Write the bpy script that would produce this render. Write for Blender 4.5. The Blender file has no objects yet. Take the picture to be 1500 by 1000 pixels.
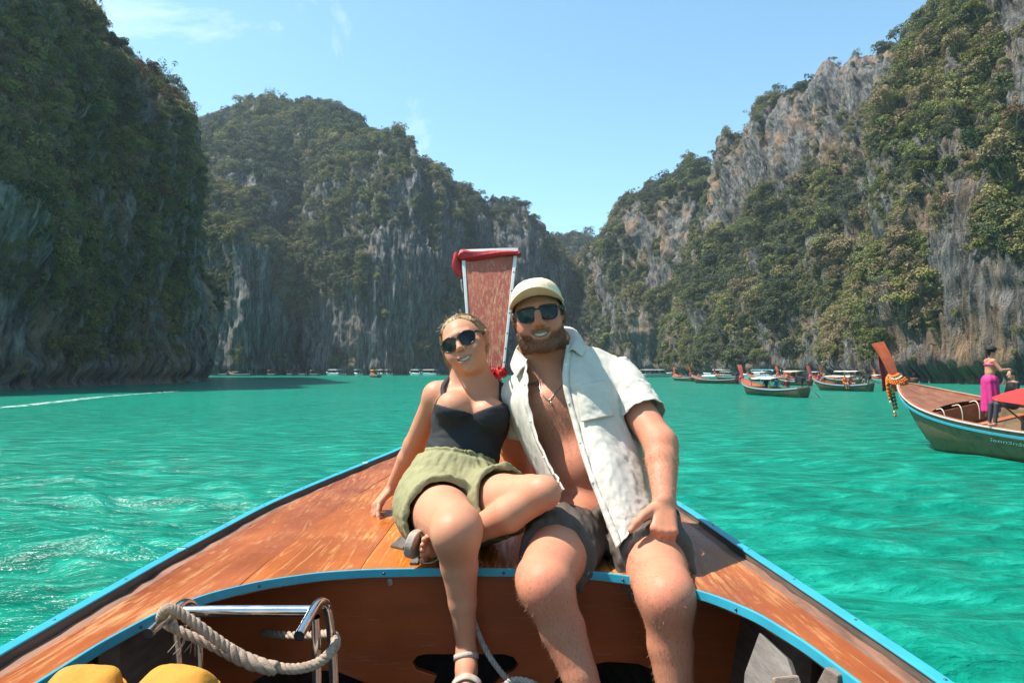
import bpy, bmesh, math, random
import numpy as np
from mathutils import Vector, Matrix, Euler

# ------------------------------------------------------------------ camera, sky, sun, exposure
SC = bpy.context.scene
COL = SC.collection
CAM_H = 2.2
HORIZON = 541.0
FPX = 1000.0
cam_d = bpy.data.cameras.new('camera')
cam = bpy.data.objects.new('camera', cam_d)
COL.objects.link(cam)
cam.location = (0, 0, CAM_H)
cam.rotation_euler = (math.radians(90), 0, 0)
cam_d.sensor_width = 36.0
cam_d.lens = 24.0
cam_d.shift_y = (HORIZON - 500.0) / 1500.0
cam_d.clip_start = 0.05
cam_d.clip_end = 6000
SC.camera = cam

TO_SUN = Vector((-0.50, 0.03, 0.86)).normalized()
SUN_EL = math.asin(TO_SUN.z)
world = bpy.data.worlds.new('World')
SC.world = world
world.use_nodes = True
wn = world.node_tree
wn.nodes.clear()
w_out = wn.nodes.new('ShaderNodeOutputWorld')
w_bg = wn.nodes.new('ShaderNodeBackground')
w_sky = wn.nodes.new('ShaderNodeTexSky')
w_sky.sky_type = 'NISHITA'
w_sky.sun_disc = False
w_sky.sun_elevation = SUN_EL
w_sky.sun_rotation = math.atan2(TO_SUN.x, TO_SUN.y)
w_sky.air_density = 1.0
w_sky.dust_density = 0.6
w_sky.ozone_density = 2.0
w_bg.inputs['Strength'].default_value = 0.132
# thin wisps of cloud all over the sky
w_tc = wn.nodes.new('ShaderNodeTexCoord')
w_map = wn.nodes.new('ShaderNodeMapping')
w_map.inputs['Scale'].default_value = (2.2, 1.2, 2.6)
w_map.inputs['Location'].default_value = (0.35, 0.0, 0.33)
w_map.inputs['Rotation'].default_value = (0.0, 0.5, 0.0)
w_n1 = wn.nodes.new('ShaderNodeTexNoise')
w_n1.inputs['Scale'].default_value = 1.7
w_n1.inputs['Detail'].default_value = 8
w_n1.inputs['Roughness'].default_value = 0.62
w_n1.inputs['Distortion'].default_value = 0.6
w_rmp = wn.nodes.new('ShaderNodeMapRange')
w_rmp.inputs['From Min'].default_value = 0.575
w_rmp.inputs['From Max'].default_value = 0.80
w_rmp.inputs['To Max'].default_value = 0.55
w_mix = wn.nodes.new('ShaderNodeMix')
w_mix.data_type = 'RGBA'
w_mix.inputs['B'].default_value = (7.0, 7.3, 7.6, 1)
wn.links.new(w_tc.outputs['Generated'], w_map.inputs['Vector'])
wn.links.new(w_map.outputs['Vector'], w_n1.inputs['Vector'])
wn.links.new(w_n1.outputs['Fac'], w_rmp.inputs['Value'])
wn.links.new(w_rmp.outputs['Result'], w_mix.inputs['Factor'])
w_tint = wn.nodes.new('ShaderNodeMix')
w_tint.data_type = 'RGBA'
w_tint.blend_type = 'MULTIPLY'
w_tint.inputs['Factor'].default_value = 1.0
w_tint.inputs['B'].default_value = (0.80, 1.0, 0.92, 1)
wn.links.new(w_sky.outputs['Color'], w_tint.inputs['A'])
wn.links.new(w_tint.outputs['Result'], w_mix.inputs['A'])
wn.links.new(w_mix.outputs['Result'], w_bg.inputs['Color'])
wn.links.new(w_bg.outputs['Background'], w_out.inputs['Surface'])

sun_d = bpy.data.lights.new('sun', 'SUN')
sun_d.energy = 4.6
sun_d.angle = math.radians(0.53)
sun_d.color = (1.0, 0.955, 0.88)
sun = bpy.data.objects.new('sun', sun_d)
COL.objects.link(sun)
sun.rotation_euler = (-TO_SUN).to_track_quat('-Z', 'Y').to_euler()
sun.location = (-20, 15, 60)

SC.view_settings.view_transform = 'Standard'
SC.view_settings.look = 'None'
SC.view_settings.exposure = 1.1
SC.view_settings.gamma = 1.0
SC.view_settings.use_curve_mapping = False
SC.cycles.max_bounces = 6
SC.cycles.diffuse_bounces = 3
SC.cycles.glossy_bounces = 3
SC.cycles.transmission_bounces = 4
SC.cycles.volume_bounces = 0
SC.cycles.transparent_max_bounces = 8
SC.cycles.caustics_reflective = False
SC.cycles.caustics_refractive = False
SC.cycles.use_denoising = True

# ------------------------------------------------------------------ helpers
def P(px, py, d):
    """a point of the place that the photograph shows at (px, py), d metres in front of the camera"""
    return np.array(((px - 750.0) / FPX * d, d, CAM_H - (py - HORIZON) / FPX * d))

def obj(name, v, f, mat=None, parent=None, smooth=False, **props):
    me = bpy.data.meshes.new(name)
    v = np.asarray(v, dtype=np.float32).reshape(-1, 3)
    if isinstance(f, np.ndarray):
        n, k = f.shape
        me.vertices.add(len(v)); me.vertices.foreach_set('co', v.ravel())
        me.loops.add(n * k); me.loops.foreach_set('vertex_index', f.astype(np.int32).ravel())
        me.polygons.add(n)
        me.polygons.foreach_set('loop_start', np.arange(0, n * k, k, dtype=np.int32))
        me.polygons.foreach_set('loop_total', np.full(n, k, dtype=np.int32))
        me.update(calc_edges=True)
    else:
        me.from_pydata(v.tolist(), [], [tuple(int(i) for i in q) for q in f])
    if smooth:
        me.polygons.foreach_set('use_smooth', np.ones(len(me.polygons), dtype=bool))
    me.validate()
    me.update()
    if mat is not None:
        me.materials.append(mat)
    o = bpy.data.objects.new(name, me)
    COL.objects.link(o)
    if parent is not None:
        o.parent = parent
    for k, val in props.items():
        o[k] = val
    return o

def thing(name, label, category, loc=(0, 0, 0), rz=0.0, group=None):
    o = bpy.data.objects.new(name, None)
    COL.objects.link(o)
    o.empty_display_size = 0.2
    o.location = tuple(float(c) for c in loc)
    o.rotation_euler = (0, 0, rz)
    o['label'] = label
    o['category'] = category
    if group:
        o['group'] = group
    return o

def copy_tree(o, parent=None):
    c = o.copy()
    COL.objects.link(c)
    c.parent = parent
    for ch in list(o.children):
        copy_tree(ch, c)
    return c

def attr(o, name, values, kind='FLOAT', domain='POINT'):
    a = o.data.attributes.new(name, kind, domain)
    values = np.asarray(values, dtype=np.float32)
    if kind == 'FLOAT':
        a.data.foreach_set('value', values.ravel())
    elif kind == 'FLOAT_COLOR':
        if values.shape[1] == 3:
            values = np.concatenate([values, np.ones((len(values), 1), np.float32)], 1)
        a.data.foreach_set('color', values.ravel())
    elif kind == 'FLOAT_VECTOR':
        a.data.foreach_set('vector', values.ravel())

class MB:
    """collects shapes into one mesh"""
    def __init__(self):
        self.v, self.f, self.n = [], [], 0
    def add(self, v, f):
        v = np.asarray(v, float).reshape(-1, 3)
        self.v.append(v)
        self.f += [tuple(int(i) + self.n for i in q) for q in f]
        self.n += len(v)
        return self
    def build(self, name, mat=None, parent=None, smooth=False, origin=None, bevel=0.0, **props):
        v = np.concatenate(self.v)
        if origin is not None:
            v = v - np.asarray(origin, float)
        o = obj(name, v, self.f, mat, parent, smooth, **props)
        if bevel:
            b = o.modifiers.new('bevel', 'BEVEL')
            b.width = bevel
            b.segments = 2
            b.limit_method = 'ANGLE'
            b.angle_limit = math.radians(40)
        return o
    def box(self, c, s, rot=None):
        c = np.asarray(c, float); s = np.asarray(s, float) / 2
        k = np.array([[x, y, z] for x in (-1, 1) for y in (-1, 1) for z in (-1, 1)], float) * s
        if rot is not None:
            k = k @ np.array(Euler(rot).to_matrix()).T
        return self.add(k + c, [(0, 1, 3, 2), (4, 6, 7, 5), (0, 4, 5, 1), (2, 3, 7, 6), (0, 2, 6, 4), (1, 5, 7, 3)])
    def tube(self, pts, r, n=8, cap=True, flat=1.0, up=None):
        v, f = tube(pts, r, n, cap, flat, up)
        return self.add(v, f)
    def ell(self, c, r, n=12, m=8, rot=None):
        v, f = ellipsoid(c, r, n, m, rot)
        return self.add(v, f)
    def prism(self, poly, thick, frame=None):
        """poly: list of (a,b); extruded 0..thick along c; frame = 4x4 matrix"""
        n = len(poly)
        v = [(a, b, 0) for a, b in poly] + [(a, b, thick) for a, b in poly]
        f = [tuple(range(n))[::-1], tuple(range(n, 2 * n))] + [(i, (i + 1) % n, n + (i + 1) % n, n + i) for i in range(n)]
        v = np.array(v, float)
        if frame is not None:
            m = np.array(frame)
            v = v @ m[:3, :3].T + m[:3, 3]
        return self.add(v, f)
    def grid(self, G, closed_u=False, closed_v=False):
        G = np.asarray(G, float)
        a, b = G.shape[:2]
        f = []
        for i in range(a if closed_u else a - 1):
            for j in range(b if closed_v else b - 1):
                i2, j2 = (i + 1) % a, (j + 1) % b
                f.append((i * b + j, i * b + j2, i2 * b + j2, i2 * b + j))
        return self.add(G.reshape(-1, 3), f)

def frames(pts, up=None):
    pts = np.asarray(pts, float)
    t = np.gradient(pts, axis=0)
    t /= np.linalg.norm(t, axis=1)[:, None] + 1e-12
    if up is None:
        up = np.array((0, 0, 1.0)) if abs(t[0][2]) < 0.9 else np.array((1.0, 0, 0))
    n0 = np.cross(np.cross(t[0], up), t[0])
    n0 /= np.linalg.norm(n0) + 1e-12
    N = [n0]
    for i in range(1, len(pts)):
        q = N[-1] - t[i] * np.dot(N[-1], t[i])
        N.append(q / (np.linalg.norm(q) + 1e-12))
    N = np.array(N)
    return t, N, np.cross(t, N)

def tube(pts, r, n=8, cap=True, flat=1.0, up=None):
    pts = np.asarray(pts, float)
    r = np.broadcast_to(np.asarray(r, float), (len(pts),))
    t, N, B = frames(pts, up)
    a = np.arange(n) * 2 * math.pi / n
    v = (pts[:, None] + r[:, None, None] * (np.cos(a)[None, :, None] * N[:, None] * flat + np.sin(a)[None, :, None] * B[:, None])).reshape(-1, 3)
    f = []
    for i in range(len(pts) - 1):
        for j in range(n):
            k = (j + 1) % n
            f.append((i * n + j, i * n + k, (i + 1) * n + k, (i + 1) * n + j))
    if cap:
        f.append(tuple(range(n))[::-1])
        f.append(tuple(range((len(pts) - 1) * n, len(pts) * n)))
    return v, f

def ellipsoid(c, r, n=12, m=8, rot=None):
    r = np.broadcast_to(np.asarray(r, float), (3,))
    v = [(0, 0, 1)]
    for i in range(1, m):
        th = math.pi * i / m
        for j in range(n):
            ph = 2 * math.pi * j / n
            v.append((math.sin(th) * math.cos(ph), math.sin(th) * math.sin(ph), math.cos(th)))
    v.append((0, 0, -1))
    v = np.array(v) * r
    if rot is not None:
        v = v @ np.array(rot if not isinstance(rot, tuple) else Euler(rot).to_matrix()).T
    v = v + np.asarray(c, float)
    f = [(0, 1 + j, 1 + (j + 1) % n) for j in range(n)]
    for i in range(m - 2):
        for j in range(n):
            a, b = 1 + i * n + j, 1 + i * n + (j + 1) % n
            f.append((a, a + n, b + n, b))
    L = 1 + (m - 1) * n
    f += [(1 + (m - 2) * n + (j + 1) % n, 1 + (m - 2) * n + j, L) for j in range(n)]
    return v, f

def spline(pts, n, closed=False):
    """Catmull-Rom through pts, n samples"""
    pts = np.asarray(pts, float)
    if closed:
        q = np.concatenate([pts[-1:], pts, pts[:2]]); seg = len(pts)
    else:
        q = np.concatenate([2 * pts[:1] - pts[1:2], pts, 2 * pts[-1:] - pts[-2:-1]]); seg = len(pts) - 1
    s = np.linspace(0, seg, n, endpoint=not closed)
    i = np.minimum(s.astype(int), seg - 1)
    t = (s - i)[:, None]
    a, b, c, d = q[i], q[i + 1], q[i + 2], q[i + 3]
    return 0.5 * (2 * b + (c - a) * t + (2 * a - 5 * b + 4 * c - d) * t ** 2 + (3 * b - a - 3 * c + d) * t ** 3)

def lerp_table(x, tab):
    tab = np.asarray(tab, float)
    return np.interp(x, tab[:, 0], tab[:, 1])

# numpy gradient noise
_rs = np.random.RandomState(7)
_perm = np.tile(_rs.permutation(512), 3)
_g3 = _rs.normal(size=(512, 3)); _g3 /= np.linalg.norm(_g3, axis=1)[:, None]
_g3 = _g3.astype(np.float32)
def noise3(p):
    p = np.asarray(p, np.float32)
    i = np.floor(p).astype(np.int32); f = p - i; i &= 511
    u = f * f * f * (f * (f * 6 - 15) + 10)
    out = np.zeros(len(p), np.float32)
    for dx in (0, 1):
        for dy in (0, 1):
            for dz in (0, 1):
                h = _perm[_perm[_perm[(i[:, 0] + dx)] + i[:, 1] + dy] + i[:, 2] + dz]
                g = _g3[h & 511]
                w = (u[:, 0] if dx else 1 - u[:, 0]) * (u[:, 1] if dy else 1 - u[:, 1]) * (u[:, 2] if dz else 1 - u[:, 2])
                out += w * (g[:, 0] * (f[:, 0] - dx) + g[:, 1] * (f[:, 1] - dy) + g[:, 2] * (f[:, 2] - dz))
    return out * 1.5
def fbm(p, octaves=4, gain=0.5, lac=2.03):
    p = np.asarray(p, np.float32); a, o = 1.0, 0
    for k in range(octaves):
        o = o + a * noise3(p + 17.3 * k); p = p * lac; a *= gain
    return o
def ridged(p, octaves=3, gain=0.5):
    p = np.asarray(p, np.float32); a, o = 1.0, 0
    for k in range(octaves):
        o = o + a * (1 - 2 * np.abs(noise3(p + 31.7 * k))); p = p * 2.1; a *= gain
    return o

# material nodes
class MT:
    def __init__(self, name):
        self.m = bpy.data.materials.new(name)
        self.m.use_nodes = True
        self.t = self.m.node_tree
        self.b = self.t.nodes['Principled BSDF']
        self.out = self.t.nodes['Material Output']
    def n(self, typ, ins=None, **attrs):
        nd = self.t.nodes.new('ShaderNode' + typ)
        for k, v in attrs.items():
            setattr(nd, k, v)
        for k, v in (ins or {}).items():
            self.set(nd.inputs[k], v)
        return nd
    def set(self, sock, v):
        if hasattr(v, 'is_linked') or isinstance(v, bpy.types.NodeSocket):
            self.t.links.new(v, sock)
        else:
            if isinstance(v, (tuple, list)) and len(v) == 3 and sock.type == 'RGBA':
                v = (*v, 1)
            sock.default_value = v
    def p(self, **ins):
        for k, v in ins.items():
            self.set(self.b.inputs[k.replace('_', ' ')], v)
        return self
    def coord(self, kind='Object', scale=(1, 1, 1), rot=(0, 0, 0), loc=(0, 0, 0)):
        tc = self.n('TexCoord')
        return self.n('Mapping', {'Vector': tc.outputs[kind], 'Scale': scale, 'Rotation': rot, 'Location': loc}).outputs[0]
    def noise(self, vec, scale=5, detail=4, rough=0.55, dist=0.0):
        return self.n('TexNoise', {'Vector': vec, 'Scale': scale, 'Detail': detail, 'Roughness': rough, 'Distortion': dist}).outputs['Fac']
    def rng(self, val, a, b, c=0.0, d=1.0, clamp=True):
        return self.n('MapRange', {'Value': val, 'From Min': a, 'From Max': b, 'To Min': c, 'To Max': d}, clamp=clamp).outputs[0]
    def mix(self, fac, a, b, mode='MIX'):
        nd = self.n('Mix', data_type='RGBA', blend_type=mode)
        self.set(nd.inputs['Factor'], fac); self.set(nd.inputs['A'], a); self.set(nd.inputs['B'], b)
        return nd.outputs['Result']
    def math(self, op, a, b=0.0):
        nd = self.n('Math', operation=op)
        self.set(nd.inputs[0], a); self.set(nd.inputs[1], b)
        return nd.outputs[0]
    def ramp(self, val, stops):
        nd = self.n('ValToRGB', {'Fac': val})
        el = nd.color_ramp.elements
        while len(el) < len(stops):
            el.new(0.5)
        for e, (pos, c) in zip(el, stops):
            e.position = pos
            e.color = (*c, 1) if len(c) == 3 else c
        return nd.outputs['Color']
    def bump(self, h, strength=0.3, dist=0.01, normal=None):
        ins = {'Height': h, 'Strength': strength, 'Distance': dist}
        if normal is not None:
            ins['Normal'] = normal
        return self.n('Bump', ins).outputs[0]
    def attr(self, name, kind='GEOMETRY', out='Color'):
        return self.n('Attribute', attribute_name=name, attribute_type=kind).outputs[out]

def plain(name, col, rough=0.5, var=0.12, scale=8.0, bump=0.15, bdist=0.004, metal=0.0, kind='Object', spec=0.5):
    """a one-colour material with the small unevenness of a real surface"""
    t = MT(name)
    c = t.coord(kind)
    nz = t.noise(c, scale, 5, 0.6)
    lo = tuple(x * (1 - var) for x in col); hi = tuple(min(1, x * (1 + var)) for x in col)
    t.p(Base_Color=t.mix(t.rng(nz, 0.3, 0.7), lo, hi), Roughness=t.rng(nz, 0.2, 0.8, max(0.02, rough - 0.08), min(1, rough + 0.1)), Metallic=metal)
    t.b.inputs['Specular IOR Level'].default_value = spec
    if bump:
        t.p(Normal=t.bump(t.noise(c, scale * 6, 3), bump, bdist))
    return t.m
# ------------------------------------------------------------------ water
def water_material():
    t = MT('lagoon_water')
    c = t.coord('Object')
    big = t.noise(c, 0.05, 3, 0.5)
    mid = t.noise(t.coord('Object', (0.6, 1.3, 1)), 0.5, 4, 0.6)
    h1 = t.noise(t.coord('Object', (0.42, 1.25, 1), rot=(0, 0, 0.18)), 2.3, 3, 0.5, 0.25)
    h2 = t.noise(t.coord('Object', (0.5, 1.3, 1), rot=(0, 0, -0.2)), 5.2, 4, 0.62, 0.25)
    h0 = t.noise(t.coord('Object', (0.4, 1.2, 1), rot=(0, 0, 0.1)), 0.45, 3, 0.5, 0.5)
    a = t.mix(t.rng(big, 0.35, 0.65), (0.001, 0.148, 0.096), (0.002, 0.190, 0.125))
    a = t.mix(t.rng(mid, 0.35, 0.7, 0, 0.6), a, (0.004, 0.222, 0.150))
    # light through the crests and dark troughs, painted into the colour by wave height
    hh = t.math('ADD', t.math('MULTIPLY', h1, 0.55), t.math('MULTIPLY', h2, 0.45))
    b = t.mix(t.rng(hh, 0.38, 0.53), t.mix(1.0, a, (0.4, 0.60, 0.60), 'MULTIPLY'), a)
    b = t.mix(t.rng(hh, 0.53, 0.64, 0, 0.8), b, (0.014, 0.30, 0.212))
    n0 = t.bump(h0, 0.4, 0.22)
    n1 = t.bump(h1, 0.8, 0.18, n0)
    h3 = t.noise(t.coord('Object', (0.6, 1.2, 1), rot=(0, 0, 0.3)), 13.0, 3, 0.6, 0.5)
    n2 = t.bump(h3, 0.7, 0.03, t.bump(h2, 0.9, 0.085, n1))
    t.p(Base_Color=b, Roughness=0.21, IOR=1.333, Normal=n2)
    t.b.inputs['Specular IOR Level'].default_value = 0.24
    return t.m

def build_water():
    def axis(lim, fine, d0, g):
        x, d, out = 0.0, d0, [0.0]
        while x < lim:
            if x > fine:
                d *= g
            x += d
            out.append(min(x, lim))
        return np.array(out)
    xp = axis(1150, 7, 0.10, 1.055)
    X = np.concatenate([-xp[:0:-1], xp])
    yp = axis(1150, 12, 0.10, 1.05)
    yn = axis(1150, 1.0, 0.3, 1.25)
    Y = np.concatenate([-yn[:0:-1], yp])
    gx, gy = np.meshgrid(X, Y)
    dx = np.gradient(X)[None, :]; dy = np.gradient(Y)[:, None]
    sp = np.maximum(dx, dy)
    z = np.zeros_like(gx)
    rs = np.random.RandomState(3)
    for k in range(60):
        lam = 0.30 * (13.0 ** rs.rand())
        th = math.radians(78) + rs.normal() * 0.42
        amp = 0.0068 * lam ** 0.55
        ph = rs.rand() * 6.28
        wob = 0.8 * np.sin(gx * 0.21 / lam ** 0.5 + ph * 3) + 0.8 * np.sin(gy * 0.17 / lam ** 0.5 + ph * 5)
        s = np.sin((gx * math.cos(th) + gy * math.sin(th)) * 2 * math.pi / lam + ph + wob)
        fade = np.clip((lam / sp - 3.0) / 3.0, 0, 1)
        z += amp * fade * (s + 0.25 * s * np.abs(s))
    G = np.stack([gx, gy, z], -1)
    a, b = gx.shape
    idx = np.arange(a * b).reshape(a, b)
    f = np.stack([idx[:-1, :-1], idx[:-1, 1:], idx[1:, 1:], idx[1:, :-1]], -1).reshape(-1, 4)
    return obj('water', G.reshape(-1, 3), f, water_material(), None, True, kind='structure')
build_water()

# foam wake left by a boat that passed on the left
def build_wake():
    t = MT('wake_foam')
    c = t.coord('Object')
    n = t.noise(c, 2.2, 6, 0.7)
    t.p(Base_Color=(0.72, 0.80, 0.78), Roughness=0.7, Alpha=t.rng(n, 0.44, 0.66, 0, 0.8))
    mb = MB()
    path = spline([P(-160, 606, 33.8), P(0, 598, 38.6), P(70, 591, 44), P(140, 583, 52.4), P(205, 577.5, 60.3), P(260, 574, 66.7)], 60)
    path[:, 2] = 0.055
    w = np.interp(np.linspace(0, 1, 60), [0, 0.25, 0.6, 1], [0.75, 0.5, 0.55, 0.1])
    t_, N, B = frames(path)
    G = np.stack([path + B * (w * k)[:, None] * (1 + 0.0) + np.array([0, 0, 0.03]) * (1 - abs(k)) for k in (-1, -0.5, 0, 0.5, 1)], 1)
    mb.grid(G)
    mb.build('wake_foam', t.m, None, True, kind='stuff', label='white foam wake streak on the green water by the shaded cliff', category='foam')
build_wake()

# ------------------------------------------------------------------ cliffs
def rock_material(name, warm=0.35, dark=1.0):
    # limestone: grey with pale and black vertical streaks, rusty stains
    t = MT(name)
    c = t.coord('Object')
    st = t.n('Mapping', {'Vector': t.attr('wall', out='Vector'), 'Scale': (1, 1, 0.10)}).outputs[0]
    a = t.noise(c, 0.09, 5, 0.6)
    b = t.noise(st, 0.55, 6, 0.68, 0.0)
    d = t.noise(st, 2.2, 5, 0.65)
    e = t.noise(t.coord('Object', (1, 1, 0.3), loc=(40, 9, 3)), 0.16, 4, 0.6)
    g = t.mix(t.rng(b, 0.36, 0.64), (0.034 * dark, 0.035 * dark, 0.034 * dark), (0.150 * dark, 0.145 * dark, 0.136 * dark))
    g = t.mix(t.rng(d, 0.46, 0.66, 0, 0.75), g, (0.245 * dark, 0.235 * dark, 0.220 * dark))
    g = t.mix(t.rng(e, 0.58 - 0.1 * warm, 0.70, 0, warm), g, (0.30 * dark, 0.185 * dark, 0.105 * dark))
    fs_ = t.noise(st, 4.5, 4, 0.7)
    g = t.mix(t.rng(fs_, 0.54, 0.64, 0, 0.7), g, (0.022, 0.023, 0.023))
    g = t.mix(t.rng(t.noise(st, 0.9, 5, 0.7), 0.54, 0.64, 0, 0.75), g, (0.028, 0.029, 0.029))
    # low plants and moss clinging to the rock between the shrubs
    v = t.attr('veg', out='Fac')
    mo = t.mix(t.noise(c, 0.8, 4), (0.03, 0.042, 0.018), (0.085, 0.080, 0.036))
    g = t.mix(t.math('MULTIPLY', t.rng(v, 0.05, 0.8), t.rng(t.noise(c, 1.4, 6, 0.7), 0.42, 0.58)), g, mo)
    h = t.math('ADD', t.math('MULTIPLY', b, 1.0), t.math('MULTIPLY', d, 0.45))
    h = t.math('ADD', h, t.math('MULTIPLY', t.noise(c, 3.0, 6, 0.7), 0.5))
    h = t.math('ADD', h, t.math('MULTIPLY', fs_, -0.5))
    t.p(Base_Color=g, Roughness=0.92, Normal=t.bump(h, 1.0, 1.1))
    t.b.inputs['Specular IOR Level'].default_value = 0.2
    return t.m

VEG = []   # (points, scale, tint, kind, yaw, tilt)
def build_cliff(name, cols, nu, nv, seed, amp, veg_n, size, tint, rockspots=(), vegspots=(), power=2.2, mat=None,
                base_bare=1.5, back=60.0, fs=1.0, skyjit=1.0, undercut=True, kinds=(0.27, 0.24, 0.15, 0.16, 0.18), vbias=0.0, topveg=0.25, toe=0.25, dset=0.0):
    """cols: (px, metres to the foot, py of the skyline, metres to the crest)"""
    K = CAM_H / 1.75
    cols = np.asarray(cols, float) * np.array([1, K, 1, K])
    cols[:, 3] -= dset
    amp, back, fs, size, skyjit = amp * K, back * K, fs / K, size * K, skyjit * K
    seg = np.concatenate([[0], np.cumsum(np.hypot(np.diff(cols[:, 0] * cols[:, 1] / 1000), np.diff(cols[:, 1])) + 0.5)])
    u = np.linspace(0, seg[-1], nu)
    px, db, py, dt = [np.interp(u, seg, cols[:, k]) for k in range(4)]
    def sm(a, k=3):
        return np.convolve(np.pad(a, k, 'edge'), np.ones(2 * k + 1) / (2 * k + 1), 'valid')
    xb, yb = (px - 750) / 1000 * db, db
    xt, yt, zt = (px - 750) / 1000 * dt, dt, CAM_H + (HORIZON - py) / 1000 * dt
    up = np.stack([u * 0.06 * fs, np.full(nu, seed * 3.1), np.zeros(nu)], 1)
    jag = noise3(up * 5.0 + 4)
    zt = zt + skyjit * (2.2 * fbm(up * 2.2, 4, 0.6) + 1.8 * np.sign(jag) * np.abs(jag) ** 0.4)
    v = np.concatenate([np.linspace(0, 1, nv), 1 + np.linspace(0.04, 1, 14)])
    V = v[:, None]
    Vc = np.clip(V, 0, 1)
    s = toe * Vc + (1 - toe) * Vc ** power
    ov = np.clip(V - 1, 0, 1)
    nx, ny = xt - xb, yt - yb
    L = np.hypot(nx, ny) + 1e-6
    # horizontal outward direction of the wall, from its plan
    tx, ty = np.gradient(sm(xb, 6)), np.gradient(sm(yb, 6))
    tl = np.hypot(tx, ty) + 1e-9
    ox, oy = ty / tl, -tx / tl
    flip = np.where(ox * (0 - xb) + oy * (0 - yb) < 0, -1.0, 1.0)
    if name.endswith('left'):
        flip[:] = 1.0 if flip[: nu // 2].mean() > 0 else -1.0
    ox, oy = ox * flip, oy * flip
    X = xb + (xt - xb) * s - ox * back * ov * 0.8
    Y = yb + (yt - yb) * s - oy * back * ov * 0.8 + 0 * V
    Z = -1.0 + (zt + 1.0) * Vc - ov * zt * 0.12
    pt = np.stack([X, Y, Z], -1).reshape(-1, 3)
    U = np.tile(u, nv + 14)
    dep = np.hypot(X - xb, Y - yb).reshape(-1)
    q = np.stack([U, 0.22 * dep, 0.8 * pt[:, 2]], 1) + seed * 13.7
    A = amp
    disp = A * 1.0 * fbm(q * 0.028 * fs, 3, 0.5)
    disp += A * 0.36 * ridged(q * np.array([0.10, 0.10, 0.03]) * fs, 3, 0.55)
    wq = q + 0.45 * np.stack([noise3(q * 0.15), noise3(q * 0.15 + 9), 0 * q[:, 0]], 1)
    disp += A * 0.30 * ridged(wq * np.array([0.34, 0.34, 0.035]) * fs, 3, 0.62)
    disp += A * 0.15 * ridged(wq * np.array([1.1, 1.1, 0.12]) * fs, 2, 0.6)
    disp += A * 0.07 * fbm(q * np.array([0.3, 0.3, 0.4]) * fs, 4, 0.6)
    led = noise3(q * np.array([0.05, 0.05, 0.22]) * fs)
    disp += A * 0.11 * np.sign(led) * np.abs(led) ** 0.5
    fade = np.repeat(np.concatenate([np.ones(nv), np.full(14, 0.35)]), nu)
    top = np.repeat(np.clip((np.concatenate([np.linspace(0, 1, nv), np.ones(14)]) - 0.82) / 0.18, 0, 1), nu)
    disp = disp * fade * (1 - 0.75 * top)
    if undercut:   # the sea has bitten a notch at the waterline
        z = pt[:, 2]
        disp -= 1.3 * np.exp(-((z - 0.6) / 1.0) ** 2)
        disp += 0.5 * np.exp(-((z - 3.2) / 1.4) ** 2)
    Ox = np.tile(ox, nv + 14); Oy = np.tile(oy, nv + 14)
    pt = pt + np.stack([Ox * disp, Oy * disp, disp * 0.25 * (1 - top) * np.clip(pt[:, 2] / 8, 0, 1)], 1)
    # slope, plants
    R = nv + 14
    G = pt.reshape(R, nu, 3)
    du = np.gradient(G, axis=1); dv = np.gradient(G, axis=0)
    N = np.cross(du, dv)
    area = np.linalg.norm(N, axis=-1) + 1e-9
    N = N / area[..., None]
    sgn = np.sign((N[..., 0] * Ox.reshape(R, nu) + N[..., 1] * Oy.reshape(R, nu)).mean())
    N = N * sgn
    veg = 0.55 + 0.9 * (N[..., 2].ravel() - 0.25) + 0.8 * fbm(q * np.array([0.08, 0.08, 0.055]) * fs + 5.5, 3, 0.6) + 0.75 * fbm(q * np.array([0.30, 0.30, 0.16]) * fs + 2.5, 3, 0.6) + vbias
    ppx = 750 + pt[:, 0] / np.maximum(pt[:, 1], 1) * 1000
    ppy = HORIZON - (pt[:, 2] - CAM_H) / np.maximum(pt[:, 1], 1) * 1000
    for (cx, cy, rx, ry, w) in rockspots:
        g = np.exp(-(((ppx - cx) / rx) ** 2 + ((ppy - cy) / ry) ** 2))
        veg -= w * g * (1 + 0.6 * noise3(q * 0.2))
    for (cx, cy, rx, ry, w) in vegspots:
        veg += w * np.exp(-(((ppx - cx) / rx) ** 2 + ((ppy - cy) / ry) ** 2))
    veg -= 1.5 * np.exp(-((pt[:, 2]) / (base_bare * 1.6)) ** 2)
    veg += topveg * top
    veg = np.clip(veg, 0, 1)
    idx = np.arange(R * nu).reshape(R, nu)
    f = np.stack([idx[:-1, :-1], idx[:-1, 1:], idx[1:, 1:], idx[1:, :-1]], -1).reshape(-1, 4)
    if sgn < 0:
        f = f[:, ::-1]
    o = obj(name, pt, f, mat, None, True, kind='structure')
    attr(o, 'veg', veg)
    attr(o, 'wall', np.stack([U, 0.22 * dep, pt[:, 2]], 1), 'FLOAT_VECTOR')
    # scatter
    rs = np.random.RandomState(seed)
    fc = veg.reshape(R, nu)
    w = area * np.where(fc > 0.22, fc ** 1.2, 0.012)
    w[nv + 3:, :] *= 0.15
    inview = (ppx > -60) & (ppx < 1560) & (ppy > -90)
    w = w * np.where(inview.reshape(R, nu), 1, 0.25)
    w = w[:-1, :-1].ravel(); w /= w.sum()
    pick = rs.choice(len(w), veg_n, p=w)
    r_, c_ = pick // (nu - 1), pick % (nu - 1)
    a, b = rs.rand(veg_n, 1), rs.rand(veg_n, 1)
    pp = (G[r_, c_] * (1 - a) * (1 - b) + G[r_, c_ + 1] * a * (1 - b) + G[r_ + 1, c_] * (1 - a) * b + G[r_ + 1, c_ + 1] * a * b)
    nn = N[r_, c_]
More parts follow.
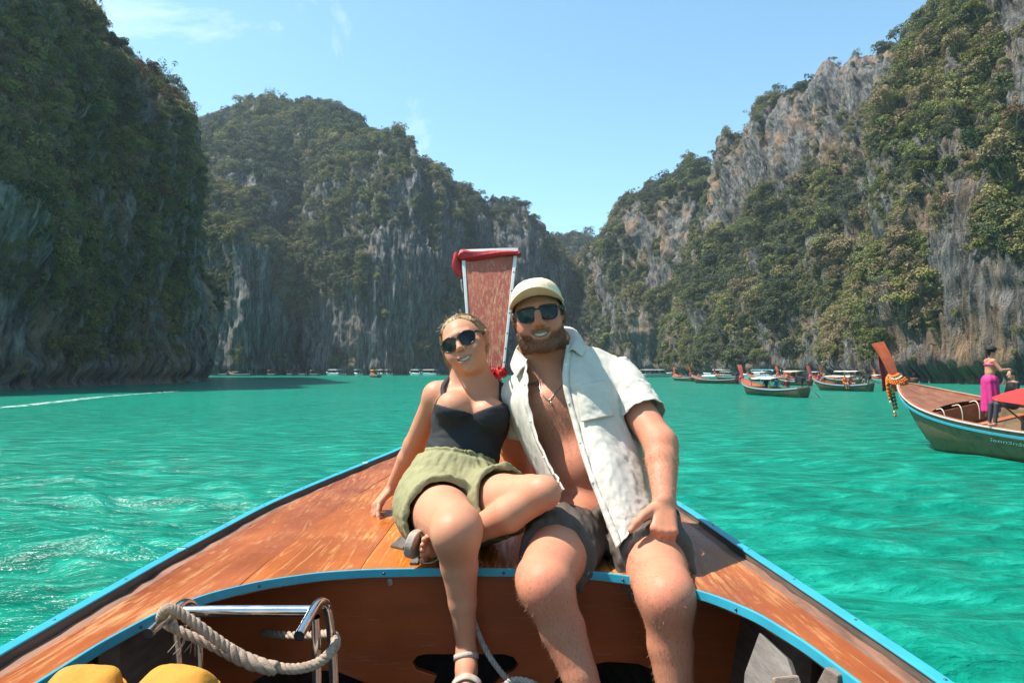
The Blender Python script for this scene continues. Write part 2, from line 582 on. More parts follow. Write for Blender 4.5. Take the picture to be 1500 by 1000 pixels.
    sc = size * (0.40 + 0.65 * rs.rand(veg_n) ** 1.5 + 0.9 * (rs.rand(veg_n) > 0.93)) * (0.75 + 0.5 * fc[r_, c_])
    kd = rs.choice(5, veg_n, p=np.array(kinds))
    ht = fbm(pp * 0.05 * fs + seed, 3)
    tn = np.stack([np.clip(0.45 + 0.55 * ht + tint[0] + 0.22 * rs.normal(size=veg_n), 0, 1),
                   np.clip(0.5 + 0.20 * rs.normal(size=veg_n) + tint[1], 0, 1), np.clip(rs.rand(veg_n), 0, 1)], 1)
    pp = pp - nn * (sc * 0.10)[:, None]
    VEG.append((pp, sc, tn, kd, nn, seed))
    return o, G, N

ROCK_SHADE = rock_material('limestone_grey', 0.35, 1.25)
ROCK_LEFT = rock_material('limestone_shade_lifted', 0.6, 1.75)  # paler than the other walls: the shade here is lifted through the rock colour
ROCK_WARM = rock_material('limestone_warm', 1.0, 1.1)
# the near wall on the left
cliff_left_o, cl_G, cl_N = build_cliff('cliff_left', [(-900, 34, -500, 50), (-420, 42, -420, 60), (-200, 50, -330, 68), (0, 56, -120, 74), (60, 62, -60, 78), (114, 68, 2, 82), (150, 73, 60, 86),
    (174, 77, 84, 89), (198, 80, 104, 91), (218, 84, 118, 93), (236, 88, 138, 95), (250, 91, 158, 96.5), (260, 93, 172, 98), (264, 97, 182, 101), (265, 106, 190, 108), (260, 122, 200, 124), (245, 150, 230, 150)],
    520, 210, 1, 3.6, 15000, 0.85, (0.16, 0.75), rockspots=[(290, 440, 36, 120, 0.9), (120, 500, 120, 40, 0.35), (20, 450, 40, 90, 0.3), (60, 550, 300, 20, 0.9)],  # high leaf tint likewise brightens the shaded scrub by colour
    vegspots=[(230, 230, 80, 80, 0.3), (150, 380, 120, 90, 0.45), (60, 300, 80, 120, 0.4)], mat=ROCK_LEFT, fs=1.5, skyjit=0.5, kinds=(0.20, 0.22, 0.16, 0.27, 0.15), vbias=-0.02)
# the long wall across the lagoon
build_cliff('cliff_middle', [(180, 240, 330, 290), (250, 232, 240, 290), (285, 225, 212, 285), (305, 220, 203, 285), (322, 218, 193, 290), (338, 216, 188, 300), (347, 216, 166, 305), (372, 220, 149, 310), (386, 226, 140, 312), (408, 238, 150, 310),
    (430, 240, 158, 305), (455, 232, 150, 300), (480, 226, 160, 296), (500, 222, 165, 292), (516, 220, 172, 288), (528, 219, 195, 282), (546, 218, 197, 280), (570, 218, 203, 278), (590, 220, 203, 276), (602, 222, 216, 275),
    (612, 224, 239, 274), (640, 230, 256, 276), (660, 238, 279, 278), (682, 262, 290, 300), (700, 266, 298, 302), (716, 268, 310, 304), (736, 272, 306, 304), (755, 275, 316, 304), (775, 278, 336, 304), (790, 280, 355, 304),
    (804, 284, 372, 306), (816, 288, 392, 308), (830, 292, 430, 310), (845, 298, 480, 312), (862, 305, 525, 318), (872, 315, 535, 325)],
    520, 200, 2, 6.0, 19000, 1.4, (0.0, 0.3), rockspots=[(610, 420, 70, 100, 0.75), (380, 480, 60, 60, 0.6), (690, 330, 40, 60, 0.7), (520, 500, 160, 40, 0.6), (790, 430, 40, 90, 0.4)],
    vegspots=[(500, 300, 80, 120, 0.35), (420, 200, 120, 50, 0.4)], mat=ROCK_SHADE, fs=0.85, power=2.2, vbias=-0.04, dset=18)
# the notch at the end of the lagoon
build_cliff('cliff_far', [(770, 420, 380, 440), (800, 415, 354, 440), (830, 410, 355, 440), (856, 405, 347, 440), (874, 400, 350, 440), (884, 400, 360, 440), (930, 395, 365, 440)],
    120, 110, 3, 7, 1800, 2.6, (-0.1, 0.0), rockspots=[(850, 380, 60, 30, 0.6)], mat=ROCK_SHADE, fs=0.6)
# right side, going back
build_cliff('cliff_right_far', [(815, 300, 440, 330), (838, 280, 395, 320), (856, 262, 376, 310), (881, 246, 361, 292), (904, 236, 340, 280), (909, 232, 314, 278), (918, 228, 292, 276), (946, 220, 274, 270), (985, 214, 258, 264), (1007, 210, 247, 262), (1052, 212, 241, 262), (1090, 220, 235, 262)],
    230, 190, 4, 6.0, 10000, 1.35, (0.06, 0.3), rockspots=[(1030, 330, 30, 70, 0.8), (920, 300, 25, 40, 0.6), (930, 490, 30, 60, 0.6)], mat=ROCK_WARM, fs=0.95, power=2.6, vbias=-0.08, dset=18, toe=0.18)
build_cliff('cliff_right_middle', [(1012, 225, 470, 228), (1026, 200, 400, 216), (1036, 185, 330, 212), (1047, 174, 262, 210), (1054, 168, 218, 208), (1074, 162, 202, 205), (1097, 158, 190, 202), (1119, 152, 162, 198), (1158, 144, 132, 192), (1209, 136, 104, 186),
    (1259, 130, 84, 180), (1307, 126, 70, 176), (1340, 122, 48, 172), (1400, 118, 0, 168), (1460, 116, -40, 165)],
    400, 230, 5, 5.0, 15000, 1.25, (0.10, 0.3), rockspots=[(1085, 235, 45, 40, 0.8), (1140, 190, 50, 42, 0.75), (1200, 150, 55, 42, 0.75), (1262, 122, 50, 40, 0.7), (1310, 110, 40, 40, 0.9), (1080, 290, 30, 40, 1.0), (1265, 225, 50, 40, 0.6), (1180, 230, 60, 30, 0.6)],
    vegspots=[(1200, 420, 150, 90, 0.5)], mat=ROCK_WARM, fs=1.0, power=1.6, vbias=0.05, topveg=-0.1, dset=10)
_, cr_G, cr_N = build_cliff('cliff_right_near', [(1215, 150, 560, 152), (1236, 122, 520, 128), (1252, 112, 470, 124), (1276, 104, 403, 121), (1292, 100, 335, 119), (1305, 97, 280, 118), (1316, 95, 165, 117), (1326, 93, 120, 116), (1342, 91, 60, 115), (1377, 88, 0, 113),
    (1430, 84, -70, 110), (1500, 79, -150, 106), (1600, 72, -240, 100), (1800, 60, -350, 86), (2100, 48, -450, 74), (2600, 36, -500, 60)],
    480, 240, 6, 3.4, 16500, 0.95, (0.20, 0.45), rockspots=[(1440, 450, 70, 75, 1.5), (1370, 520, 50, 30, 0.9), (1485, 60, 28, 60, 1.3), (1400, 290, 30, 40, 0.8), (1400, 390, 30, 60, 0.8), (1440, 540, 120, 25, 1.0)],
    vegspots=[(1300, 450, 60, 90, 0.4)], mat=ROCK_WARM, fs=1.4, skyjit=0.6, power=1.7, vbias=0.02, dset=6)

# buttresses and pillars standing out from the long wall
build_cliff('cliff_buttress', [(262, 260, 300, 268), (275, 222, 285, 232), (290, 208, 272, 222), (310, 203, 268, 220), (335, 202, 283, 220), (360, 202, 303, 220), (385, 204, 330, 222), (405, 208, 365, 224), (420, 214, 410, 226), (430, 228, 450, 238), (434, 260, 470, 265)],
    200, 150, 7, 4.5, 5000, 1.35, (0.0, 0.3), rockspots=[(330, 480, 60, 50, 0.7), (390, 460, 30, 60, 0.6)], mat=ROCK_SHADE, fs=0.95, power=3.2, toe=0.15, vbias=-0.06, back=30)
build_cliff('cliff_buttress_middle', [(418, 262, 380, 270), (424, 228, 345, 246), (440, 220, 318, 245), (460, 216, 268, 246), (485, 214, 235, 248), (520, 212, 216, 250), (555, 211, 205, 250), (588, 212, 205, 250), (603, 213, 220, 250), (610, 214, 240, 250), (640, 218, 257, 252), (658, 222, 280, 254), (668, 232, 290, 258), (672, 262, 300, 270)],
    300, 200, 8, 5.0, 10500, 1.35, (0.06, 0.3), rockspots=[(600, 400, 60, 110, 0.75), (520, 500, 100, 40, 0.6), (655, 360, 20, 60, 0.8), (560, 330, 40, 50, 0.3)], vegspots=[(480, 320, 50, 90, 0.35)], mat=ROCK_SHADE, fs=0.95, power=2.4, toe=0.18, vbias=-0.06, back=30)
build_cliff('cliff_pillar', [(655, 300, 300, 306), (664, 268, 284, 284), (680, 256, 277, 276), (700, 254, 286, 274), (711, 260, 300, 274), (718, 264, 303, 276), (725, 256, 292, 274), (740, 252, 289, 272), (758, 252, 298, 272), (775, 254, 318, 272), (790, 256, 335, 273), (805, 258, 346, 274), (816, 261, 366, 276), (830, 266, 402, 279), (846, 272, 455, 284), (860, 285, 525, 292), (866, 310, 535, 316)],
    220, 160, 9, 4.0, 4200, 1.35, (-0.06, 0.25), rockspots=[(690, 340, 30, 60, 0.8), (760, 380, 50, 70, 0.5), (720, 450, 60, 60, 0.4)], mat=ROCK_SHADE, fs=1.0, power=3.0, toe=0.15, vbias=-0.08, back=30)
# wooded spur in front of the grey wall on the right
build_cliff('cliff_spur', [(985, 215, 500, 222), (998, 186, 470, 196), (1015, 170, 440, 186), (1040, 160, 395, 182), (1070, 152, 348, 180), (1105, 147, 312, 178), (1150, 142, 288, 176), (1195, 138, 268, 174), (1235, 135, 262, 172), (1262, 133, 285, 168), (1285, 134, 330, 164), (1300, 140, 380, 160), (1312, 165, 420, 170)],
    260, 170, 10, 4.5, 10000, 1.2, (0.10, 0.36), rockspots=[(1100, 360, 30, 40, 0.4), (1240, 330, 30, 50, 0.5)], mat=ROCK_WARM, fs=1.0, power=1.7, vbias=0.12, back=25)

# ------------------------------------------------------------------ plants on the cliffs
def leaf_material(name, spread=0.0):
    t = MT(name)
    tn = t.n('SeparateXYZ', {'Vector': t.attr('tint', 'INSTANCER', 'Vector')})
    warm, light, rnd = tn.outputs
    own = t.noise(t.coord('Object'), 3.0, 3)
    c = t.ramp(warm, [(0.0, (0.036, 0.052, 0.030)), (0.35, (0.062, 0.074, 0.034)), (0.62, (0.118, 0.128, 0.036)), (0.84, (0.165, 0.145, 0.052)), (1.0, (0.17, 0.12, 0.07))])
    k = t.math('ADD', t.math('MULTIPLY', light, 1.1), t.math('MULTIPLY', own, 0.8))
    c2 = t.mix(1.0, c, t.n('CombineColor', {'Red': k, 'Green': k, 'Blue': k}).outputs[0], 'MULTIPLY')
    t.p(Base_Color=c2, Roughness=0.75)
    t.b.inputs['Specular IOR Level'].default_value = 0.25
    tr = t.n('BsdfTranslucent', {'Color': c2})
    mx = t.n('MixShader', {'Fac': 0.22})
    t.t.links.new(t.b.outputs[0], mx.inputs[1]); t.t.links.new(tr.outputs[0], mx.inputs[2])
    t.t.links.new(mx.outputs[0], t.out.inputs['Surface'])
    return t.m
LEAF = leaf_material('scrub_leaves')
TWIG = plain('grey_twigs', (0.20, 0.17, 0.14), 0.9, 0.3, 4, 0)

def leaf_cloud(rs, centres, radii, n, size, up=0.35):
    """n folded leaf faces spread through lumps"""
    k = rs.choice(len(centres), n, p=radii ** 2 / (radii ** 2).sum())
    d = rs.normal(size=(n, 3)); d /= np.linalg.norm(d, axis=1)[:, None]
    d[:, 2] = np.where(d[:, 2] < -0.45, -d[:, 2], d[:, 2])
    r = radii[k] * (0.55 + 0.5 * rs.rand(n) ** 0.6)
    c = centres[k] + d * r[:, None]
    nrm = d + np.array([0, 0, up]) + 0.55 * rs.normal(size=(n, 3)); nrm /= np.linalg.norm(nrm, axis=1)[:, None]
    a = np.cross(nrm, rs.normal(size=(n, 3))); a /= np.linalg.norm(a, axis=1)[:, None] + 1e-9
    b = np.cross(nrm, a)
    s = (size * (0.6 + 0.8 * rs.rand(n)))[:, None]
    v = np.stack([c - a * s, c + b * s * 0.55 + nrm * s * 0.15, c + a * s, c - b * s * 0.55 + nrm * s * 0.12], 1)
    f = np.arange(n * 4).reshape(n, 4)
    return v.reshape(-1, 3), f.tolist()

PROTO = bpy.data.collections.new('scrub_kinds')
def proto(name, parts, order):
    mb_v, mb_f, mi, n = [], [], [], 0
    for v, f, m in parts:
        v = np.asarray(v); mb_v.append(v); mb_f += [tuple(i + n for i in q) for q in f]; mi += [m] * len(f); n += len(v)
    me = bpy.data.meshes.new(name)
    me.from_pydata(np.concatenate(mb_v).tolist(), [], mb_f)
    me.materials.append(LEAF); me.materials.append(TWIG)
    me.polygons.foreach_set('material_index', mi)
    me.update()
    o = bpy.data.objects.new('%d_%s' % (order, name), me)
    PROTO.objects.link(o)
    return o
def twig_paths(rs, n, h, spread):
    out = []
    for k in range(n):
        a = rs.rand() * 6.28
        e = np.array([math.cos(a) * spread * (0.4 + rs.rand()), math.sin(a) * spread * (0.4 + rs.rand()), h * (0.6 + 0.5 * rs.rand())])
        m = e * 0.5 + rs.normal(size=3) * 0.12
        out.append(np.array([[0, 0, -0.1], m, e]))
    return out
def make_protos():
    rs = np.random.RandomState(21)
    def lumps(n, sx, sz, rr, z0=0.3):
        c = rs.normal(size=(n, 3)) * np.array([sx, sx, sz]) + np.array([0, 0, z0])
        return c, rr * (0.6 + 0.7 * rs.rand(n))
    for i in range(2):       # 0, 1: dense rounded shrub
        c, r = lumps(7 + 3 * i, 0.38, 0.26, 0.36, 0.42)
        proto('shrub', [(*leaf_cloud(rs, c, r, 430, 0.085), 0)], i)
    c, r = lumps(9, 0.30, 0.55, 0.27, 0.1)   # 2: hanging creeper
    c[:, 2] -= 0.25
    proto('creeper', [(*leaf_cloud(rs, c, r, 420, 0.08), 0)], 2)
    # 3: dry shrub, mostly bare twigs
    parts = []
    for pth in twig_paths(rs, 16, 1.0, 0.7):
        v, f = tube(spline(pth, 4), np.linspace(0.022, 0.006, 4), 3, False)
        parts.append((v, f, 1))
        for q in range(2):
            b = pth[1] + (pth[2] - pth[1]) * rs.rand()
            e = b + rs.normal(size=3) * 0.25 + np.array([0, 0, 0.15])
            v, f = tube(np.array([b, e]), [0.010, 0.004], 3, False)
            parts.append((v, f, 1))
    c, r = lumps(8, 0.42, 0.25, 0.26, 0.75)
    parts.append((*leaf_cloud(rs, c, r, 150, 0.075), 0))
    proto('dry_shrub', parts, 3)
    # 4: small tree with a spreading crown
    parts = []
    tr = spline([[0, 0, -0.2], [0.05, 0.02, 0.4], [-0.04, 0.08, 0.85]], 5)
    v, f = tube(tr, np.linspace(0.055, 0.025, 5), 5, False); parts.append((v, f, 1))
    c = []
    for k in range(8):
        a = k * 0.785 + rs.rand() * 0.6
        e = np.array([math.cos(a) * 0.55 * (0.5 + rs.rand() * 0.7), math.sin(a) * 0.55 * (0.5 + rs.rand() * 0.7), 1.0 + 0.35 * rs.rand()])
        v, f = tube(spline([tr[3], (tr[3] + e) / 2 + [0, 0, 0.08], e], 4), np.linspace(0.022, 0.008, 4), 4, False); parts.append((v, f, 1))
        c.append(e)
    c = np.array(c + [[0, 0, 1.3], [0.1, -0.1, 1.15]])
    parts.append((*leaf_cloud(rs, c, 0.24 + 0.16 * rs.rand(len(c)), 470, 0.08), 0))
    proto('small_tree', parts, 4)
make_protos()

def build_scrub(name, sel):
    pp = np.concatenate([VEG[i][0] for i in sel]); sc = np.concatenate([VEG[i][1] for i in sel])
    tn = np.concatenate([VEG[i][2] for i in sel]); kd = np.concatenate([VEG[i][3] for i in sel]); nn = np.concatenate([VEG[i][4] for i in sel])
    n = len(pp)
    rs = np.random.RandomState(len(pp))
    me = bpy.data.meshes.new(name)
    me.from_pydata(pp.tolist(), [], [])
    o = bpy.data.objects.new(name, me); COL.objects.link(o)
    # plants lean out from the wall a little
    tilt = np.where((kd == 2), 0.15, 0.45)
    out = nn.copy(); out[:, 2] = np.clip(out[:, 2], 0.0, 1)
    axis = np.stack([-out[:, 1], out[:, 0], np.zeros(n)], 1)
    rx = -out[:, 1] * tilt + 0.12 * rs.normal(size=n); ry = out[:, 0] * tilt + 0.12 * rs.normal(size=n); rz = rs.rand(n) * 6.28
    # euler: spin about own axis first, then lean
    eul = np.zeros((n, 3), np.float32)
    for i in range(n):
        m = Euler((rx[i], ry[i], 0)).to_matrix() @ Euler((0, 0, rz[i])).to_matrix()
        eul[i] = m.to_euler()
    attr(o, 'rot', eul, 'FLOAT_VECTOR')
    st = np.stack([sc * (0.85 + 0.35 * rs.rand(n)), sc * (0.85 + 0.35 * rs.rand(n)), sc * (0.75 + 0.45 * rs.rand(n))], 1)
    attr(o, 'scl', st, 'FLOAT_VECTOR')
    attr(o, 'tint', tn, 'FLOAT_VECTOR')
    a = o.data.attributes.new('pick', 'INT', 'POINT'); a.data.foreach_set('value', kd.astype(np.int32))
    ng = bpy.data.node_groups.new(name + '_scatter', 'GeometryNodeTree')
    ng.interface.new_socket('Geometry', in_out='INPUT', socket_type='NodeSocketGeometry')
    ng.interface.new_socket('Geometry', in_out='OUTPUT', socket_type='NodeSocketGeometry')
    gi = ng.nodes.new('NodeGroupInput'); go = ng.nodes.new('NodeGroupOutput')
    ip = ng.nodes.new('GeometryNodeInstanceOnPoints')
    ci = ng.nodes.new('GeometryNodeCollectionInfo')
    ci.inputs['Collection'].default_value = PROTO
    ci.inputs['Separate Children'].default_value = True
    ci.inputs['Reset Children'].default_value = True
    def na(nm, typ):
        q = ng.nodes.new('GeometryNodeInputNamedAttribute'); q.data_type = typ; q.inputs['Name'].default_value = nm
        return q.outputs['Attribute']
    ip.inputs['Pick Instance'].default_value = True
    L = ng.links.new
    L(gi.outputs[0], ip.inputs['Points']); L(ci.outputs[0], ip.inputs['Instance'])
    L(na('pick', 'INT'), ip.inputs['Instance Index'])
    L(na('rot', 'FLOAT_VECTOR'), ip.inputs['Rotation']); L(na('scl', 'FLOAT_VECTOR'), ip.inputs['Scale'])
    L(ip.outputs[0], go.inputs[0])
    md = o.modifiers.new('scatter', 'NODES'); md.node_group = ng
    o['kind'] = 'stuff'
    return o
for nm, sel, lab in (('scrub_left', [0], 'dark scrub and dry shrubs covering the shaded cliff on the left'),
                     ('scrub_middle', [1, 2, 6, 7, 8], 'green scrub covering the tall cliff across the lagoon'),
                     ('scrub_right_far', [3], 'green scrub on the farther cliff right of the lagoon end'),
                     ('scrub_right_middle', [4, 9], 'thick green scrub under the grey cliff band on the right'),
                     ('scrub_right_near', [5], 'sunlit yellow green scrub on the nearest cliff at right')):
    o = build_scrub('cliff_scrub', sel)
    o['label'] = lab; o['category'] = 'scrub'

# trees that stand out one by one on the nearer cliffs
def tree_mat(name, col):
    t = MT(name)
    n = t.noise(t.coord('Object'), 1.5, 4, 0.6); n2 = t.noise(t.coord('Object'), 9, 2)
    c = t.mix(t.rng(n, 0.3, 0.7), tuple(x * 0.65 for x in col), tuple(x * 1.25 for x in col))
    c = t.mix(t.rng(n2, 0.55, 0.7, 0, 0.5), c, tuple(x * 1.7 for x in col))
    t.p(Base_Color=c, Roughness=0.75); t.b.inputs['Specular IOR Level'].default_value = 0.25
    tr = t.n('BsdfTranslucent', {'Color': c}); mx = t.n('MixShader', {'Fac': 0.22})
    t.t.links.new(t.b.outputs[0], mx.inputs[1]); t.t.links.new(tr.outputs[0], mx.inputs[2]); t.t.links.new(mx.outputs[0], t.out.inputs['Surface'])
    return t.m
BARK = plain('pale_bark', (0.22, 0.18, 0.14), 0.9, 0.3, 3, 0.4, 0.02)
TM = {'dark': tree_mat('leaves_dark_green', (0.040, 0.068, 0.024)), 'olive': tree_mat('leaves_olive', (0.095, 0.10, 0.028)), 'yellow': tree_mat('leaves_yellow_green', (0.17, 0.165, 0.03)), 'brown': tree_mat('leaves_dry_brown', (0.16, 0.095, 0.045))}
def cliff_tree(label, G, N, px, py, size, kind, leaves=1100, seed=0):
    p = G.reshape(-1, 3); n = N.reshape(-1, 3)
    qx = 750 + p[:, 0] / p[:, 1] * 1000; qy = HORIZON - (p[:, 2] - CAM_H) / p[:, 1] * 1000
    dd = np.hypot(qx - px, qy - py)
    c = np.argsort(dd)[:40]; i = c[np.argmin(p[c, 1])]
    base = p[i] - n[i] * 0.3
    rs = np.random.RandomState(seed + 100)
    out = n[i] * np.array([1, 1, 0]); out /= np.linalg.norm(out) + 1e-6
    th = thing('cliff_tree', label, 'tree', base, 0, 'trees growing on the cliffs')
    top = out * 0.35 * size + np.array([0, 0, 0.55 * size])
    tr = spline([(0, 0, -.2), out * 0.22 * size + [0, 0, .18 * size], top], 8)
    MB().tube(tr, np.linspace(.045, .02, 8) * size, 7).build('trunk', BARK, th, True)
    cs, rr = [], []
    for k in range(9):
        a = k * 0.7 + rs.rand() * 0.5
        e = top + np.array([math.cos(a), math.sin(a), 0]) * size * (0.22 + .28 * rs.rand()) + np.array([0, 0, size * (-.05 + .38 * rs.rand())])
        j = 4 + k % 4
        MB().tube(spline([tr[j], (tr[j] + e) / 2 + [0, 0, .05 * size], e], 5), np.linspace(.016, .005, 5) * size, 4, False).build('limb', BARK, th, True)
        cs.append(e); rr.append(size * (.13 + .10 * rs.rand()))
    cs.append(top + [0, 0, .25 * size]); rr.append(.2 * size)
    v, f = leaf_cloud(rs, np.array(cs), np.array(rr), leaves, 0.032 * size + 0.05)
    obj('crown', v, f, TM[kind], th, False)
for k, (lab, G, N, px, py, sz, kd) in enumerate((
    ('big dark green tree high on the nearest right hand cliff', cr_G, cr_N, 1438, 235, 5.5, 'dark'), ('dark green tree just below the biggest one on the right cliff', cr_G, cr_N, 1462, 262, 4.0, 'dark'),
    ('bright yellow green tree near the top of the right cliff', cr_G, cr_N, 1415, 105, 4.5, 'yellow'), ('yellow green tree at the upper frame edge of the right cliff', cr_G, cr_N, 1428, 28, 4.0, 'yellow'),
    ('olive tree leaning off the middle of the right cliff', cr_G, cr_N, 1352, 262, 3.6, 'olive'), ('yellow green tree low on the left spur of the right cliff', cr_G, cr_N, 1318, 462, 3.8, 'yellow'),
    ('olive tree at the waterside foot of the right cliff spur', cr_G, cr_N, 1290, 510, 4.0, 'olive'), ('dry brown tree above the bare rock of the right cliff', cr_G, cr_N, 1480, 190, 3.6, 'brown'),
    ('yellow green tree on the bare rock above the standing woman', cr_G, cr_N, 1425, 372, 2.8, 'yellow'), ('olive tree on the skyline spur of the right cliff', cr_G, cr_N, 1334, 110, 3.4, 'olive'),
    ('dark tree standing up on the skyline of the shaded left cliff', cl_G, cl_N, 166, 84, 3.6, 'dark'), ('dry brown tree on the sunlit shoulder of the left cliff', cl_G, cl_N, 212, 122, 3.4, 'brown'),
    ('dry brown tree at the right hand brow of the left cliff', cl_G, cl_N, 250, 152, 3.0, 'brown'), ('olive tree high on the shaded left cliff', cl_G, cl_N, 120, 175, 3.6, 'olive'),
    ('dark bushy tree halfway down the shaded left cliff', cl_G, cl_N, 60, 330, 3.4, 'dark'), ('brown leaved tree halfway down the corner of the left cliff', cl_G, cl_N, 235, 300, 3.4, 'brown'))):
    cliff_tree(lab, G, N, px, py, sz, kd, seed=k)
# ------------------------------------------------------------------ the longtail boat the photograph is taken from
def varnish(name, base=(0.40, 0.088, 0.022), dark=(0.22, 0.05, 0.018), pale=(0.52, 0.25, 0.11), peel=0.5, rough=0.30, axis='Y', gloss=0.35):
    """varnished tropical planking, scratched and peeling along the grain"""
    t = MT(name)
    sc = {'Y': (1, 0.05, 1), 'X': (0.05, 1, 1), 'Z': (1, 1, 0.05)}[axis]
    sc2 = {'Y': (1, 0.05, 1), 'X': (0.05, 1, 1), 'Z': (1, 1, 0.06)}[axis]
    g = t.coord('Object', sc); g2 = t.coord('Object', sc2); c = t.coord('Object')
    grain = t.noise(g, 60, 6, 0.7, 0.05)
    band = t.noise(g, 9, 4, 0.6, 0.1)
    blot = t.noise(c, 3.2, 5, 0.6)
    col = t.mix(t.rng(band, 0.3, 0.7), dark, base)
    col = t.mix(t.rng(blot, 0.42, 0.68, 0, 0.7), col, tuple(x * 1.25 for x in base))
    col = t.mix(t.rng(grain, 0.35, 0.7, 0.0, 0.35), col, dark)
    # scratches and bare wood where the varnish has gone
    scr = t.noise(g2, 70, 8, 0.8, 0.03)
    area = t.noise(c, 1.7, 4, 0.6)
    m1 = t.math('MULTIPLY', t.rng(scr, 0.50, 0.56), t.rng(area, 0.62 - 0.34 * peel, 0.70 - 0.16 * peel))
    col = t.mix(t.math('MULTIPLY', m1, 0.85), col, pale)
    fine = t.noise(g, 120, 4, 0.8, 0.0)
    col = t.mix(t.math('MULTIPLY', t.rng(fine, 0.60, 0.68), t.rng(area, 0.35, 0.6, 0.15, 0.9)), col, pale)
    if axis == 'Y':
        for ang_, scl_, sd_ in ((0.42, 16.0, 0.0), (-0.30, 22.0, 3.0), (0.10, 30.0, 7.0), (0.75, 18.0, 11.0)):
            cr_ = t.coord('Object', (1.0, 0.055, 1.0), (0, 0, ang_), (sd_, sd_, sd_))
            ln = t.math('ABSOLUTE', t.math('SUBTRACT', t.noise(cr_, scl_, 1, 0.3), 0.5))
            msk = t.math('MULTIPLY', t.rng(ln, 0.006, 0.016, 1.0, 0.0), t.rng(t.noise(c, 5.3 + sd_ * .4, 4, 0.6), 0.50, 0.60, 0, 0.85 * min(1, peel * 1.4)))
            col = t.mix(msk, col, pale)
    drt = t.noise(g2, 14, 6, 0.7, 0.05)
    col = t.mix(t.rng(drt, 0.66, 0.74, 0, 0.7), col, (0.05, 0.035, 0.028))
    h = t.math('ADD', t.math('MULTIPLY', grain, 0.5), t.math('MULTIPLY', m1, -0.8))
    t.p(Base_Color=col, Roughness=t.math('ADD', t.rng(blot, 0.3, 0.7, rough, rough + 0.15), t.math('MULTIPLY', m1, 0.35)), Normal=t.bump(h, 0.35, 0.004))
    t.b.inputs['Specular IOR Level'].default_value = gloss
    return t.m

def old_wood(name, a=(0.06, 0.045, 0.035), b=(0.16, 0.11, 0.08), axis='Y', rough=0.75):
    t = MT(name)
    sc = {'Y': (1, 0.1, 1), 'X': (0.1, 1, 1), 'Z': (1, 1, 0.1)}[axis]
    g = t.coord('Object', sc)
    n1 = t.noise(g, 30, 6, 0.7, 0.4); n2 = t.noise(t.coord('Object'), 5, 5, 0.65)
    col = t.mix(t.rng(n1, 0.3, 0.7), a, b)
    col = t.mix(t.rng(n2, 0.5, 0.7, 0, 0.7), col, tuple(x * 0.4 for x in a))
    t.p(Base_Color=col, Roughness=rough, Normal=t.bump(n1, 0.6, 0.006))
    return t.m

def painted(name, col, rough=0.4, chip=(0.2, 0.16, 0.12), amount=0.3):
    t = MT(name)
    c = t.coord('Object')
    n = t.noise(c, 9, 6, 0.7); s = t.noise(c, 45, 4, 0.6)
    k = t.mix(t.rng(n, 0.3, 0.7), tuple(x * 0.85 for x in col), tuple(min(1, x * 1.1) for x in col))
    k = t.mix(t.rng(s, 0.72 - 0.1 * amount, 0.76, 0, 0.8 * min(1, amount * 2)), k, chip)
    t.p(Base_Color=k, Roughness=rough, Normal=t.bump(s, 0.15, 0.002))
    return t.m

DECK = varnish('deck_varnish', (0.36, 0.090, 0.009), (0.22, 0.048, 0.007), (0.50, 0.24, 0.08), 0.5, 0.2)
DECK_B = varnish('deck_varnish_dark', (0.31, 0.075, 0.012), (0.18, 0.040, 0.008), (0.46, 0.21, 0.08), 0.42, 0.22)
DECK_C = varnish('deck_varnish_bright', (0.43, 0.118, 0.009), (0.28, 0.064, 0.007), (0.56, 0.28, 0.09), 0.66, 0.2)
PANEL = varnish('bulkhead_varnish', (0.33, 0.066, 0.014), (0.19, 0.038, 0.010), (0.30, 0.14, 0.08), 0.05, 0.3, 'X')
PROW = varnish('prow_varnish', (0.42, 0.10, 0.068), (0.30, 0.062, 0.045), (0.60, 0.34, 0.19), 0.7, 0.5, 'Z', 0.3)
DARKWOOD = old_wood('weathered_dark_wood')
LEDGE = old_wood('cracked_ledge_wood', (0.10, 0.045, 0.026), (0.30, 0.145, 0.085))
GREYWOOD = old_wood('weathered_grey_board', (0.07, 0.058, 0.05), (0.17, 0.145, 0.125))
HULLPAINT = old_wood('hull_paint_old', (0.10, 0.075, 0.05), (0.17, 0.12, 0.08))
BLUE = painted('blue_trim_paint', (0.030, 0.30, 0.40), 0.32, (0.35, 0.42, 0.45), 0.15)
WHITEMETAL = painted('white_edge_strip', (0.60, 0.595, 0.57), 0.35, (0.35, 0.3, 0.25), 0.15)
SCREW = plain('screw_heads', (0.10, 0.10, 0.10), 0.45, 0.3, 60, 0, metal=0.8)
STEEL = plain('polished_steel', (0.62, 0.61, 0.60), 0.16, 0.12, 30, 0.05, 0.001, metal=1.0)
ROPE_M = plain('rope_fibre', (0.33, 0.235, 0.17), 0.95, 0.25, 60, 0.6, 0.004)
ROPE_G = plain('grey_rope_fibre', (0.36, 0.32, 0.28), 0.95, 0.25, 60, 0.6, 0.004)
YELLOW = plain('mustard_canvas', (0.46, 0.19, 0.011), 0.8, 0.2, 9, 0.5, 0.004)
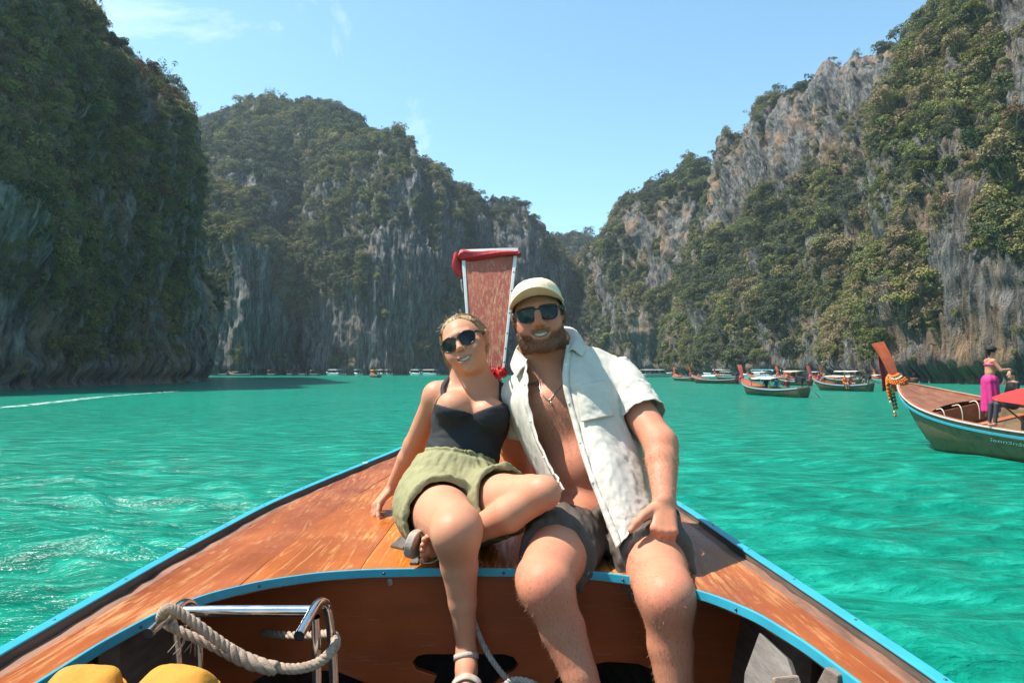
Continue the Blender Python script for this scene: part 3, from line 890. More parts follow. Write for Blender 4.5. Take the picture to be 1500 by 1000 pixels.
def cloth(name, col, rough=0.85, weave=260.0, wrinkle=0.3, var=0.15, sheen=0.0):
    t = MT(name)
    c = t.coord('Object')
    n = t.noise(c, 14, 5, 0.6); w = t.noise(c, weave, 2, 0.5); s = t.noise(t.coord('Object', (1, 1, 0.25)), 22, 4, 0.6, 0.8)
    k = t.mix(t.rng(n, 0.3, 0.7), tuple(x * (1 - var) for x in col), tuple(min(1, x * (1 + var)) for x in col))
    k = t.mix(t.rng(w, 0.3, 0.7, 0, 0.25), k, tuple(x * 0.6 for x in col))
    nb = t.bump(s, wrinkle, 0.012)
    t.p(Base_Color=k, Roughness=rough, Normal=t.bump(w, 0.2, 0.002, nb))
    t.b.inputs['Sheen Weight'].default_value = sheen
    return t.m
REDCLOTH = cloth('red_silk_cloth', (0.42, 0.008, 0.012), 0.5, 200, 0.4)
FLOWER = plain('red_petals', (0.62, 0.010, 0.010), 0.6, 0.3, 30, 0.2)

BO = np.array((-0.15, 2.0, 0.0))
boat = thing('longtail_boat', 'varnished wooden longtail boat with blue trim that the couple sits on', 'boat', BO)

_half = np.array([(-2.5, .80), (-1, .87), (0, .91), (1.28, .925), (2.14, .912), (2.78, .856), (3.3, .72), (3.93, .51), (4.4, .31), (4.86, .10)])
_zd = np.array([(-2.5, -.59), (0, -.59), (2.2, -.59), (2.78, -.567), (3.3, -.535), (3.93, -.486), (4.4, -.41), (4.86, -.31)])
def _sm(tab, d):
    d = np.asarray(d, float); k = 0.14
    return (np.interp(d - k, tab[:, 0], tab[:, 1]) + 2 * np.interp(d, tab[:, 0], tab[:, 1]) + np.interp(d + k, tab[:, 0], tab[:, 1])) / 4
def bhalf(d): return _sm(_half, d)
def bz(d): return CAM_H + _sm(_zd, d)
def bxc(d): return np.interp(d, [-2.5, 1.3, 2.14, 4.86], [-0.06, -0.12, -0.152, -0.165])
def bpt(t, d, dz=0.0):
    d = np.asarray(d, float)
    return np.stack([bxc(d) + t * bhalf(d), d, bz(d) + dz], -1)
def d_open(t):
    return np.interp(np.abs(t), [0, .3, .45, .6, .72, .79, .825, .843, .852, .858, .862], [2.03, 2.015, 1.985, 1.91, 1.80, 1.66, 1.48, 1.2, 0.6, -0.6, -2.25])

# deck planks, each its own piece
def t_open(d):
    tt_ = np.linspace(0, .862, 400)
    dd_ = d_open(tt_)
    return np.interp(-d, -dd_, tt_)
def plank(G, mat, i):
    G[..., 2] += 0.0012 * np.sin(G[..., 1] * 3 + i)
    p = MB().grid(G).build('plank', mat, boat, False, BO)
    if p.data.polygons[0].normal.z < 0:
        p.data.flip_normals()
    m = p.modifiers.new('solid', 'SOLIDIFY'); m.thickness = 0.025; m.offset = -1
edges = [-.66, -.33, 0.0, .33, .66]
for i in range(4):
    rows = []
    for t_ in np.linspace(edges[i] + .0016, edges[i + 1] - .0016, 7):
        rows.append(bpt(t_, d_open(t_) + (4.83 - d_open(t_)) * np.linspace(0, 1, 40)))
    plank(np.array(rows), (DECK, DECK_C, DECK_C, DECK)[i], i)
for sg in (-1, 1):
    ds = np.concatenate([np.linspace(-2.2, 1.0, 16), np.linspace(1.05, 1.95, 50), np.linspace(2.0, 4.83, 30)])
    ti = np.maximum(.6616, t_open(ds))
    rows = [bpt(sg * (ti + (.93 - ti) * w), ds) for w in np.linspace(0, 1, 7)]
    plank(np.array(rows), DECK_B, 5 + sg)

def ribbon(path, w, h, up=(0, 0, 1.0)):
    """rectangular bar swept along a path; w sideways, h upwards; the path is the centre of its bottom"""
    path = np.asarray(path, float)
    t = np.gradient(path, axis=0); t /= np.linalg.norm(t, axis=1)[:, None]
    s = np.cross(t, np.array(up)); s /= np.linalg.norm(s, axis=1)[:, None]
    u = np.cross(s, t)
    w = np.broadcast_to(w, (len(path),))[:, None]; h = np.broadcast_to(h, (len(path),))[:, None]
    G = np.stack([path - s * w / 2, path + s * w / 2, path + s * w / 2 + u * h, path - s * w / 2 + u * h], 1)
    mb = MB(); mb.grid(G, closed_v=True); n = len(path)
    mb.f += [(0, 1, 2, 3), tuple((n - 1) * 4 + k for k in (3, 2, 1, 0))]
    return mb

for sg in (-1, 1):
    dd = np.linspace(-2.2, 4.84, 120)
    # rough dark ledge between planking and rail
    lp = bpt(sg * 0.948, dd, -0.022); lp[:, 2] += 0.0015 * np.interp(np.arange(120), np.arange(120), np.random.RandomState(5).normal(size=120))
    ribbon(lp, 0.036, 0.020).build('ledge', LEDGE, boat, False, BO)
    rail = ribbon(bpt(sg * 0.984, dd, -0.02), 0.022, 0.036).build('toe_rail', DARKWOOD, boat, False, BO)
    # blue strip nailed on the rail in lengths
    cuts = [-2.2, 0.35, 2.17, 3.6, 4.84] if sg < 0 else [-2.2, 0.9, 2.9, 4.84]
    for a, b in zip(cuts[:-1], cuts[1:]):
        off = 0.004 * (hash(round(a * 10)) % 3 - 1)
        q = np.linspace(a + 0.004, b - 0.004, 40)
        tr = ribbon(bpt(sg * 0.988, q, 0.0165) + np.array([off, 0, 0]), 0.029, 0.006).build('trim_strip', BLUE, boat, False, BO, bevel=0.002)
        for k, d in enumerate(np.arange(math.ceil(a / 0.3) * 0.3 + 0.05, b - 0.05, 0.3)):
            if d < 1.0 or d > 4:
                continue
            c = bpt(sg * 0.988, d, 0.0228)
            MB().ell(c, (0.004, 0.004, 0.0018), 8, 4).build('screw', SCREW, tr, True, BO)
    # hull side, outside and inside
    for nm, off, mt in (('hull_side', 0.0, HULLPAINT), ('hull_lining', -0.045, DARKWOOD)):
        prof = [(0.0, -0.015), (0.0, -0.10), (-0.06, -0.45), (-0.20, -0.85), (-0.38, -1.30), (-0.62, -1.85)]
        dd2 = np.linspace(-2.2, 4.80, 70)
        G = []
        for (ox, oz) in prof:
            q = bpt(0, dd2, oz)
            hw = np.maximum(bhalf(dd2) * 0.985 + off + ox * np.clip(bhalf(dd2) / 0.8, 0, 1), 0.01)
            q[:, 0] = bxc(dd2) + sg * hw
            q[:, 1] -= np.interp(-oz, [0, 1.85], [0, 1.2]) * np.clip((dd2 - 3.4) / 1.4, 0, 1) ** 1.5
            G.append(q)
        MB().grid(np.array(G)).build(nm, mt, boat, True, BO)

# ribs on the inner side of the hull
for sg in (-1, 1):
    for k, d in enumerate((1.62, 1.18, 0.74, 0.3)):
        pts = []
        for ox, oz in ((-0.075, -0.05), (-0.085, -0.2), (-0.135, -0.45), (-0.275, -0.85), (-0.5, -1.2)):
            q = bpt(0, d, oz); q[0] = bxc(d) + sg * (bhalf(d) * 0.985 + ox); pts.append(q)
        MB().tube(spline(pts, 10), 0.032, 4).build('rib', DARKWOOD, boat, False, BO)
# floor boards
for k in range(7):
    x0 = -0.15 + (k - 3) * 0.17
    MB().box((x0, 0.55, CAM_H - 1.33), (0.163, 3.0, 0.022)).build('floor_board', DARKWOOD, boat, False, BO, bevel=0.003)
# forward locker closed off below the deck
MB().box((-0.15, 3.1, CAM_H - 1.36), (1.5, 2.0, 0.02)).build('locker_floor', DARKWOOD, boat, False, BO)

# blue edge of the deck opening
tt = np.concatenate([np.linspace(-.861, -.80, 30), np.linspace(-.79, .79, 80), np.linspace(.80, .861, 30)])
pth = bpt(tt, d_open(tt) - 0.005, -0.021)
keep = pth[:, 1] > -1.6
pth = pth[keep]
L = np.concatenate([[0], np.cumsum(np.linalg.norm(np.diff(pth, axis=0), axis=1))])
pth = np.stack([np.interp(np.linspace(0, L[-1], 220), L, pth[:, k]) for k in range(3)], 1)
for k in range(2):
    pth[1:-1] = (pth[:-2] + 2 * pth[1:-1] + pth[2:]) / 4
edge = ribbon(pth, 0.008, 0.0245).build('opening_trim', BLUE, boat, False, BO, bevel=0.002)
tn = np.gradient(pth, axis=0)
for k in range(36, 190, 11):
    c = pth[k] + np.array([0, 0, 0.012]); nrm = np.cross(tn[k], [0, 0, 1]); nrm /= np.linalg.norm(nrm)
    if nrm[1] > 0: nrm = -nrm
    MB().ell(c + nrm * 0.0045, (0.0042, 0.0042, 0.0042), 8, 5).build('screw', SCREW, edge, True, BO)

# bulkhead with its cut-out
DB = 2.07
def bp2(px, py):
    q = P(px, py, DB); return (q[0], q[2])
ol = [(258, 833), (1092, 833), (1075, 1080), (1010, 1080), (1002, 1020), (975, 988), (935, 972), (890, 969), (850, 977), (815, 995), (792, 1030), (790, 1080), (722, 1080), (722, 1002), (735, 990),
      (752, 982), (759, 972), (752, 962), (738, 958), (625, 958), (611, 961), (604, 970), (610, 980), (625, 985), (640, 990), (622, 1030), (602, 1080), (566, 1080), (558, 1030), (535, 1000), (495, 984), (440, 979), (390, 986), (352, 1010), (340, 1080), (275, 1080)]
fr = Matrix(((1, 0, 0, 0), (0, 0, 1, DB), (0, 1, 0, 0), (0, 0, 0, 1)))
MB().prism([bp2(*q) for q in ol], 0.022, fr).build('bulkhead', PANEL, boat, False, BO, bevel=0.003)
for (px, py) in ((571, 852), (1118, 905)):
    MB().ell(P(px, py, DB - 0.001), (0.010, 0.002, 0.012), 10, 6).build('washer', plain('washer_metal', (0.35, 0.3, 0.26), 0.5, 0.3, 40, 0.2, metal=0.6), boat, True, BO)
# old boards leaning inside the right hull
def board(name, quad, d, th, mat):
    n = len(quad)
    f = np.array([P(px, py, dd) for (px, py), dd in zip(quad, d)])
    nrm = np.cross(f[1] - f[0], f[2] - f[0]); nrm /= np.linalg.norm(nrm)
    mb = MB(); mb.add(np.concatenate([f, f + nrm * th]), [tuple(range(n))[::-1], tuple(range(n, 2 * n))] + [(i, (i + 1) % n, n + (i + 1) % n, n + i) for i in range(n)])
    return mb.build(name, mat, boat, False, BO, bevel=0.003)
board('side_board', [(1112, 925), (1152, 962), (1168, 1010), (1150, 1070), (1085, 1070), (1090, 985)], [1.62, 1.5, 1.42, 1.42, 1.52, 1.6], 0.02, GREYWOOD)
board('side_board', [(1208, 976), (1228, 988), (1222, 1040), (1192, 1060), (1196, 1000)], [1.36, 1.33, 1.33, 1.36, 1.37], 0.02, old_wood('cracked_pale_board', (0.12, 0.08, 0.06), (0.24, 0.18, 0.145)))
board('side_board', [(1135, 992), (1170, 988), (1178, 1010), (1170, 1060), (1130, 1060)], [1.30, 1.30, 1.29, 1.28, 1.30], 0.02, old_wood('tan_board', (0.20, 0.13, 0.09), (0.32, 0.22, 0.165)))
# small grey patches screwed to the deck
for quad in ([(572, 802), (588, 788), (601, 790), (590, 806)], [(592, 806), (607, 791), (620, 794), (612, 808)], [(600, 828), (607, 815), (615, 815), (612, 828)]):
    qq = []
    for px, py in quad:
        d = 2.2
        for _ in range(8):
            d = float((CAM_H - bz(d)) * FPX / (py - HORIZON))
        q = P(px, py, d); qq.append(q)
    qq = np.array(qq); mb = MB()
    mb.add(np.concatenate([qq + [0, 0, 0.003], qq + [0, 0, 0.009]]), [(3, 2, 1, 0), (4, 5, 6, 7), (0, 1, 5, 4), (1, 2, 6, 5), (2, 3, 7, 6), (3, 0, 4, 7)])
    mb.build('deck_patch', GREYWOOD, boat, False, BO)
# stem post (the tall prow board)
def prow_pt(s, t):
    """s 0 foot .. 1 top, t -1..1 across"""
    px_l = np.interp(s, [0, .28, 1], [697, 689, 676.5]); px_r = np.interp(s, [0, .28, 1], [727, 738, 757.5])
    py = np.interp(s, [0, 1], [612, 364 + 1.2 * 0]) + (-1.5 * t if s > 0.99 else 0)
    d = 4.80 + 0.10 * s + 0.16 * s ** 2.2
    return P(px_l + (px_r - px_l) * (t + 1) / 2, py, d)
S_ = np.linspace(0, 1, 26)
def strip3(t0, t1, s0, s1, th, lift=0.0, n=26, m=5):
    ss = np.linspace(s0, s1, n); ts = np.linspace(t0, t1, m)
    F = np.array([[prow_pt(s, t) for t in ts] for s in ss]); F[..., 1] -= lift
    Bk = F + np.array([0, th, 0.0])
    mb = MB()
    ring = np.concatenate([F, Bk[:, ::-1]], 1)
    mb.grid(ring, closed_v=True)
    k = ring.shape[1]
    mb.f += [tuple(range(k)), tuple(range((n - 1) * k, n * k))[::-1]]
    return mb
strip3(-0.97, 0.97, 0, 0.995, 0.05).build('prow_board', PROW, boat, False, BO)
strip3(-1.03, -0.90, 0.0, 1.0, 0.062, 0.006, m=2).build('edge_strip', WHITEMETAL, boat, False, BO, bevel=0.003)
es = strip3(0.90, 1.03, 0.0, 1.0, 0.062, 0.006, m=2).build('edge_strip', WHITEMETAL, boat, False, BO, bevel=0.003)
for s in (0.08, 0.22, 0.33, 0.41, 0.5, 0.62, 0.75, 0.86):
    MB().ell(prow_pt(s, 0.965) - [0, 0.0062, 0], (0.006, 0.003, 0.006), 8, 5).build('screw', SCREW, es, True, BO)
strip3(-1.04, 1.04, 0.978, 1.006, 0.068, 0.009, n=2, m=2).build('top_strip', WHITEMETAL, boat, False, BO, bevel=0.002)

# red cloth tied round the top of the prow: a twisted sash
def sash():
    mb = MB()
    n = 60
    rs = np.random.RandomState(4)
    ang = np.linspace(0, 2 * math.pi, 22, endpoint=False)
    top = [prow_pt(0.955, -1.10), prow_pt(0.958, -0.9), prow_pt(0.955, -0.5), prow_pt(0.962, 0.0), prow_pt(0.968, 0.5), prow_pt(0.970, 0.95), prow_pt(0.968, 1.10)]
    path = spline(top, n); path[:, 1] -= 0.018
    hgt = np.interp(np.linspace(0, 1, n), [0, .12, .3, .55, .8, 1], [0.034, 0.040, 0.032, 0.022, 0.016, 0.018])
    G = []
    for i in range(n):
        tw = i / n * 5.0
        r = 1 + 0.16 * np.sin(ang * 5 + tw * 2) + 0.08 * np.sin(ang * 9 - tw * 3)
        G.append(path[i] + np.stack([0 * ang, np.cos(ang) * 0.016 * r, np.sin(ang) * hgt[i] * r], 1))
    mb.grid(np.array(G), closed_v=True)
    # behind the board
    pb = path.copy(); pb[:, 1] += 0.115
    G2 = [pb[i] + np.stack([0 * ang, np.cos(ang) * 0.02, np.sin(ang) * hgt[i] * 0.9], 1) for i in range(0, n, 3)]
    mb.grid(np.array(G2), closed_v=True)
    for e in (0, n - 1):
        c = (path[e] + pb[e]) / 2
        mb.ell(c, (0.018, 0.080, hgt[e] * 1.0), 14, 8)
    # hanging end on the left
    p0 = path[0] + np.array([-0.012, 0.03, 0.01])
    hang = spline([p0 + [0, 0, 0.02], p0 + [-0.014, 0, -0.05], p0 + [-0.010, 0.0, -0.10], p0 + [0.012, 0.0, -0.155], p0 + [0.03, 0.0, -0.17]], 16)
    G3 = [hang[i] + np.stack([np.cos(ang) * np.interp(i, [0, 4, 10, 15], [.03, .034, .026, .008]) * (1 + .2 * np.sin(3 * ang + i * .4)), np.sin(ang) * 0.03, 0 * ang], 1) for i in range(16)]
    mb.grid(np.array(G3), closed_v=True)
    return mb
th = thing('prow_sash', 'red cloth sash wrapped round the top of the tall prow board', 'cloth', prow_pt(0.95, 0))
sash().build('cloth_wrap', REDCLOTH, th, True, np.array(prow_pt(0.95, 0)))
tl = prow_pt(0.80, -1.12)
MB().tube(spline([tl + [0.0, 0, 0.02], tl + [0.004, -.005, -0.03], tl + [0.012, -.004, -0.075]], 8), [0.004] * 8, 6).build('loose_thread', ROPE_G, th, True, np.array(prow_pt(0.95, 0)))

# red flower garland round the foot of the prow
def petals(mb, c, r, n, rs, size):
    for k in range(n):
        d = rs.normal(size=3); d /= np.linalg.norm(d)
        p = np.asarray(c) + d * r * (0.75 + 0.3 * rs.rand())
        a = np.cross(d, rs.normal(size=3)); a /= np.linalg.norm(a); b = np.cross(d, a)
        s = size * (0.6 + 0.7 * rs.rand())
        mb.add([p - a * s, p + b * s + d * s * 0.5, p + a * s, p - b * s + d * s * 0.4], [(0, 1, 2, 3)])
gl = thing('flower_garland', 'red flower garland tied to the foot of the tall prow board', 'garland', prow_pt(0.3, 0))
rs = np.random.RandomState(9)
go = np.array(prow_pt(0.3, 0))
for k in range(16):
    a = k / 16 * 2 * math.pi
    c = np.array(prow_pt(0.295, math.sin(a) * 0.9)) + np.array([0, -0.045 * math.cos(a) + 0.025 - 0.02, -0.02 - 0.012 * k % 0.03])
    mb = MB(); petals(mb, c, 0.032, 60, rs, 0.013)
    mb.build('blossom', FLOWER, gl, False, go)

# ------------------------------------------------------------------ boarding ladder hooked inside
lo = P(300, 1000, 1.5); lo[2] = CAM_H - 1.3
lad = thing('boarding_ladder', 'polished steel boarding ladder hanging inside the boat at left', 'ladder', lo)
def stube(name, pts, r=0.0105, n=14, m=28):
    return MB().tube(spline([P(*q) for q in pts], m), r, n, False).build(name, STEEL, lad, True, lo)
def hook(pts, r=0.0105):
    o = stube('hook_tube', pts, r)
    p0, p1 = P(*pts[0]), P(*pts[1]); d = (p0 - p1) / np.linalg.norm(p0 - p1)
    MB().tube([p0 - d * 0.004, p0 - d * 0.002], [r * 0.97, r * 0.97], 14).build('tube_mouth_shade', plain('tube_inside', (0.01, 0.01, 0.01), 0.8, 0, 5, 0), o, False, lo)  # black disc standing in for the darkness inside the open tube
    return o
hook([(216, 928, 1.30), (240, 907, 1.37), (262, 888, 1.45), (273, 883, 1.50), (283, 890, 1.53), (289, 920, 1.54), (292, 1000, 1.55), (294, 1180, 1.56)])
hook([(438, 931, 1.32), (452, 906, 1.39), (464, 886, 1.46), (473, 882, 1.50), (480, 890, 1.53), (485, 925, 1.54), (489, 1000, 1.55), (491, 1180, 1.56)])
stube('side_rail', [(252, 903, 1.42), (256, 930, 1.43), (262, 1000, 1.44), (266, 1200, 1.46)], 0.0095)
stube('side_rail', [(462, 903, 1.42), (463, 930, 1.43), (464, 1000, 1.44), (465, 1200, 1.46)], 0.0095)
stube('cross_bar', [(264, 895, 1.45), (350, 894, 1.45), (458, 894, 1.45)], 0.0115)

# ------------------------------------------------------------------ ropes
def laid_rope(name, path, r, mat, parent, origin, turns=60, n=None):
    """three strands laid round each other"""
    path = np.asarray(path, float)
    L = np.linalg.norm(np.diff(path, axis=0), axis=1).sum()
    n = n or int(L / 0.004)
    pp = spline(path, n)
    t, N, B = frames(pp)
    for k in range(3):
        a = np.linspace(0, L / (r * 5.2) * 2 * math.pi, n) + k * 2.094
        q = pp + r * 0.52 * (np.cos(a)[:, None] * N + np.sin(a)[:, None] * B)
        MB().tube(q, r * 0.56, 7).build('rope_strand', mat, parent, True, origin)
ro = P(360, 950, 1.40)
rp = thing('mooring_rope', 'thick tan rope looped over the steel ladder at left', 'rope', ro)
laid_rope('rope', [P(255, 902, 1.40), P(243, 897, 1.385), P(237, 903, 1.36), P(243, 892, 1.345), P(256, 893, 1.35), P(285, 912, 1.36), P(320, 938, 1.37), P(352, 958, 1.38), P(395, 974, 1.39), P(430, 979, 1.39), P(462, 972, 1.40), P(484, 955, 1.42), P(492, 940, 1.50), P(486, 928, 1.60),
                   P(465, 929, 1.70), P(430, 930, 1.85), P(400, 928, 2.0), P(384, 926, 2.09)], 0.0105, ROPE_M, rp, ro)
laid_rope('rope', [P(244, 912, 1.40), P(250, 917, 1.385), P(275, 929, 1.385), P(310, 945, 1.39), P(350, 966, 1.395), P(398, 984, 1.40)], 0.0095, ROPE_M, rp, ro)
# the splice where the rope is doubled and bound
laid_rope('splice', [P(335, 951, 1.375), P(355, 964, 1.378), P(378, 973, 1.38), P(405, 979, 1.385)], 0.0145, ROPE_M, rp, ro)
for k in range(7):
    a = P(268 + 3 * k, 915, 1.40); e = P(246 + 8 * k, 955 + 3 * (k % 3), 1.40 + 0.01 * k)
    MB().tube(spline([a, (a + e) / 2 + np.random.RandomState(k).normal(size=3) * 0.008, e], 7), 0.0012, 4).build('frayed_yarn', ROPE_M, rp, True, ro)
ro2 = P(720, 960, 1.98)
rp2 = thing('bow_rope', 'thin grey rope hanging down the bulkhead beside the woman\'s shin', 'rope', ro2)
laid_rope('rope', [P(686, 880, 2.04), P(694, 908, 2.03), P(704, 935, 2.01), P(718, 962, 1.99), P(735, 985, 1.97), P(752, 1003, 1.94), P(780, 1040, 1.9)], 0.0085, ROPE_G, rp2, ro2)
laid_rope('rope', [P(738, 1004, 1.9), P(752, 995, 1.88), P(775, 998, 1.86), P(800, 1012, 1.86)], 0.0085, ROPE_G, rp2, ro2)

# ------------------------------------------------------------------ mustard cushions at the lower left
def cushion(label, c, rx, ry, rz, rot, seed):
    th = thing('cushion', label, 'cushion', c, 0, 'mustard yellow cushions in the boat')
    n, m = 40, 18
    G = []
    for j in range(m + 1):
        ph = -math.pi / 2 + math.pi * j / m
        row = []
        for i in range(n):
            a = 2 * math.pi * i / n
            e = 0.45
            cx = math.copysign(abs(math.cos(a)) ** e, math.cos(a)); cy = math.copysign(abs(math.sin(a)) ** e, math.sin(a))
            cr = max(0.0, math.cos(ph)) ** 0.45; cz = math.copysign(abs(math.sin(ph)) ** 0.8, math.sin(ph))
            row.append((cx * rx * cr, cy * ry * cr, cz * rz))
        G.append(row)
    G = np.array(G)
    q = G.reshape(-1, 3)
    q = q + 0.012 * fbm(q * 9 + seed, 3)[:, None] * np.array([0.4, 0.4, 1])
    Rm = np.array(Euler(rot).to_matrix())
    q = q @ Rm.T
    MB().grid(q.reshape(G.shape), closed_v=True).build('pad', YELLOW, th, True)
    a = np.linspace(0, 2 * math.pi, 60)
    cx = np.sign(np.cos(a)) * np.abs(np.cos(a)) ** .45; cy = np.sign(np.sin(a)) * np.abs(np.sin(a)) ** .45
    ring = np.stack([cx * rx * 1.01, cy * ry * 1.01, 0 * a], 1) @ Rm.T
    MB().tube(ring, 0.004, 6, False).build('piping', YELLOW, th, True)
cushion('mustard yellow cushion at the bottom left corner of the boat', P(105, 1064, 1.18), 0.066, 0.12, 0.058, (0.3, 0.12, 0.3), 1)
cushion('mustard yellow cushion just left of the steel ladder', P(228, 1066, 1.17), 0.070, 0.12, 0.058, (0.25, -0.05, -0.1), 5)
# ------------------------------------------------------------------ continuous bodies: distance fields turned into one skin
class Model:
    def __init__(self):
        self.ops = []
    def cone(self, a, b, ra, rb, k=0.02, mode='u', stretch=None):
        self.ops.append(('c', np.asarray(a, np.float32), np.asarray(b, np.float32), float(ra), float(rb), k, mode)); return self
    def chain(self, pts, rs, k=0.02, mode='u'):
        for i in range(len(pts) - 1):
            self.cone(pts[i], pts[i + 1], rs[i], rs[i + 1], k if i == 0 else 0.010, mode)
        return self
    def ell(self, c, r, R=None, k=0.02, mode='u'):
        R = np.eye(3) if R is None else np.asarray(R)
        r = np.broadcast_to(np.asarray(r, float), (3,))
        self.ops.append(('e', np.asarray(c, np.float32), r.astype(np.float32), R.astype(np.float32), None, k, mode)); return self
    def cut(self, p, n, c, rad, k=0.004):
        """remove what lies on the side n of the plane through p, within rad of c"""
        n = np.asarray(n, float); n = n / np.linalg.norm(n)
        self.ops.append(('p', np.asarray(p, np.float32), n.astype(np.float32), np.asarray(c, np.float32), float(rad), k, 'cut')); return self
    def cut2(self, p, n1, n2, c, rad, k=0.004):
        n1 = np.asarray(n1, float); n1 = n1 / np.linalg.norm(n1); n2 = np.asarray(n2, float); n2 = n2 / np.linalg.norm(n2)
        self.ops.append(('q', np.asarray(p, np.float32), (n1.astype(np.float32), n2.astype(np.float32)), np.asarray(c, np.float32), float(rad), k, 'cut')); return self
    def box(self, op):
        m = op[5] + 0.03
        if op[0] == 'c':
            r = max(op[3], op[4]) + m
            return np.minimum(op[1], op[2]) - r, np.maximum(op[1], op[2]) + r
        if op[0] == 'e':
            e = np.abs(op[3]) @ op[2] + m
            return op[1] - e, op[1] + e
        return op[3] - op[4], op[3] + op[4]
    def bounds(self):
        lo = np.min([self.box(o)[0] for o in self.ops if o[6] == 'u'], axis=0); hi = np.max([self.box(o)[1] for o in self.ops if o[6] == 'u'], axis=0)
        return lo, hi
    def field(self, lo, hi, h):
        n = np.maximum(np.ceil((np.asarray(hi) - lo) / h).astype(int) + 1, 2)
        F = np.full(n, 0.06, np.float32)
        lo = np.asarray(lo, np.float32)
        for op in self.ops:
            a, b = self.box(op)
            i0 = np.clip(np.floor((a - lo) / h).astype(int), 0, n); i1 = np.clip(np.ceil((b - lo) / h).astype(int) + 1, 0, n)
            if np.any(i1 <= i0):
                continue
            x = lo[0] + h * np.arange(i0[0], i1[0], dtype=np.float32)[:, None, None]
            y = lo[1] + h * np.arange(i0[1], i1[1], dtype=np.float32)[None, :, None]
            z = lo[2] + h * np.arange(i0[2], i1[2], dtype=np.float32)[None, None, :]
            S = F[i0[0]:i1[0], i0[1]:i1[1], i0[2]:i1[2]]
            if op[0] == 'c':
                A, ab = op[1], op[2] - op[1]
                L = float(ab @ ab) + 1e-12
                px, py, pz = x - A[0], y - A[1], z - A[2]
                t = np.clip((px * ab[0] + py * ab[1] + pz * ab[2]) / L, 0, 1)
                d = np.sqrt((px - t * ab[0]) ** 2 + (py - t * ab[1]) ** 2 + (pz - t * ab[2]) ** 2) - (op[3] + t * (op[4] - op[3]))
            elif op[0] == 'e':
                R = op[3]; px, py, pz = x - op[1][0], y - op[1][1], z - op[1][2]
                q = [(px * R[0, j] + py * R[1, j] + pz * R[2, j]) for j in range(3)]
                k0 = np.sqrt(sum((q[j] / op[2][j]) ** 2 for j in range(3))); k1 = np.sqrt(sum((q[j] / op[2][j] ** 2) ** 2 for j in range(3)))
                d = k0 * (k0 - 1) / (k1 + 1e-6)
            elif op[0] == 'q':
                e = [(x - op[1][0]) * nn_[0] + (y - op[1][1]) * nn_[1] + (z - op[1][2]) * nn_[2] for nn_ in op[2]]
                d = np.minimum(e[0], e[1])
            else:
                d = (x - op[1][0]) * op[2][0] + (y - op[1][1]) * op[2][1] + (z - op[1][2]) * op[2][2]
            k = op[5]
            if op[6] == 'u':
                hh = np.clip(0.5 + 0.5 * (S - d) / k, 0, 1)
                S[...] = S * (1 - hh) + d * hh - k * hh * (1 - hh)
            else:
                if op[6] == 's':
                    d = -d
                hh = np.clip(0.5 - 0.5 * (S - d) / k, 0, 1)
                S[...] = S * (1 - hh) + d * hh + k * hh * (1 - hh)
        return F

def surface_nets(F, lo, h):
    S = F < 0
    c = np.zeros(tuple(s - 1 for s in F.shape), np.uint8)
    for dx in (0, 1):
        for dy in (0, 1):
            for dz in (0, 1):
                c += S[dx:S.shape[0] - 1 + dx, dy:S.shape[1] - 1 + dy, dz:S.shape[2] - 1 + dz]
    act = (c > 0) & (c < 8)
    ijk = np.argwhere(act)
    if len(ijk) == 0:
        return np.zeros((0, 3)), np.zeros((0, 4), int)
    idx = np.full(act.shape, -1, np.int32); idx[act] = np.arange(len(ijk))
    off = np.array([[a, b, d] for a in (0, 1) for b in (0, 1) for d in (0, 1)])
    val = np.stack([F[ijk[:, 0] + o[0], ijk[:, 1] + o[1], ijk[:, 2] + o[2]] for o in off], 1)
    acc = np.zeros((len(ijk), 3)); cnt = np.zeros(len(ijk))
    for a in range(8):
        for b in range(a + 1, 8):
            if np.abs(off[a] - off[b]).sum() != 1:
                continue
            m = (val[:, a] < 0) != (val[:, b] < 0)
            t = val[m, a] / (val[m, a] - val[m, b])
            acc[m] += off[a] + t[:, None] * (off[b] - off[a]); cnt[m] += 1
    v = np.asarray(lo) + h * (ijk + acc / cnt[:, None])
    faces = []
    for ax in range(3):
        u, w = (ax + 1) % 3, (ax + 2) % 3
        sl0 = [slice(1, -1)] * 3; sl1 = [slice(1, -1)] * 3
        sl0[ax] = slice(0, -1); sl1[ax] = slice(1, None)
        A, B = S[tuple(sl0)], S[tuple(sl1)]
        for sign in (0, 1):
            e = np.argwhere((A & ~B) if sign == 0 else (~A & B))
            if len(e) == 0:
                continue
            base = e.copy()
            for q in range(3):
                if q != ax:
                    base[:, q] += 1
            def cell(du, dw):
                p = base.copy(); p[:, u] -= du; p[:, w] -= dw
                return idx[p[:, 0], p[:, 1], p[:, 2]]
            q = np.stack([cell(1, 1), cell(0, 1), cell(0, 0), cell(1, 0)], 1)
            faces.append(q if sign == 0 else q[:, ::-1])
    f = np.concatenate(faces)
    return v, f[(f >= 0).all(1)]

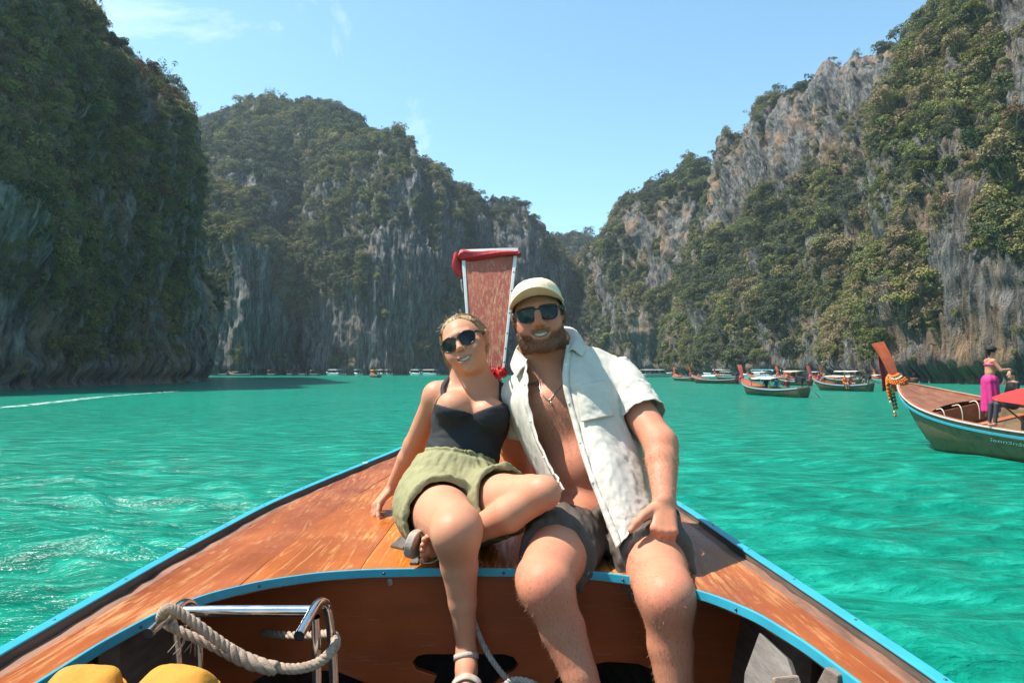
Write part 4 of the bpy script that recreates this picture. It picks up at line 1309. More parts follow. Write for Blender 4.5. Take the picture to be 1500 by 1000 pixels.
class Grid:
    def __init__(self, F, lo, h):
        self.F, self.lo, self.h = F, np.asarray(lo, float), h
    def sample(self, p):
        q = (np.asarray(p) - self.lo) / self.h
        n = np.array(self.F.shape) - 1.001
        inside = np.all((q >= 0) & (q <= n), axis=1)
        q = np.clip(q, 0, n); i = q.astype(int); f = q - i
        out = 0
        for dx in (0, 1):
            for dy in (0, 1):
                for dz in (0, 1):
                    w = (f[:, 0] if dx else 1 - f[:, 0]) * (f[:, 1] if dy else 1 - f[:, 1]) * (f[:, 2] if dz else 1 - f[:, 2])
                    out = out + w * self.F[i[:, 0] + dx, i[:, 1] + dy, i[:, 2] + dz]
        return np.where(inside, out, 0.06)
    def grad(self, p, e=0.006):
        p = np.asarray(p, float)
        g = np.stack([self.sample(p + np.eye(3)[k] * e) - self.sample(p - np.eye(3)[k] * e) for k in range(3)], 1)
        return g / (np.linalg.norm(g, axis=1)[:, None] + 1e-9)
    def push(self, p, margin, it=4):
        p = np.array(p, float)
        for _ in range(it):
            d = self.sample(p); m = d < margin
            if not m.any():
                break
            p[m] += self.grad(p[m]) * (margin - d[m])[:, None]
        return p
    def snap(self, p, margin=0.0, it=6):
        p = np.array(p, float)
        for _ in range(it):
            p += self.grad(p) * (margin - self.sample(p))[:, None]
        return p

def skin_mesh(model, h, fine=(), hf=0.0025, tweak=None):
    lo, hi = model.bounds()
    F = model.field(lo, hi, h)
    if tweak is not None:
        tweak(F, lo, h)
    v, f = surface_nets(F, lo, h)
    V, Q = [v], []
    keep = np.ones(len(f), bool)
    n = len(v)
    for (a, b) in fine:
        a, b = np.asarray(a, float), np.asarray(b, float)
        ins = np.all((v > a + h * 0.6) & (v < b - h * 0.6), axis=1)
        keep &= ~ins[f].all(1)
        Ff = model.field(a, b, hf)
        if tweak is not None:
            tweak(Ff, a, hf)
        vv, ff = surface_nets(Ff, a, hf)
        V.append(vv); Q.append(ff + n); n += len(vv)
    V, Q = np.concatenate(V), np.concatenate([f[keep]] + Q)
    used = np.zeros(len(V), bool); used[Q.ravel()] = True
    return V[used], (np.cumsum(used) - 1)[Q], Grid(F, lo, h)

def noise_tweak(amp, scale, seed=0.0, oct=3):
    sc = np.asarray(scale, np.float32)
    def tw(F, lo, h):
        m = np.argwhere(np.abs(F) < 0.02)
        p = (np.asarray(lo) + m * h).astype(np.float32)
        F[m[:, 0], m[:, 1], m[:, 2]] += amp * fbm(p * sc + seed, oct)
    return tw
def relax(v, f, it=2, w=0.5):
    """soften a skin"""
    e = np.concatenate([f[:, [0, 1]], f[:, [1, 2]], f[:, [2, 3]], f[:, [3, 0]]])
    for _ in range(it):
        s = np.zeros_like(v); c = np.zeros(len(v))
        np.add.at(s, e[:, 0], v[e[:, 1]]); np.add.at(c, e[:, 0], 1)
        np.add.at(s, e[:, 1], v[e[:, 0]]); np.add.at(c, e[:, 1], 1)
        v = v * (1 - w) + w * s / np.maximum(c, 1)[:, None]
    return v
def bands(pts, t0, t1):
    a = np.asarray(pts[0], float); b = np.asarray(pts[1], float)
    return a + (b - a) * t0, a + (b - a) * t1
# ------------------------------------------------------------------ the couple
def skin_material(name, hairy=0.0, freckle=0.3, rough=0.45):
    t = MT(name)
    c = t.coord('Object')
    col = t.attr('tone')
    n1 = t.noise(c, 11, 6, 0.65); n2 = t.noise(c, 90, 3, 0.6); n3 = t.noise(c, 300, 2, 0.5)
    k = t.mix(t.rng(n1, 0.38, 0.66, 0, 0.55), col, t.mix(1.0, col, (1.08, 0.78, 0.72), 'MULTIPLY'))
    k = t.mix(t.rng(n2, 0.60, 0.72, 0, freckle), k, t.mix(1.0, col, (0.72, 0.55, 0.48), 'MULTIPLY'))
    if hairy:
        hz = t.noise(t.coord('Object', (1, 1, 0.22)), 330, 3, 0.7, 0.6)
        m = t.math('MULTIPLY', t.rng(hz, 0.55, 0.66), t.attr('hair', out='Fac'))
        k = t.mix(t.math('MULTIPLY', m, hairy), k, (0.22, 0.10, 0.05))
    h = t.math('ADD', t.math('MULTIPLY', n2, 0.6), t.math('MULTIPLY', n3, 0.4))
    t.p(Base_Color=k, Roughness=t.rng(n1, 0.3, 0.7, rough - 0.06, rough + 0.08), Normal=t.bump(h, 0.22, 0.004))
    t.b.inputs['Subsurface Weight'].default_value = 0.12
    t.b.inputs['Subsurface Radius'].default_value = (0.012, 0.005, 0.003)
    t.b.inputs['Subsurface Scale'].default_value = 1.0
    t.b.inputs['Specular IOR Level'].default_value = 0.2
    return t.m

def head_frame(centre, yaw, pitch, roll, scale):
    """columns: right (image right), forward (out of the face), up. yaw>0 turns towards image right, roll>0 tips the crown to image left"""
    M = Matrix.Rotation(math.radians(180), 3, 'Z')          # face looks to -Y
    r = np.array([[1, 0, 0], [0, -1, 0], [0, 0, 1]], float).T     # columns right, fwd, up
    yw = np.array(Matrix.Rotation(math.radians(yaw), 3, 'Z')); rl = np.array(Matrix.Rotation(math.radians(-roll), 3, 'Y')); pt = np.array(Matrix.Rotation(math.radians(pitch), 3, 'X'))
    # view axis is +Y: roll about Y, pitch about X (positive lifts the chin)
    R = rl @ yw @ np.array(Matrix.Rotation(math.radians(-pitch), 3, 'X')) @ r
    def W(p):
        p = np.atleast_2d(np.asarray(p, float)) * scale
        q = np.asarray(centre) + p @ R.T
        return q if len(q) > 1 else q[0]
    def inv(q):
        return ((np.asarray(q) - centre) @ R) / scale
    return R, W, inv

def add_head(m, centre, R, W, s, male):
    E = lambda c, r, k=0.02, mode='u': m.ell(W(c), np.asarray(r) * s, R, k * s, mode)
    C = lambda a, b, ra, rb, k=0.01, mode='u': m.cone(W(a), W(b), ra * s, rb * s, k * s, mode)
    E((0, -.018, .022), (.075, .096, .082), 0.01)
    E((0, .022, -.015), (.065 if male else .064, .068, .090), 0.03)
    E((0, .020, -.064), (.055 if male else .055, .058, .048), 0.03)
    if male:
        for g in (-1, 1):
            C((g * .046, -.005, -.062), (g * .026, .055, -.100), .022, .019, 0.03)
        E((0, .072, -.103), (.026, .020, .020), 0.02)
    else:
        E((0, .074, -.100), (.019, .018, .018), 0.022)
    for g in (-1, 1):
        E((g * .044, .056, -.022), (.026, .024, .022), 0.02)
        E((g * .040, .064, -.046), (.024, .022, .022), 0.02)
        C((g * .008, .084, .024), (g * .040, .070, .022), .011, .010, 0.014)
        C((g * .075, -.012, -.022), (g * .078, -.016, .012), .010, .014, 0.006)      # ear
        E((g * .083, -.016, -.004), (.006, .016, .027), 0.006)
        E((g * (.013 if male else .0105), .098 if male else .094, -.036 if male else -.032), (.0095, .011, .0085) if male else (.0075, .009, .007), 0.006)       # nostril wing
        E((g * .032, .078, .004), (.016, .012, .012), 0.008, 's')     # eye hollow
    if male:
        C((0, .086, .012), (0, .108, -.028), .0095, .0125, 0.010)
        E((0, .110, -.031), (.0125, .011, .0105), 0.006)
    else:
        C((0, .085, .012), (0, .102, -.024), .0075, .0098, 0.010)
        E((0, .104, -.027), (.0105, .009, .0090), 0.006)
    # muzzle, lips of a smile
    E((0, .066, -.062), (.034, .026, .026), 0.02)
    up = [(-.033, .076, -.053), (-.017, .088, -.0595), (0, .092, -.0605), (.017, .088, -.0595), (.033, .076, -.053)]
    lo = [(-.033, .076, -.053), (-.018, .086, -.0735), (0, .0895, -.0800), (.018, .086, -.0735), (.033, .076, -.053)]
    for a, b in zip(up[:-1], up[1:]): C(a, b, .0045, .0045, 0.005)
    for a, b in zip(lo[:-1], lo[1:]): C(a, b, .0055, .0055, 0.005)
    op = [(-.027, .0800, -.0585), (-.013, .0895, -.0665), (0, .0925, -.0695), (.013, .0895, -.0665), (.027, .0800, -.0585)]
    for a, b in zip(op[:-1], op[1:]): C(a, b, .0060, .0066, 0.002, 's')
    for g in (-1, 1):
        C((g * .006, .104 if male else .098, -.043 if male else -.037), (g * .008, .100 if male else .094, -.040 if male else -.034), .0033, .0033, 0.003, 's')     # nostrils
    return up, lo

def dist_poly(p, pts):
    d = np.full(len(p), 9.0)
    for a, b in zip(pts[:-1], pts[1:]):
        a, b = np.array(a), np.array(b); ab = b - a
        t = np.clip(((p - a) @ ab) / (ab @ ab), 0, 1)
        d = np.minimum(d, np.linalg.norm(p - a - t[:, None] * ab, axis=1))
    return d
def sstep(x, a, b):
    t = np.clip((x - a) / (b - a), 0, 1); return t * t * (3 - 2 * t)

def teeth(parent, W, s, origin):
    mb = MB()
    xs = np.linspace(-.025, .025, 17)
    G = np.array([[W((x, .0878 - 13 * x * x, z + 10 * x * x)) for z in (-.0600, -.0660, -.0725)] for x in xs])
    mb.grid(G)
    o = mb.build('teeth', plain('tooth_enamel', (0.66, 0.57, 0.46), 0.6, 0.05, 200, 0), parent, True, origin)
    m = o.modifiers.new('solid', 'SOLIDIFY'); m.thickness = 0.003; m.offset = 0
    return o

def shades(parent, W, s, origin, kind, mat_f, mat_l):
    th = bpy.data.objects.new('sunglasses', None); COL.objects.link(th); th.parent = parent
    def face_y(x): return 0.096 - 5.2 * x * x
    if kind == 'square':
        out = [(-.026, .016), (-.010, .0185), (.010, .018), (.027, .016), (.028, .004), (.023, -.013), (.012, -.0205), (-.006, -.0205), (-.019, -.013), (-.025, .002)]
    else:
        out = [(-.025, .010), (-.017, .0185), (0, .0215), (.017, .0185), (.0265, .011), (.0265, -.002), (.019, -.016), (.004, -.0225), (-.012, -.0185), (-.022, -.007)]
    zc = 0.000
    for g in (-1, 1):
        out = [(a * 1.04, b * 1.12) for a, b in out] if g < 0 else out
        poly = spline([(a, b, 0) for a, b in out], 44, True)
        pts = np.array([W((g * (0.0345 + a), face_y(0.0345 + a), zc + b)) for a, b, _ in poly])
        MB().tube(np.concatenate([pts, pts[:2]]), 0.0024 * s, 6, False).build('rim', mat_f, th, True, origin)
        c = W((g * 0.0345, face_y(0.0345) + .003, zc))
        mb = MB(); n = len(pts)
        mid = c + (pts - c) * 0.55 + 0.0 * pts
        mb.add(np.concatenate([pts, mid, [c]]), [(i, (i + 1) % n, n + (i + 1) % n, n + i) for i in range(n)] + [(n + i, n + (i + 1) % n, 2 * n) for i in range(n)])
        l = mb.build('lens', mat_l, th, True, origin)
        # brow bar gives the frame its weight
        br = np.array([W((g * (0.0345 + a), face_y(0.0345 + a) + .0005, zc + b)) for a, b in out[0:4]])
        MB().tube(spline(br, 12), 0.0036 * s, 6).build('brow_bar', mat_f, th, True, origin)
        tip = [(g * .0625, face_y(.0625), zc + .012), (g * .074, .060, zc + .012), (g * .0835, .010, zc + .008), (g * .083, -.018, zc + .006), (g * .078, -.035, zc - .012)]
        MB().tube(spline([W(q) for q in tip], 16), 0.0026 * s, 6, flat=1.6).build('temple', mat_f, th, True, origin)
    MB().tube(spline([W((-.0105, .0965, zc + .010)), W((0, .0985, zc + .0125)), W((.0105, .0965, zc + .010))], 8), 0.0028 * s, 6).build('bridge', mat_f, th, True, origin)
    return th
FRAME = plain('black_acetate', (0.012, 0.012, 0.014), 0.22, 0.1, 50, 0)
def lens_mat(name, col):
    t = MT(name); t.p(Base_Color=col, Roughness=0.04, IOR=1.45); t.b.inputs['Specular IOR Level'].default_value = 0.38
    return t.m
LENS_G = lens_mat('dark_green_lens', (0.006, 0.014, 0.014))
LENS_B = lens_mat('dark_lens', (0.010, 0.009, 0.010))

def hand(m, wrist, knuckle_dir, palm_n, size, fingers, thumb, k=0.006):
    """palm from the wrist along knuckle_dir; palm_n is the back of the hand. fingers: list of curl angles per finger + spread"""
    d = np.asarray(knuckle_dir, float); d /= np.linalg.norm(d)
    nrm = np.asarray(palm_n, float); nrm -= d * (nrm @ d); nrm /= np.linalg.norm(nrm)
    side = np.cross(d, nrm)
    w = np.asarray(wrist, float)
    L = 0.095 * size
    for q, x in enumerate((-.027, -.009, .009, .025)):
        m.cone(w + d * 0.012 + side * x * size * 0.6, w + d * L * (1.0 if q in (1, 2) else 0.94) + side * x * size, .016 * size, .0125 * size, 0.014)
    lens = [(.040, .026, .021), (.046, .030, .022), (.043, .028, .022), (.034, .021, .019)]
    for q, x in enumerate((-.027, -.009, .009, .025)):
        p = w + d * L * (1.0 if q in (1, 2) else 0.94) + side * x * size
        sp, cu = fingers[q]
        v = d * math.cos(sp) + side * math.sin(sp)
        a = 0.0
        r = (.0100, .0092, .0085, .0072) if q < 3 else (.0088, .0080, .0074, .0064)
        for j in range(3):
            a += cu[j]
            dirv = v * math.cos(a) - nrm * math.sin(a)
            e = p + dirv * lens[q][j] * size
            m.cone(p, e, r[j] * size, r[j + 1] * size, 0.004 if j else 0.008)
            p = e
    base, pts = thumb
    tp = [w + d * base[0] * size + side * base[1] * size + nrm * base[2] * size]
    for (a_, b_, c_) in pts:
        tp.append(tp[-1] + (d * a_ + side * b_ + nrm * c_) * size)
    m.chain(tp, [.017 * size, .0125 * size, .0108 * size, .0085 * size][:len(tp)], 0.008)

def person_obj(name, v, f, tone, hair, mat, parent, origin):
    o = obj(name, v - origin, f, mat, parent, True)
    attr(o, 'tone', tone, 'FLOAT_COLOR')
    if hair is not None:
        attr(o, 'hair', hair)
    return o

def fuzz(name, pts, nrm, lay, length, width, mat, parent, origin, seed=0, lift=0.5, jit=0.35):
    """many short hairs rooted on the skin"""
    rs = np.random.RandomState(seed)
    n = len(pts)
    d = nrm * lift + np.asarray(lay) + jit * rs.normal(size=(n, 3)); d /= np.linalg.norm(d, axis=1)[:, None]
    L_ = (length * (0.5 + 0.8 * rs.rand(n)))[:, None]
    side = np.cross(d, rs.normal(size=(n, 3))); side /= np.linalg.norm(side, axis=1)[:, None] + 1e-9
    mid = pts + d * L_ * .55; tip = pts + d * L_ + nrm * L_ * -0.12
    base = pts - nrm * .0006
    v_ = np.stack([base - side * width, base + side * width, mid + side * width * .7, mid - side * width * .7, tip], 1).reshape(-1, 3)
    k = np.arange(n)[:, None] * 5
    f_ = np.concatenate([k + np.array([0, 1, 2]), k + np.array([0, 2, 3]), k + np.array([3, 2, 4])])
    o = obj(name, v_ - origin, f_, mat, parent, False)
    o['kind'] = 'stuff'
    return o

def largest(v, f):
    lab = np.arange(len(v))
    e = np.concatenate([f[:, [0, 1]], f[:, [1, 2]], f[:, [2, 3]]])
    while True:
        old = lab.copy()
        m = np.minimum(lab[e[:, 0]], lab[e[:, 1]])
        np.minimum.at(lab, e[:, 0], m); np.minimum.at(lab, e[:, 1], m)
        lab = lab[lab]
        if (lab == old).all():
            break
    best = np.bincount(lab).argmax()
    k = lab == best
    idx = np.cumsum(k) - 1
    return v[k], idx[f[k[f].all(1)]]

def garment(name, model, h, mat, parent, origin, tweak=None, it=2, push=None, margin=0.006):
    v, f, g = skin_mesh(model, h, tweak=tweak)
    v, f = largest(v, f)
    v = relax(v, f, it)
    return obj(name, v - origin, f, mat, parent, True), g

def sheet(name, ctrl, nu, nv, mat, parent, origin, push=None, margin=0.007, fold=0.0, fscale=(20, 20, 6), thick=0.002, seed=0.0, closed=False, extra=None):
    """a piece of cloth through a net of points"""
    C = np.asarray(ctrl, float)
    A = np.stack([spline(C[i], nv, closed) for i in range(C.shape[0])], 0)
    G = np.stack([spline(A[:, j], nu) for j in range(A.shape[1])], 1)
    if push is not None:
        for g_, mg in push:
            G = g_.push(G.reshape(-1, 3), mg).reshape(G.shape)
    if fold:
        du = np.gradient(G, axis=0); dv = np.gradient(G, axis=1)
        N = np.cross(du, dv); N /= np.linalg.norm(N, axis=-1)[..., None] + 1e-9
        q = G.reshape(-1, 3) * np.array(fscale)
        G = G + N * (fold * (0.7 * ridged(q + seed, 2) - 0.35 + 0.6 * fbm(q * 0.6 + seed, 2))).reshape(G.shape[:2])[..., None]
        if extra is not None:
            G = extra(G, N)
        if push is not None:
            for g_, mg in push:
                G = g_.push(G.reshape(-1, 3), mg * 0.7).reshape(G.shape)
    o = MB().grid(G, closed_v=closed).build(name, mat, parent, True, origin)
    md = o.modifiers.new('solid', 'SOLIDIFY'); md.thickness = thick; md.offset = 0
    return o, G
# ---- the man
HM = P(789, 463, 2.39); SM = 1.07
Rm, Wm, Im = head_frame(HM, -4, 2, 9, SM)
man_o = P(890, 541, 2.32); man_o[2] = CAM_H - 0.59
man = thing('person', 'bearded man in cream cap, sunglasses and open linen shirt sitting on the bow', 'person', man_o, 0, 'couple on the bow')
HL, HR = P(843, 757, 2.33), P(934, 762, 2.32)
KL, KR = P(799, 858, 1.85), P(978, 874, 1.83)
AL, AR = P(882, 1075, 1.76), P(1000, 1112, 1.80)
SL, SR = P(768, 580, 2.48), P(905, 560, 2.42)
ER, WR = P(968, 650, 2.18), P(973, 733, 2.03)
EL, WL = P(752, 655, 2.60), P(772, 722, 2.70)
NB = P(812, 552, 2.45)
pc = (HL + HR) / 2
ch = P(836, 605, 2.41); bl = P(862, 680, 2.35)
mm = Model()
ax = NB - pc; ax /= np.linalg.norm(ax)
sd = SR - SL; sd /= np.linalg.norm(sd); fw = np.cross(ax, sd); fw /= np.linalg.norm(fw); sd = np.cross(fw, ax)
if fw[1] > 0: fw = -fw
RT = np.stack([sd, fw, ax], 1)
mm.ell(pc + ax * 0.03, (.165, .125, .11), RT, 0.04)
mm.ell(bl, (.160, .118, .13), RT, 0.06)
mm.ell(ch + ax * 0.01, (.172, .118, .16), RT, 0.06)
for g in (-1, 1):
    mm.ell(ch + sd * 0.072 * g + fw * 0.065 + ax * 0.045, (.078, .050, .062), RT, 0.03)
mm.cone(SL, NB + ax * -0.02, .066, .072, 0.04); mm.cone(SR, NB + ax * -0.02, .066, .072, 0.04)
mm.cone(NB - ax * 0.04, HM + np.array([0.0, 0.035, -0.045]), .072, .060, 0.03)
mm.cone(NB + sd * 0.10, HM + np.array([0.02, 0.03, -0.05]), .04, .045, 0.05); mm.cone(NB - sd * 0.09, HM + np.array([-0.02, 0.03, -0.05]), .04, .045, 0.05)
for g, S0 in ((-1, SL), (1, SR)):
    mm.cone(NB + fw * .062 + sd * .022 * g - ax * .012, S0 + fw * .045 + ax * .035, .010, .009, 0.02)
# arms
mm.cone(SR, ER, .064, .050, 0.03); mm.ell(SR + (ER - SR) * .18, .070, None, 0.03)
mm.chain([ER, ER + (WR - ER) * .3, WR], [.047, .050, .033], 0.03)
mm.cone(SL, EL, .066, .050, 0.03); mm.chain([EL, EL + (WL - EL) * .35, WL], [.048, .048, .034], 0.02)
# legs
for H_, K_, A_ in ((HL, KL, AL), (HR, KR, AR)):
    mm.chain([H_, H_ + (K_ - H_) * .5 + np.array([0, 0, .004]), K_ + np.array([0, .05, 0.004]), K_], [.110, .100, .079, .064], 0.03)
    mm.ell(K_ + np.array([0, -.036, .004]), (.034, .030, .042), None, 0.03)
    sh = A_ - K_; L_ = np.linalg.norm(sh); sh /= L_
    bk = np.array([0, .03, 0])
    mm.chain([K_, K_ + sh * L_ * .32 + bk * .8, K_ + sh * L_ * .62 + bk * .4, A_], [.062, .061, .047, .036], 0.05)
    mm.cone(A_ + np.array([0, .03, -.03]), A_ + np.array([0, -.06, -.06]), .036, .036, 0.02)
    mm.cone(A_ + np.array([0, -.06, -.06]), A_ + np.array([.01, -.15, -.075]), .036, .028, 0.02)
up_m, lo_m = add_head(mm, HM, Rm, Wm, SM, True)
# right fist resting on the thigh, thumb along the hem
hd = P(972, 785, 1.955) - WR
hand(mm, WR, hd, (0.0, -1, .35), 1.06, [(-.12, (1.05, 1.5, 1.0)), (-.02, (1.1, 1.5, 1.0)), (.05, (1.15, 1.5, 1.0)), (.12, (1.2, 1.5, 1.0))],
     ((.030, .028, .000), [(.028, .026, .006), (.026, .020, -.004), (.022, .014, -.008)]))
hand(mm, WL, np.array((.02, .10, -.045)), (0, 0.2, 1), 1.1, [(-.2, (.15, .2, .1)), (-.05, (.15, .2, .1)), (.08, (.15, .2, .1)), (.2, (.15, .2, .1))],
     ((.02, -.03, 0), [(.03, -.03, 0), (.03, -.015, 0)]))
fine_m = [(HM + np.array([-.125, -.14, -.155]), HM + np.array([.125, .13, .16])), (P(972, 775, 2.0) + np.array([-.11, -.11, -.08]), P(972, 775, 2.0) + np.array([.08, .07, .085]))]
v, f, GM = skin_mesh(mm, 0.005, fine_m, 0.0024)
v = relax(v, f, 1, 0.35)
# colour
loc = Im(v)
tone = np.tile(np.array([0.50, 0.215, 0.128]), (len(v), 1))
tone *= (1 + 0.10 * fbm(v * 7, 3))[:, None]
zrel = v[:, 2] - CAM_H
nearface = np.all(np.abs(loc) < .16, axis=1) & (loc[:, 2] < .13)
face = nearface & (loc[:, 1] > -0.03)
red = np.exp(-((np.abs(loc[:, 0]) - .045) / .022) ** 2 - ((loc[:, 2] + .03) / .03) ** 2) * face + np.exp(-(loc[:, 0] / .018) ** 2 - ((loc[:, 2] + .03) / .02) ** 2) * face
tone = tone * (1 - 0.22 * np.clip(red, 0, 1)[:, None] * np.array([-.1, 1, 1]))
lip = np.minimum(dist_poly(loc, up_m), dist_poly(loc, lo_m))
ml = (1 - sstep(lip, .0035, .0075)) * face
tone = tone * (1 - ml[:, None]) + ml[:, None] * np.array([.36, .13, .10])
inm = (np.abs(loc[:, 0]) < .026) & (loc[:, 2] < -.059 + 6 * loc[:, 0] ** 2) & (loc[:, 2] > -.0745 + 12 * loc[:, 0] ** 2) & (loc[:, 1] < .088) & (loc[:, 1] > .06) & face
tone[inm] = (0.16, 0.05, 0.045)
axx = np.abs(loc[:, 0])
line = np.interp(axx, [0, .022, .034, .050, .066, .085], [-.080, -.077, -.060, -.058, -.046, 0.000])
brd = sstep(line - loc[:, 2], -0.006, 0.010) * (loc[:, 2] > -.150) * (loc[:, 1] > -.012) * nearface
brd *= 1 - sstep(-loc[:, 2] - .112, 0, .012) * (loc[:, 1] < .070)
mus = np.exp(-(np.maximum(axx - .026, 0) / .008) ** 2) * sstep(loc[:, 2], -.063, -.058) * (1 - sstep(loc[:, 2], -.050, -.044)) * (loc[:, 1] > .06)
soul = np.exp(-(loc[:, 0] / .010) ** 2) * sstep(-loc[:, 2], .081, .085)
brd = np.clip(np.maximum(brd, mus * 0.85), 0, 1) * (1 - 0.9 * ml)
brd = brd * (0.85 + 0.3 * noise3(v * 260))
brd = np.clip(brd, 0, 1)[:, None]
tone = tone * (1 - brd * .80) + brd * .80 * np.array([.105, .046, .024])
stub = (np.abs(axx - .076) < .014) & (loc[:, 2] > -.01) & (loc[:, 2] < .07) & (loc[:, 1] < .03) & nearface
tone[stub] = (.10, .06, .04)
kn = sum(np.exp(-np.sum(((v - (K_ + np.array([0, -.06, 0]))) / .045) ** 2, 1)) for K_ in (KL, KR))
tone = tone * (1 - 0.2 * np.clip(kn, 0, 1)[:, None] * np.array([0, 1, 1]))
hairm = np.clip(0.25 + 0.0 * zrel, 0, 1)
leg = sstep(-(zrel), .50, .56) * (v[:, 1] < 2.2)
hairm = np.maximum(0.15, leg * 1.0)
chest = np.exp(-np.sum(((v - (ch + fw * .13 - ax * .02)) / np.array([.09, .09, .10])) ** 2, 1))
hairm = np.maximum(hairm, chest * 1.0)
farm = np.exp(-np.sum(((v - (ER + WR) / 2) / .11) ** 2, 1)); hairm = np.maximum(hairm, farm * 0.6)
hairm[nearface] = 0.0
# fuzz of the beard stands off the skin
v = v + (brd * 0.0035 * (0.6 + noise3(v * 320)[:, None])) * (v - HM) / (np.linalg.norm(v - HM, axis=1)[:, None] + 1e-9)
rsH = np.random.RandomState(8)
HAIR_R = plain('reddish_body_hair', (0.30, 0.155, 0.075), 0.5, 0.25, 40, 0)
HAIR_B = plain('brown_beard_hair', (0.14, 0.060, 0.030), 0.5, 0.35, 60, 0)
selL = np.argwhere((leg > 0.6) & ~nearface)[:, 0]; selL = rsH.choice(selL, 6500)
fuzz('leg_hair', v[selL], GM.grad(v[selL]), (0, 0, -0.75), 0.012, 0.00024, HAIR_R, man, man_o, 1)
wch_ = chest / chest.sum(); selC = rsH.choice(len(v), 1300, p=wch_)
fuzz('chest_hair', v[selC], GM.grad(v[selC]), (0, 0, -0.5), 0.016, 0.00030, HAIR_B, man, man_o, 2)
wf_ = farm * (farm > .3); selF = rsH.choice(len(v), 2200, p=wf_ / wf_.sum())
fuzz('arm_hair', v[selF], GM.grad(v[selF]), (0, 0, -0.6), 0.012, 0.00028, HAIR_R, man, man_o, 3)
wb_ = np.clip(brd[:, 0] - .3, 0, 1); selB = rsH.choice(len(v), 7000, p=wb_ / wb_.sum())
nb_ = (v[selB] - (HM + np.array([0, .03, 0]))); nb_ /= np.linalg.norm(nb_, axis=1)[:, None]
fuzz('beard', v[selB], nb_, (0, -0.1, -0.9), 0.0048, 0.00036, HAIR_B, man, man_o, 4, 0.6)
SKIN_M = skin_material('sunburnt_skin', 0.75, 0.40, 0.52)
body_m = person_obj('body', v, f, tone, hairm, SKIN_M, man, man_o)
teeth(man, Wm, SM, man_o)
shades(man, Wm, SM, man_o, 'square', FRAME, LENS_G)

# cap
def cap():
    mb = MB()
    n, k = 48, 16
    G = []
    for j in range(k + 1):
        u = j / k
        row = []
        for i in range(n):
            a = 2 * math.pi * i / n          # 0 = front
            fr = max(0, math.cos(a))
            zb = 0.026 + 0.030 * fr
            rx, ry = .0845, .1055 + 0.004 * fr
            e = u
            top = 0.113 + 0.012 * fr * math.sin(u * math.pi)
            rr = math.cos(u * math.pi / 2) ** 0.62
            z = zb + (top - zb) * math.sin(u * math.pi / 2) ** 0.95
            bul = 1 + 0.03 * math.sin(u * math.pi) + 0.05 * fr * math.sin(u * math.pi)
            row.append(Wm((math.sin(a) * rx * rr * bul, -.018 + math.cos(a) * ry * rr * bul, z)))
        G.append(row)
    G = np.array(G)
    c = cloth('cream_cap_cotton', (0.76, 0.58, 0.39), 0.8, 300, 0.08, 0.06)
    th = bpy.data.objects.new('cap', None); COL.objects.link(th); th.parent = man
    mb.grid(G, closed_v=True)
    o = mb.build('crown', c, th, True, man_o)
    md = o.modifiers.new('solid', 'SOLIDIFY'); md.thickness = 0.003; md.offset = 0
    for i in (4, 12, 20, 28, 36, 44):
        MB().tube(G[:15, i] + (G[:15, i] - HM) * 0.012, 0.0014, 5).build('seam', c, th, True, man_o)
    MB().ell(Wm((0, -.018, .114)), (.006, .006, .003), 10, 6).build('button', c, th, True, man_o)
    # brim
    B = []
    for j in range(13):
        u = j / 12
        row = []
        for i in range(33):
            a = math.radians(-78 + 156 * i / 32)
            ex = 0.082 * max(0.0, math.cos(a * 0.98)) ** 0.5 * u
            x = math.sin(a) * (.0855 + 0.10 * ex); y = -.018 + math.cos(a) * .109 + ex
            z = 0.058 + 0.16 * ex - 0.030 * (abs(math.sin(a)) ** 2) * (0.75 + 0.45 * u)
            row.append(Wm((x, y, z)))
        B.append(row)
    mb2 = MB(); mb2.grid(np.array(B))
    o = mb2.build('brim', c, th, True, man_o)
    md = o.modifiers.new('solid', 'SOLIDIFY'); md.thickness = 0.005; md.offset = 0
cap()
# short hair under the cap
def short_hair():
    rs = np.random.RandomState(2)
    mb = MB()
    for k in range(700):
        g = rs.choice([-1, 1]); y = -.10 + .075 * rs.rand(); z = -.015 + .05 * rs.rand()
        p = np.array([g * .0775 * math.sqrt(max(0.05, 1 - ((y + .018) / .1) ** 2)), y, z])
        q = GM.snap(np.array([Wm(p)]), 0.001, 3)[0]
        d = Rm @ np.array([g * .25, -.35, -1.0]) + rs.normal(size=3) * .25
        d /= np.linalg.norm(d)
        mb.tube([q, q + d * (.010 + .010 * rs.rand())], [.0009, .0004], 3, False)
    mb.build('hair', plain('brown_hair', (0.085, 0.05, 0.03), 0.5, 0.3, 60, 0), man, False, man_o)
short_hair()

# shorts
SHORT_M = cloth('grey_swim_shorts', (0.074, 0.053, 0.040), 0.7, 380, 0.25, 0.12, 0.0)
ms = Model()
for H_, K_, tcut in ((HL, KL, .67), (HR, KR, .70)):
    d = K_ - H_; L_ = np.linalg.norm(d); dn = d / L_
    hem = H_ + d * tcut
    ms.chain([H_, H_ + d * .5 + np.array([0, 0, .004]), H_ + d * 1.0], [.130, .124, .104], 0.03)
ms.ell(pc + ax * 0.02, (.182, .142, .12), RT, 0.04)
for H_, K_, tcut in ((HL, KL, .67), (HR, KR, .70)):
    d = K_ - H_; dn = d / np.linalg.norm(d); hem = H_ + d * tcut
    nn = dn + np.array([0.0, 0, 0.30])     # hem rides higher on the outside and top
    ms.cut(hem, nn, hem + dn * 0.16, .21, 0.006)
wl = pc + ax * 0.085
ms.cut(wl, ax + fw * 0.25, wl + ax * 0.16, 0.26, 0.006)
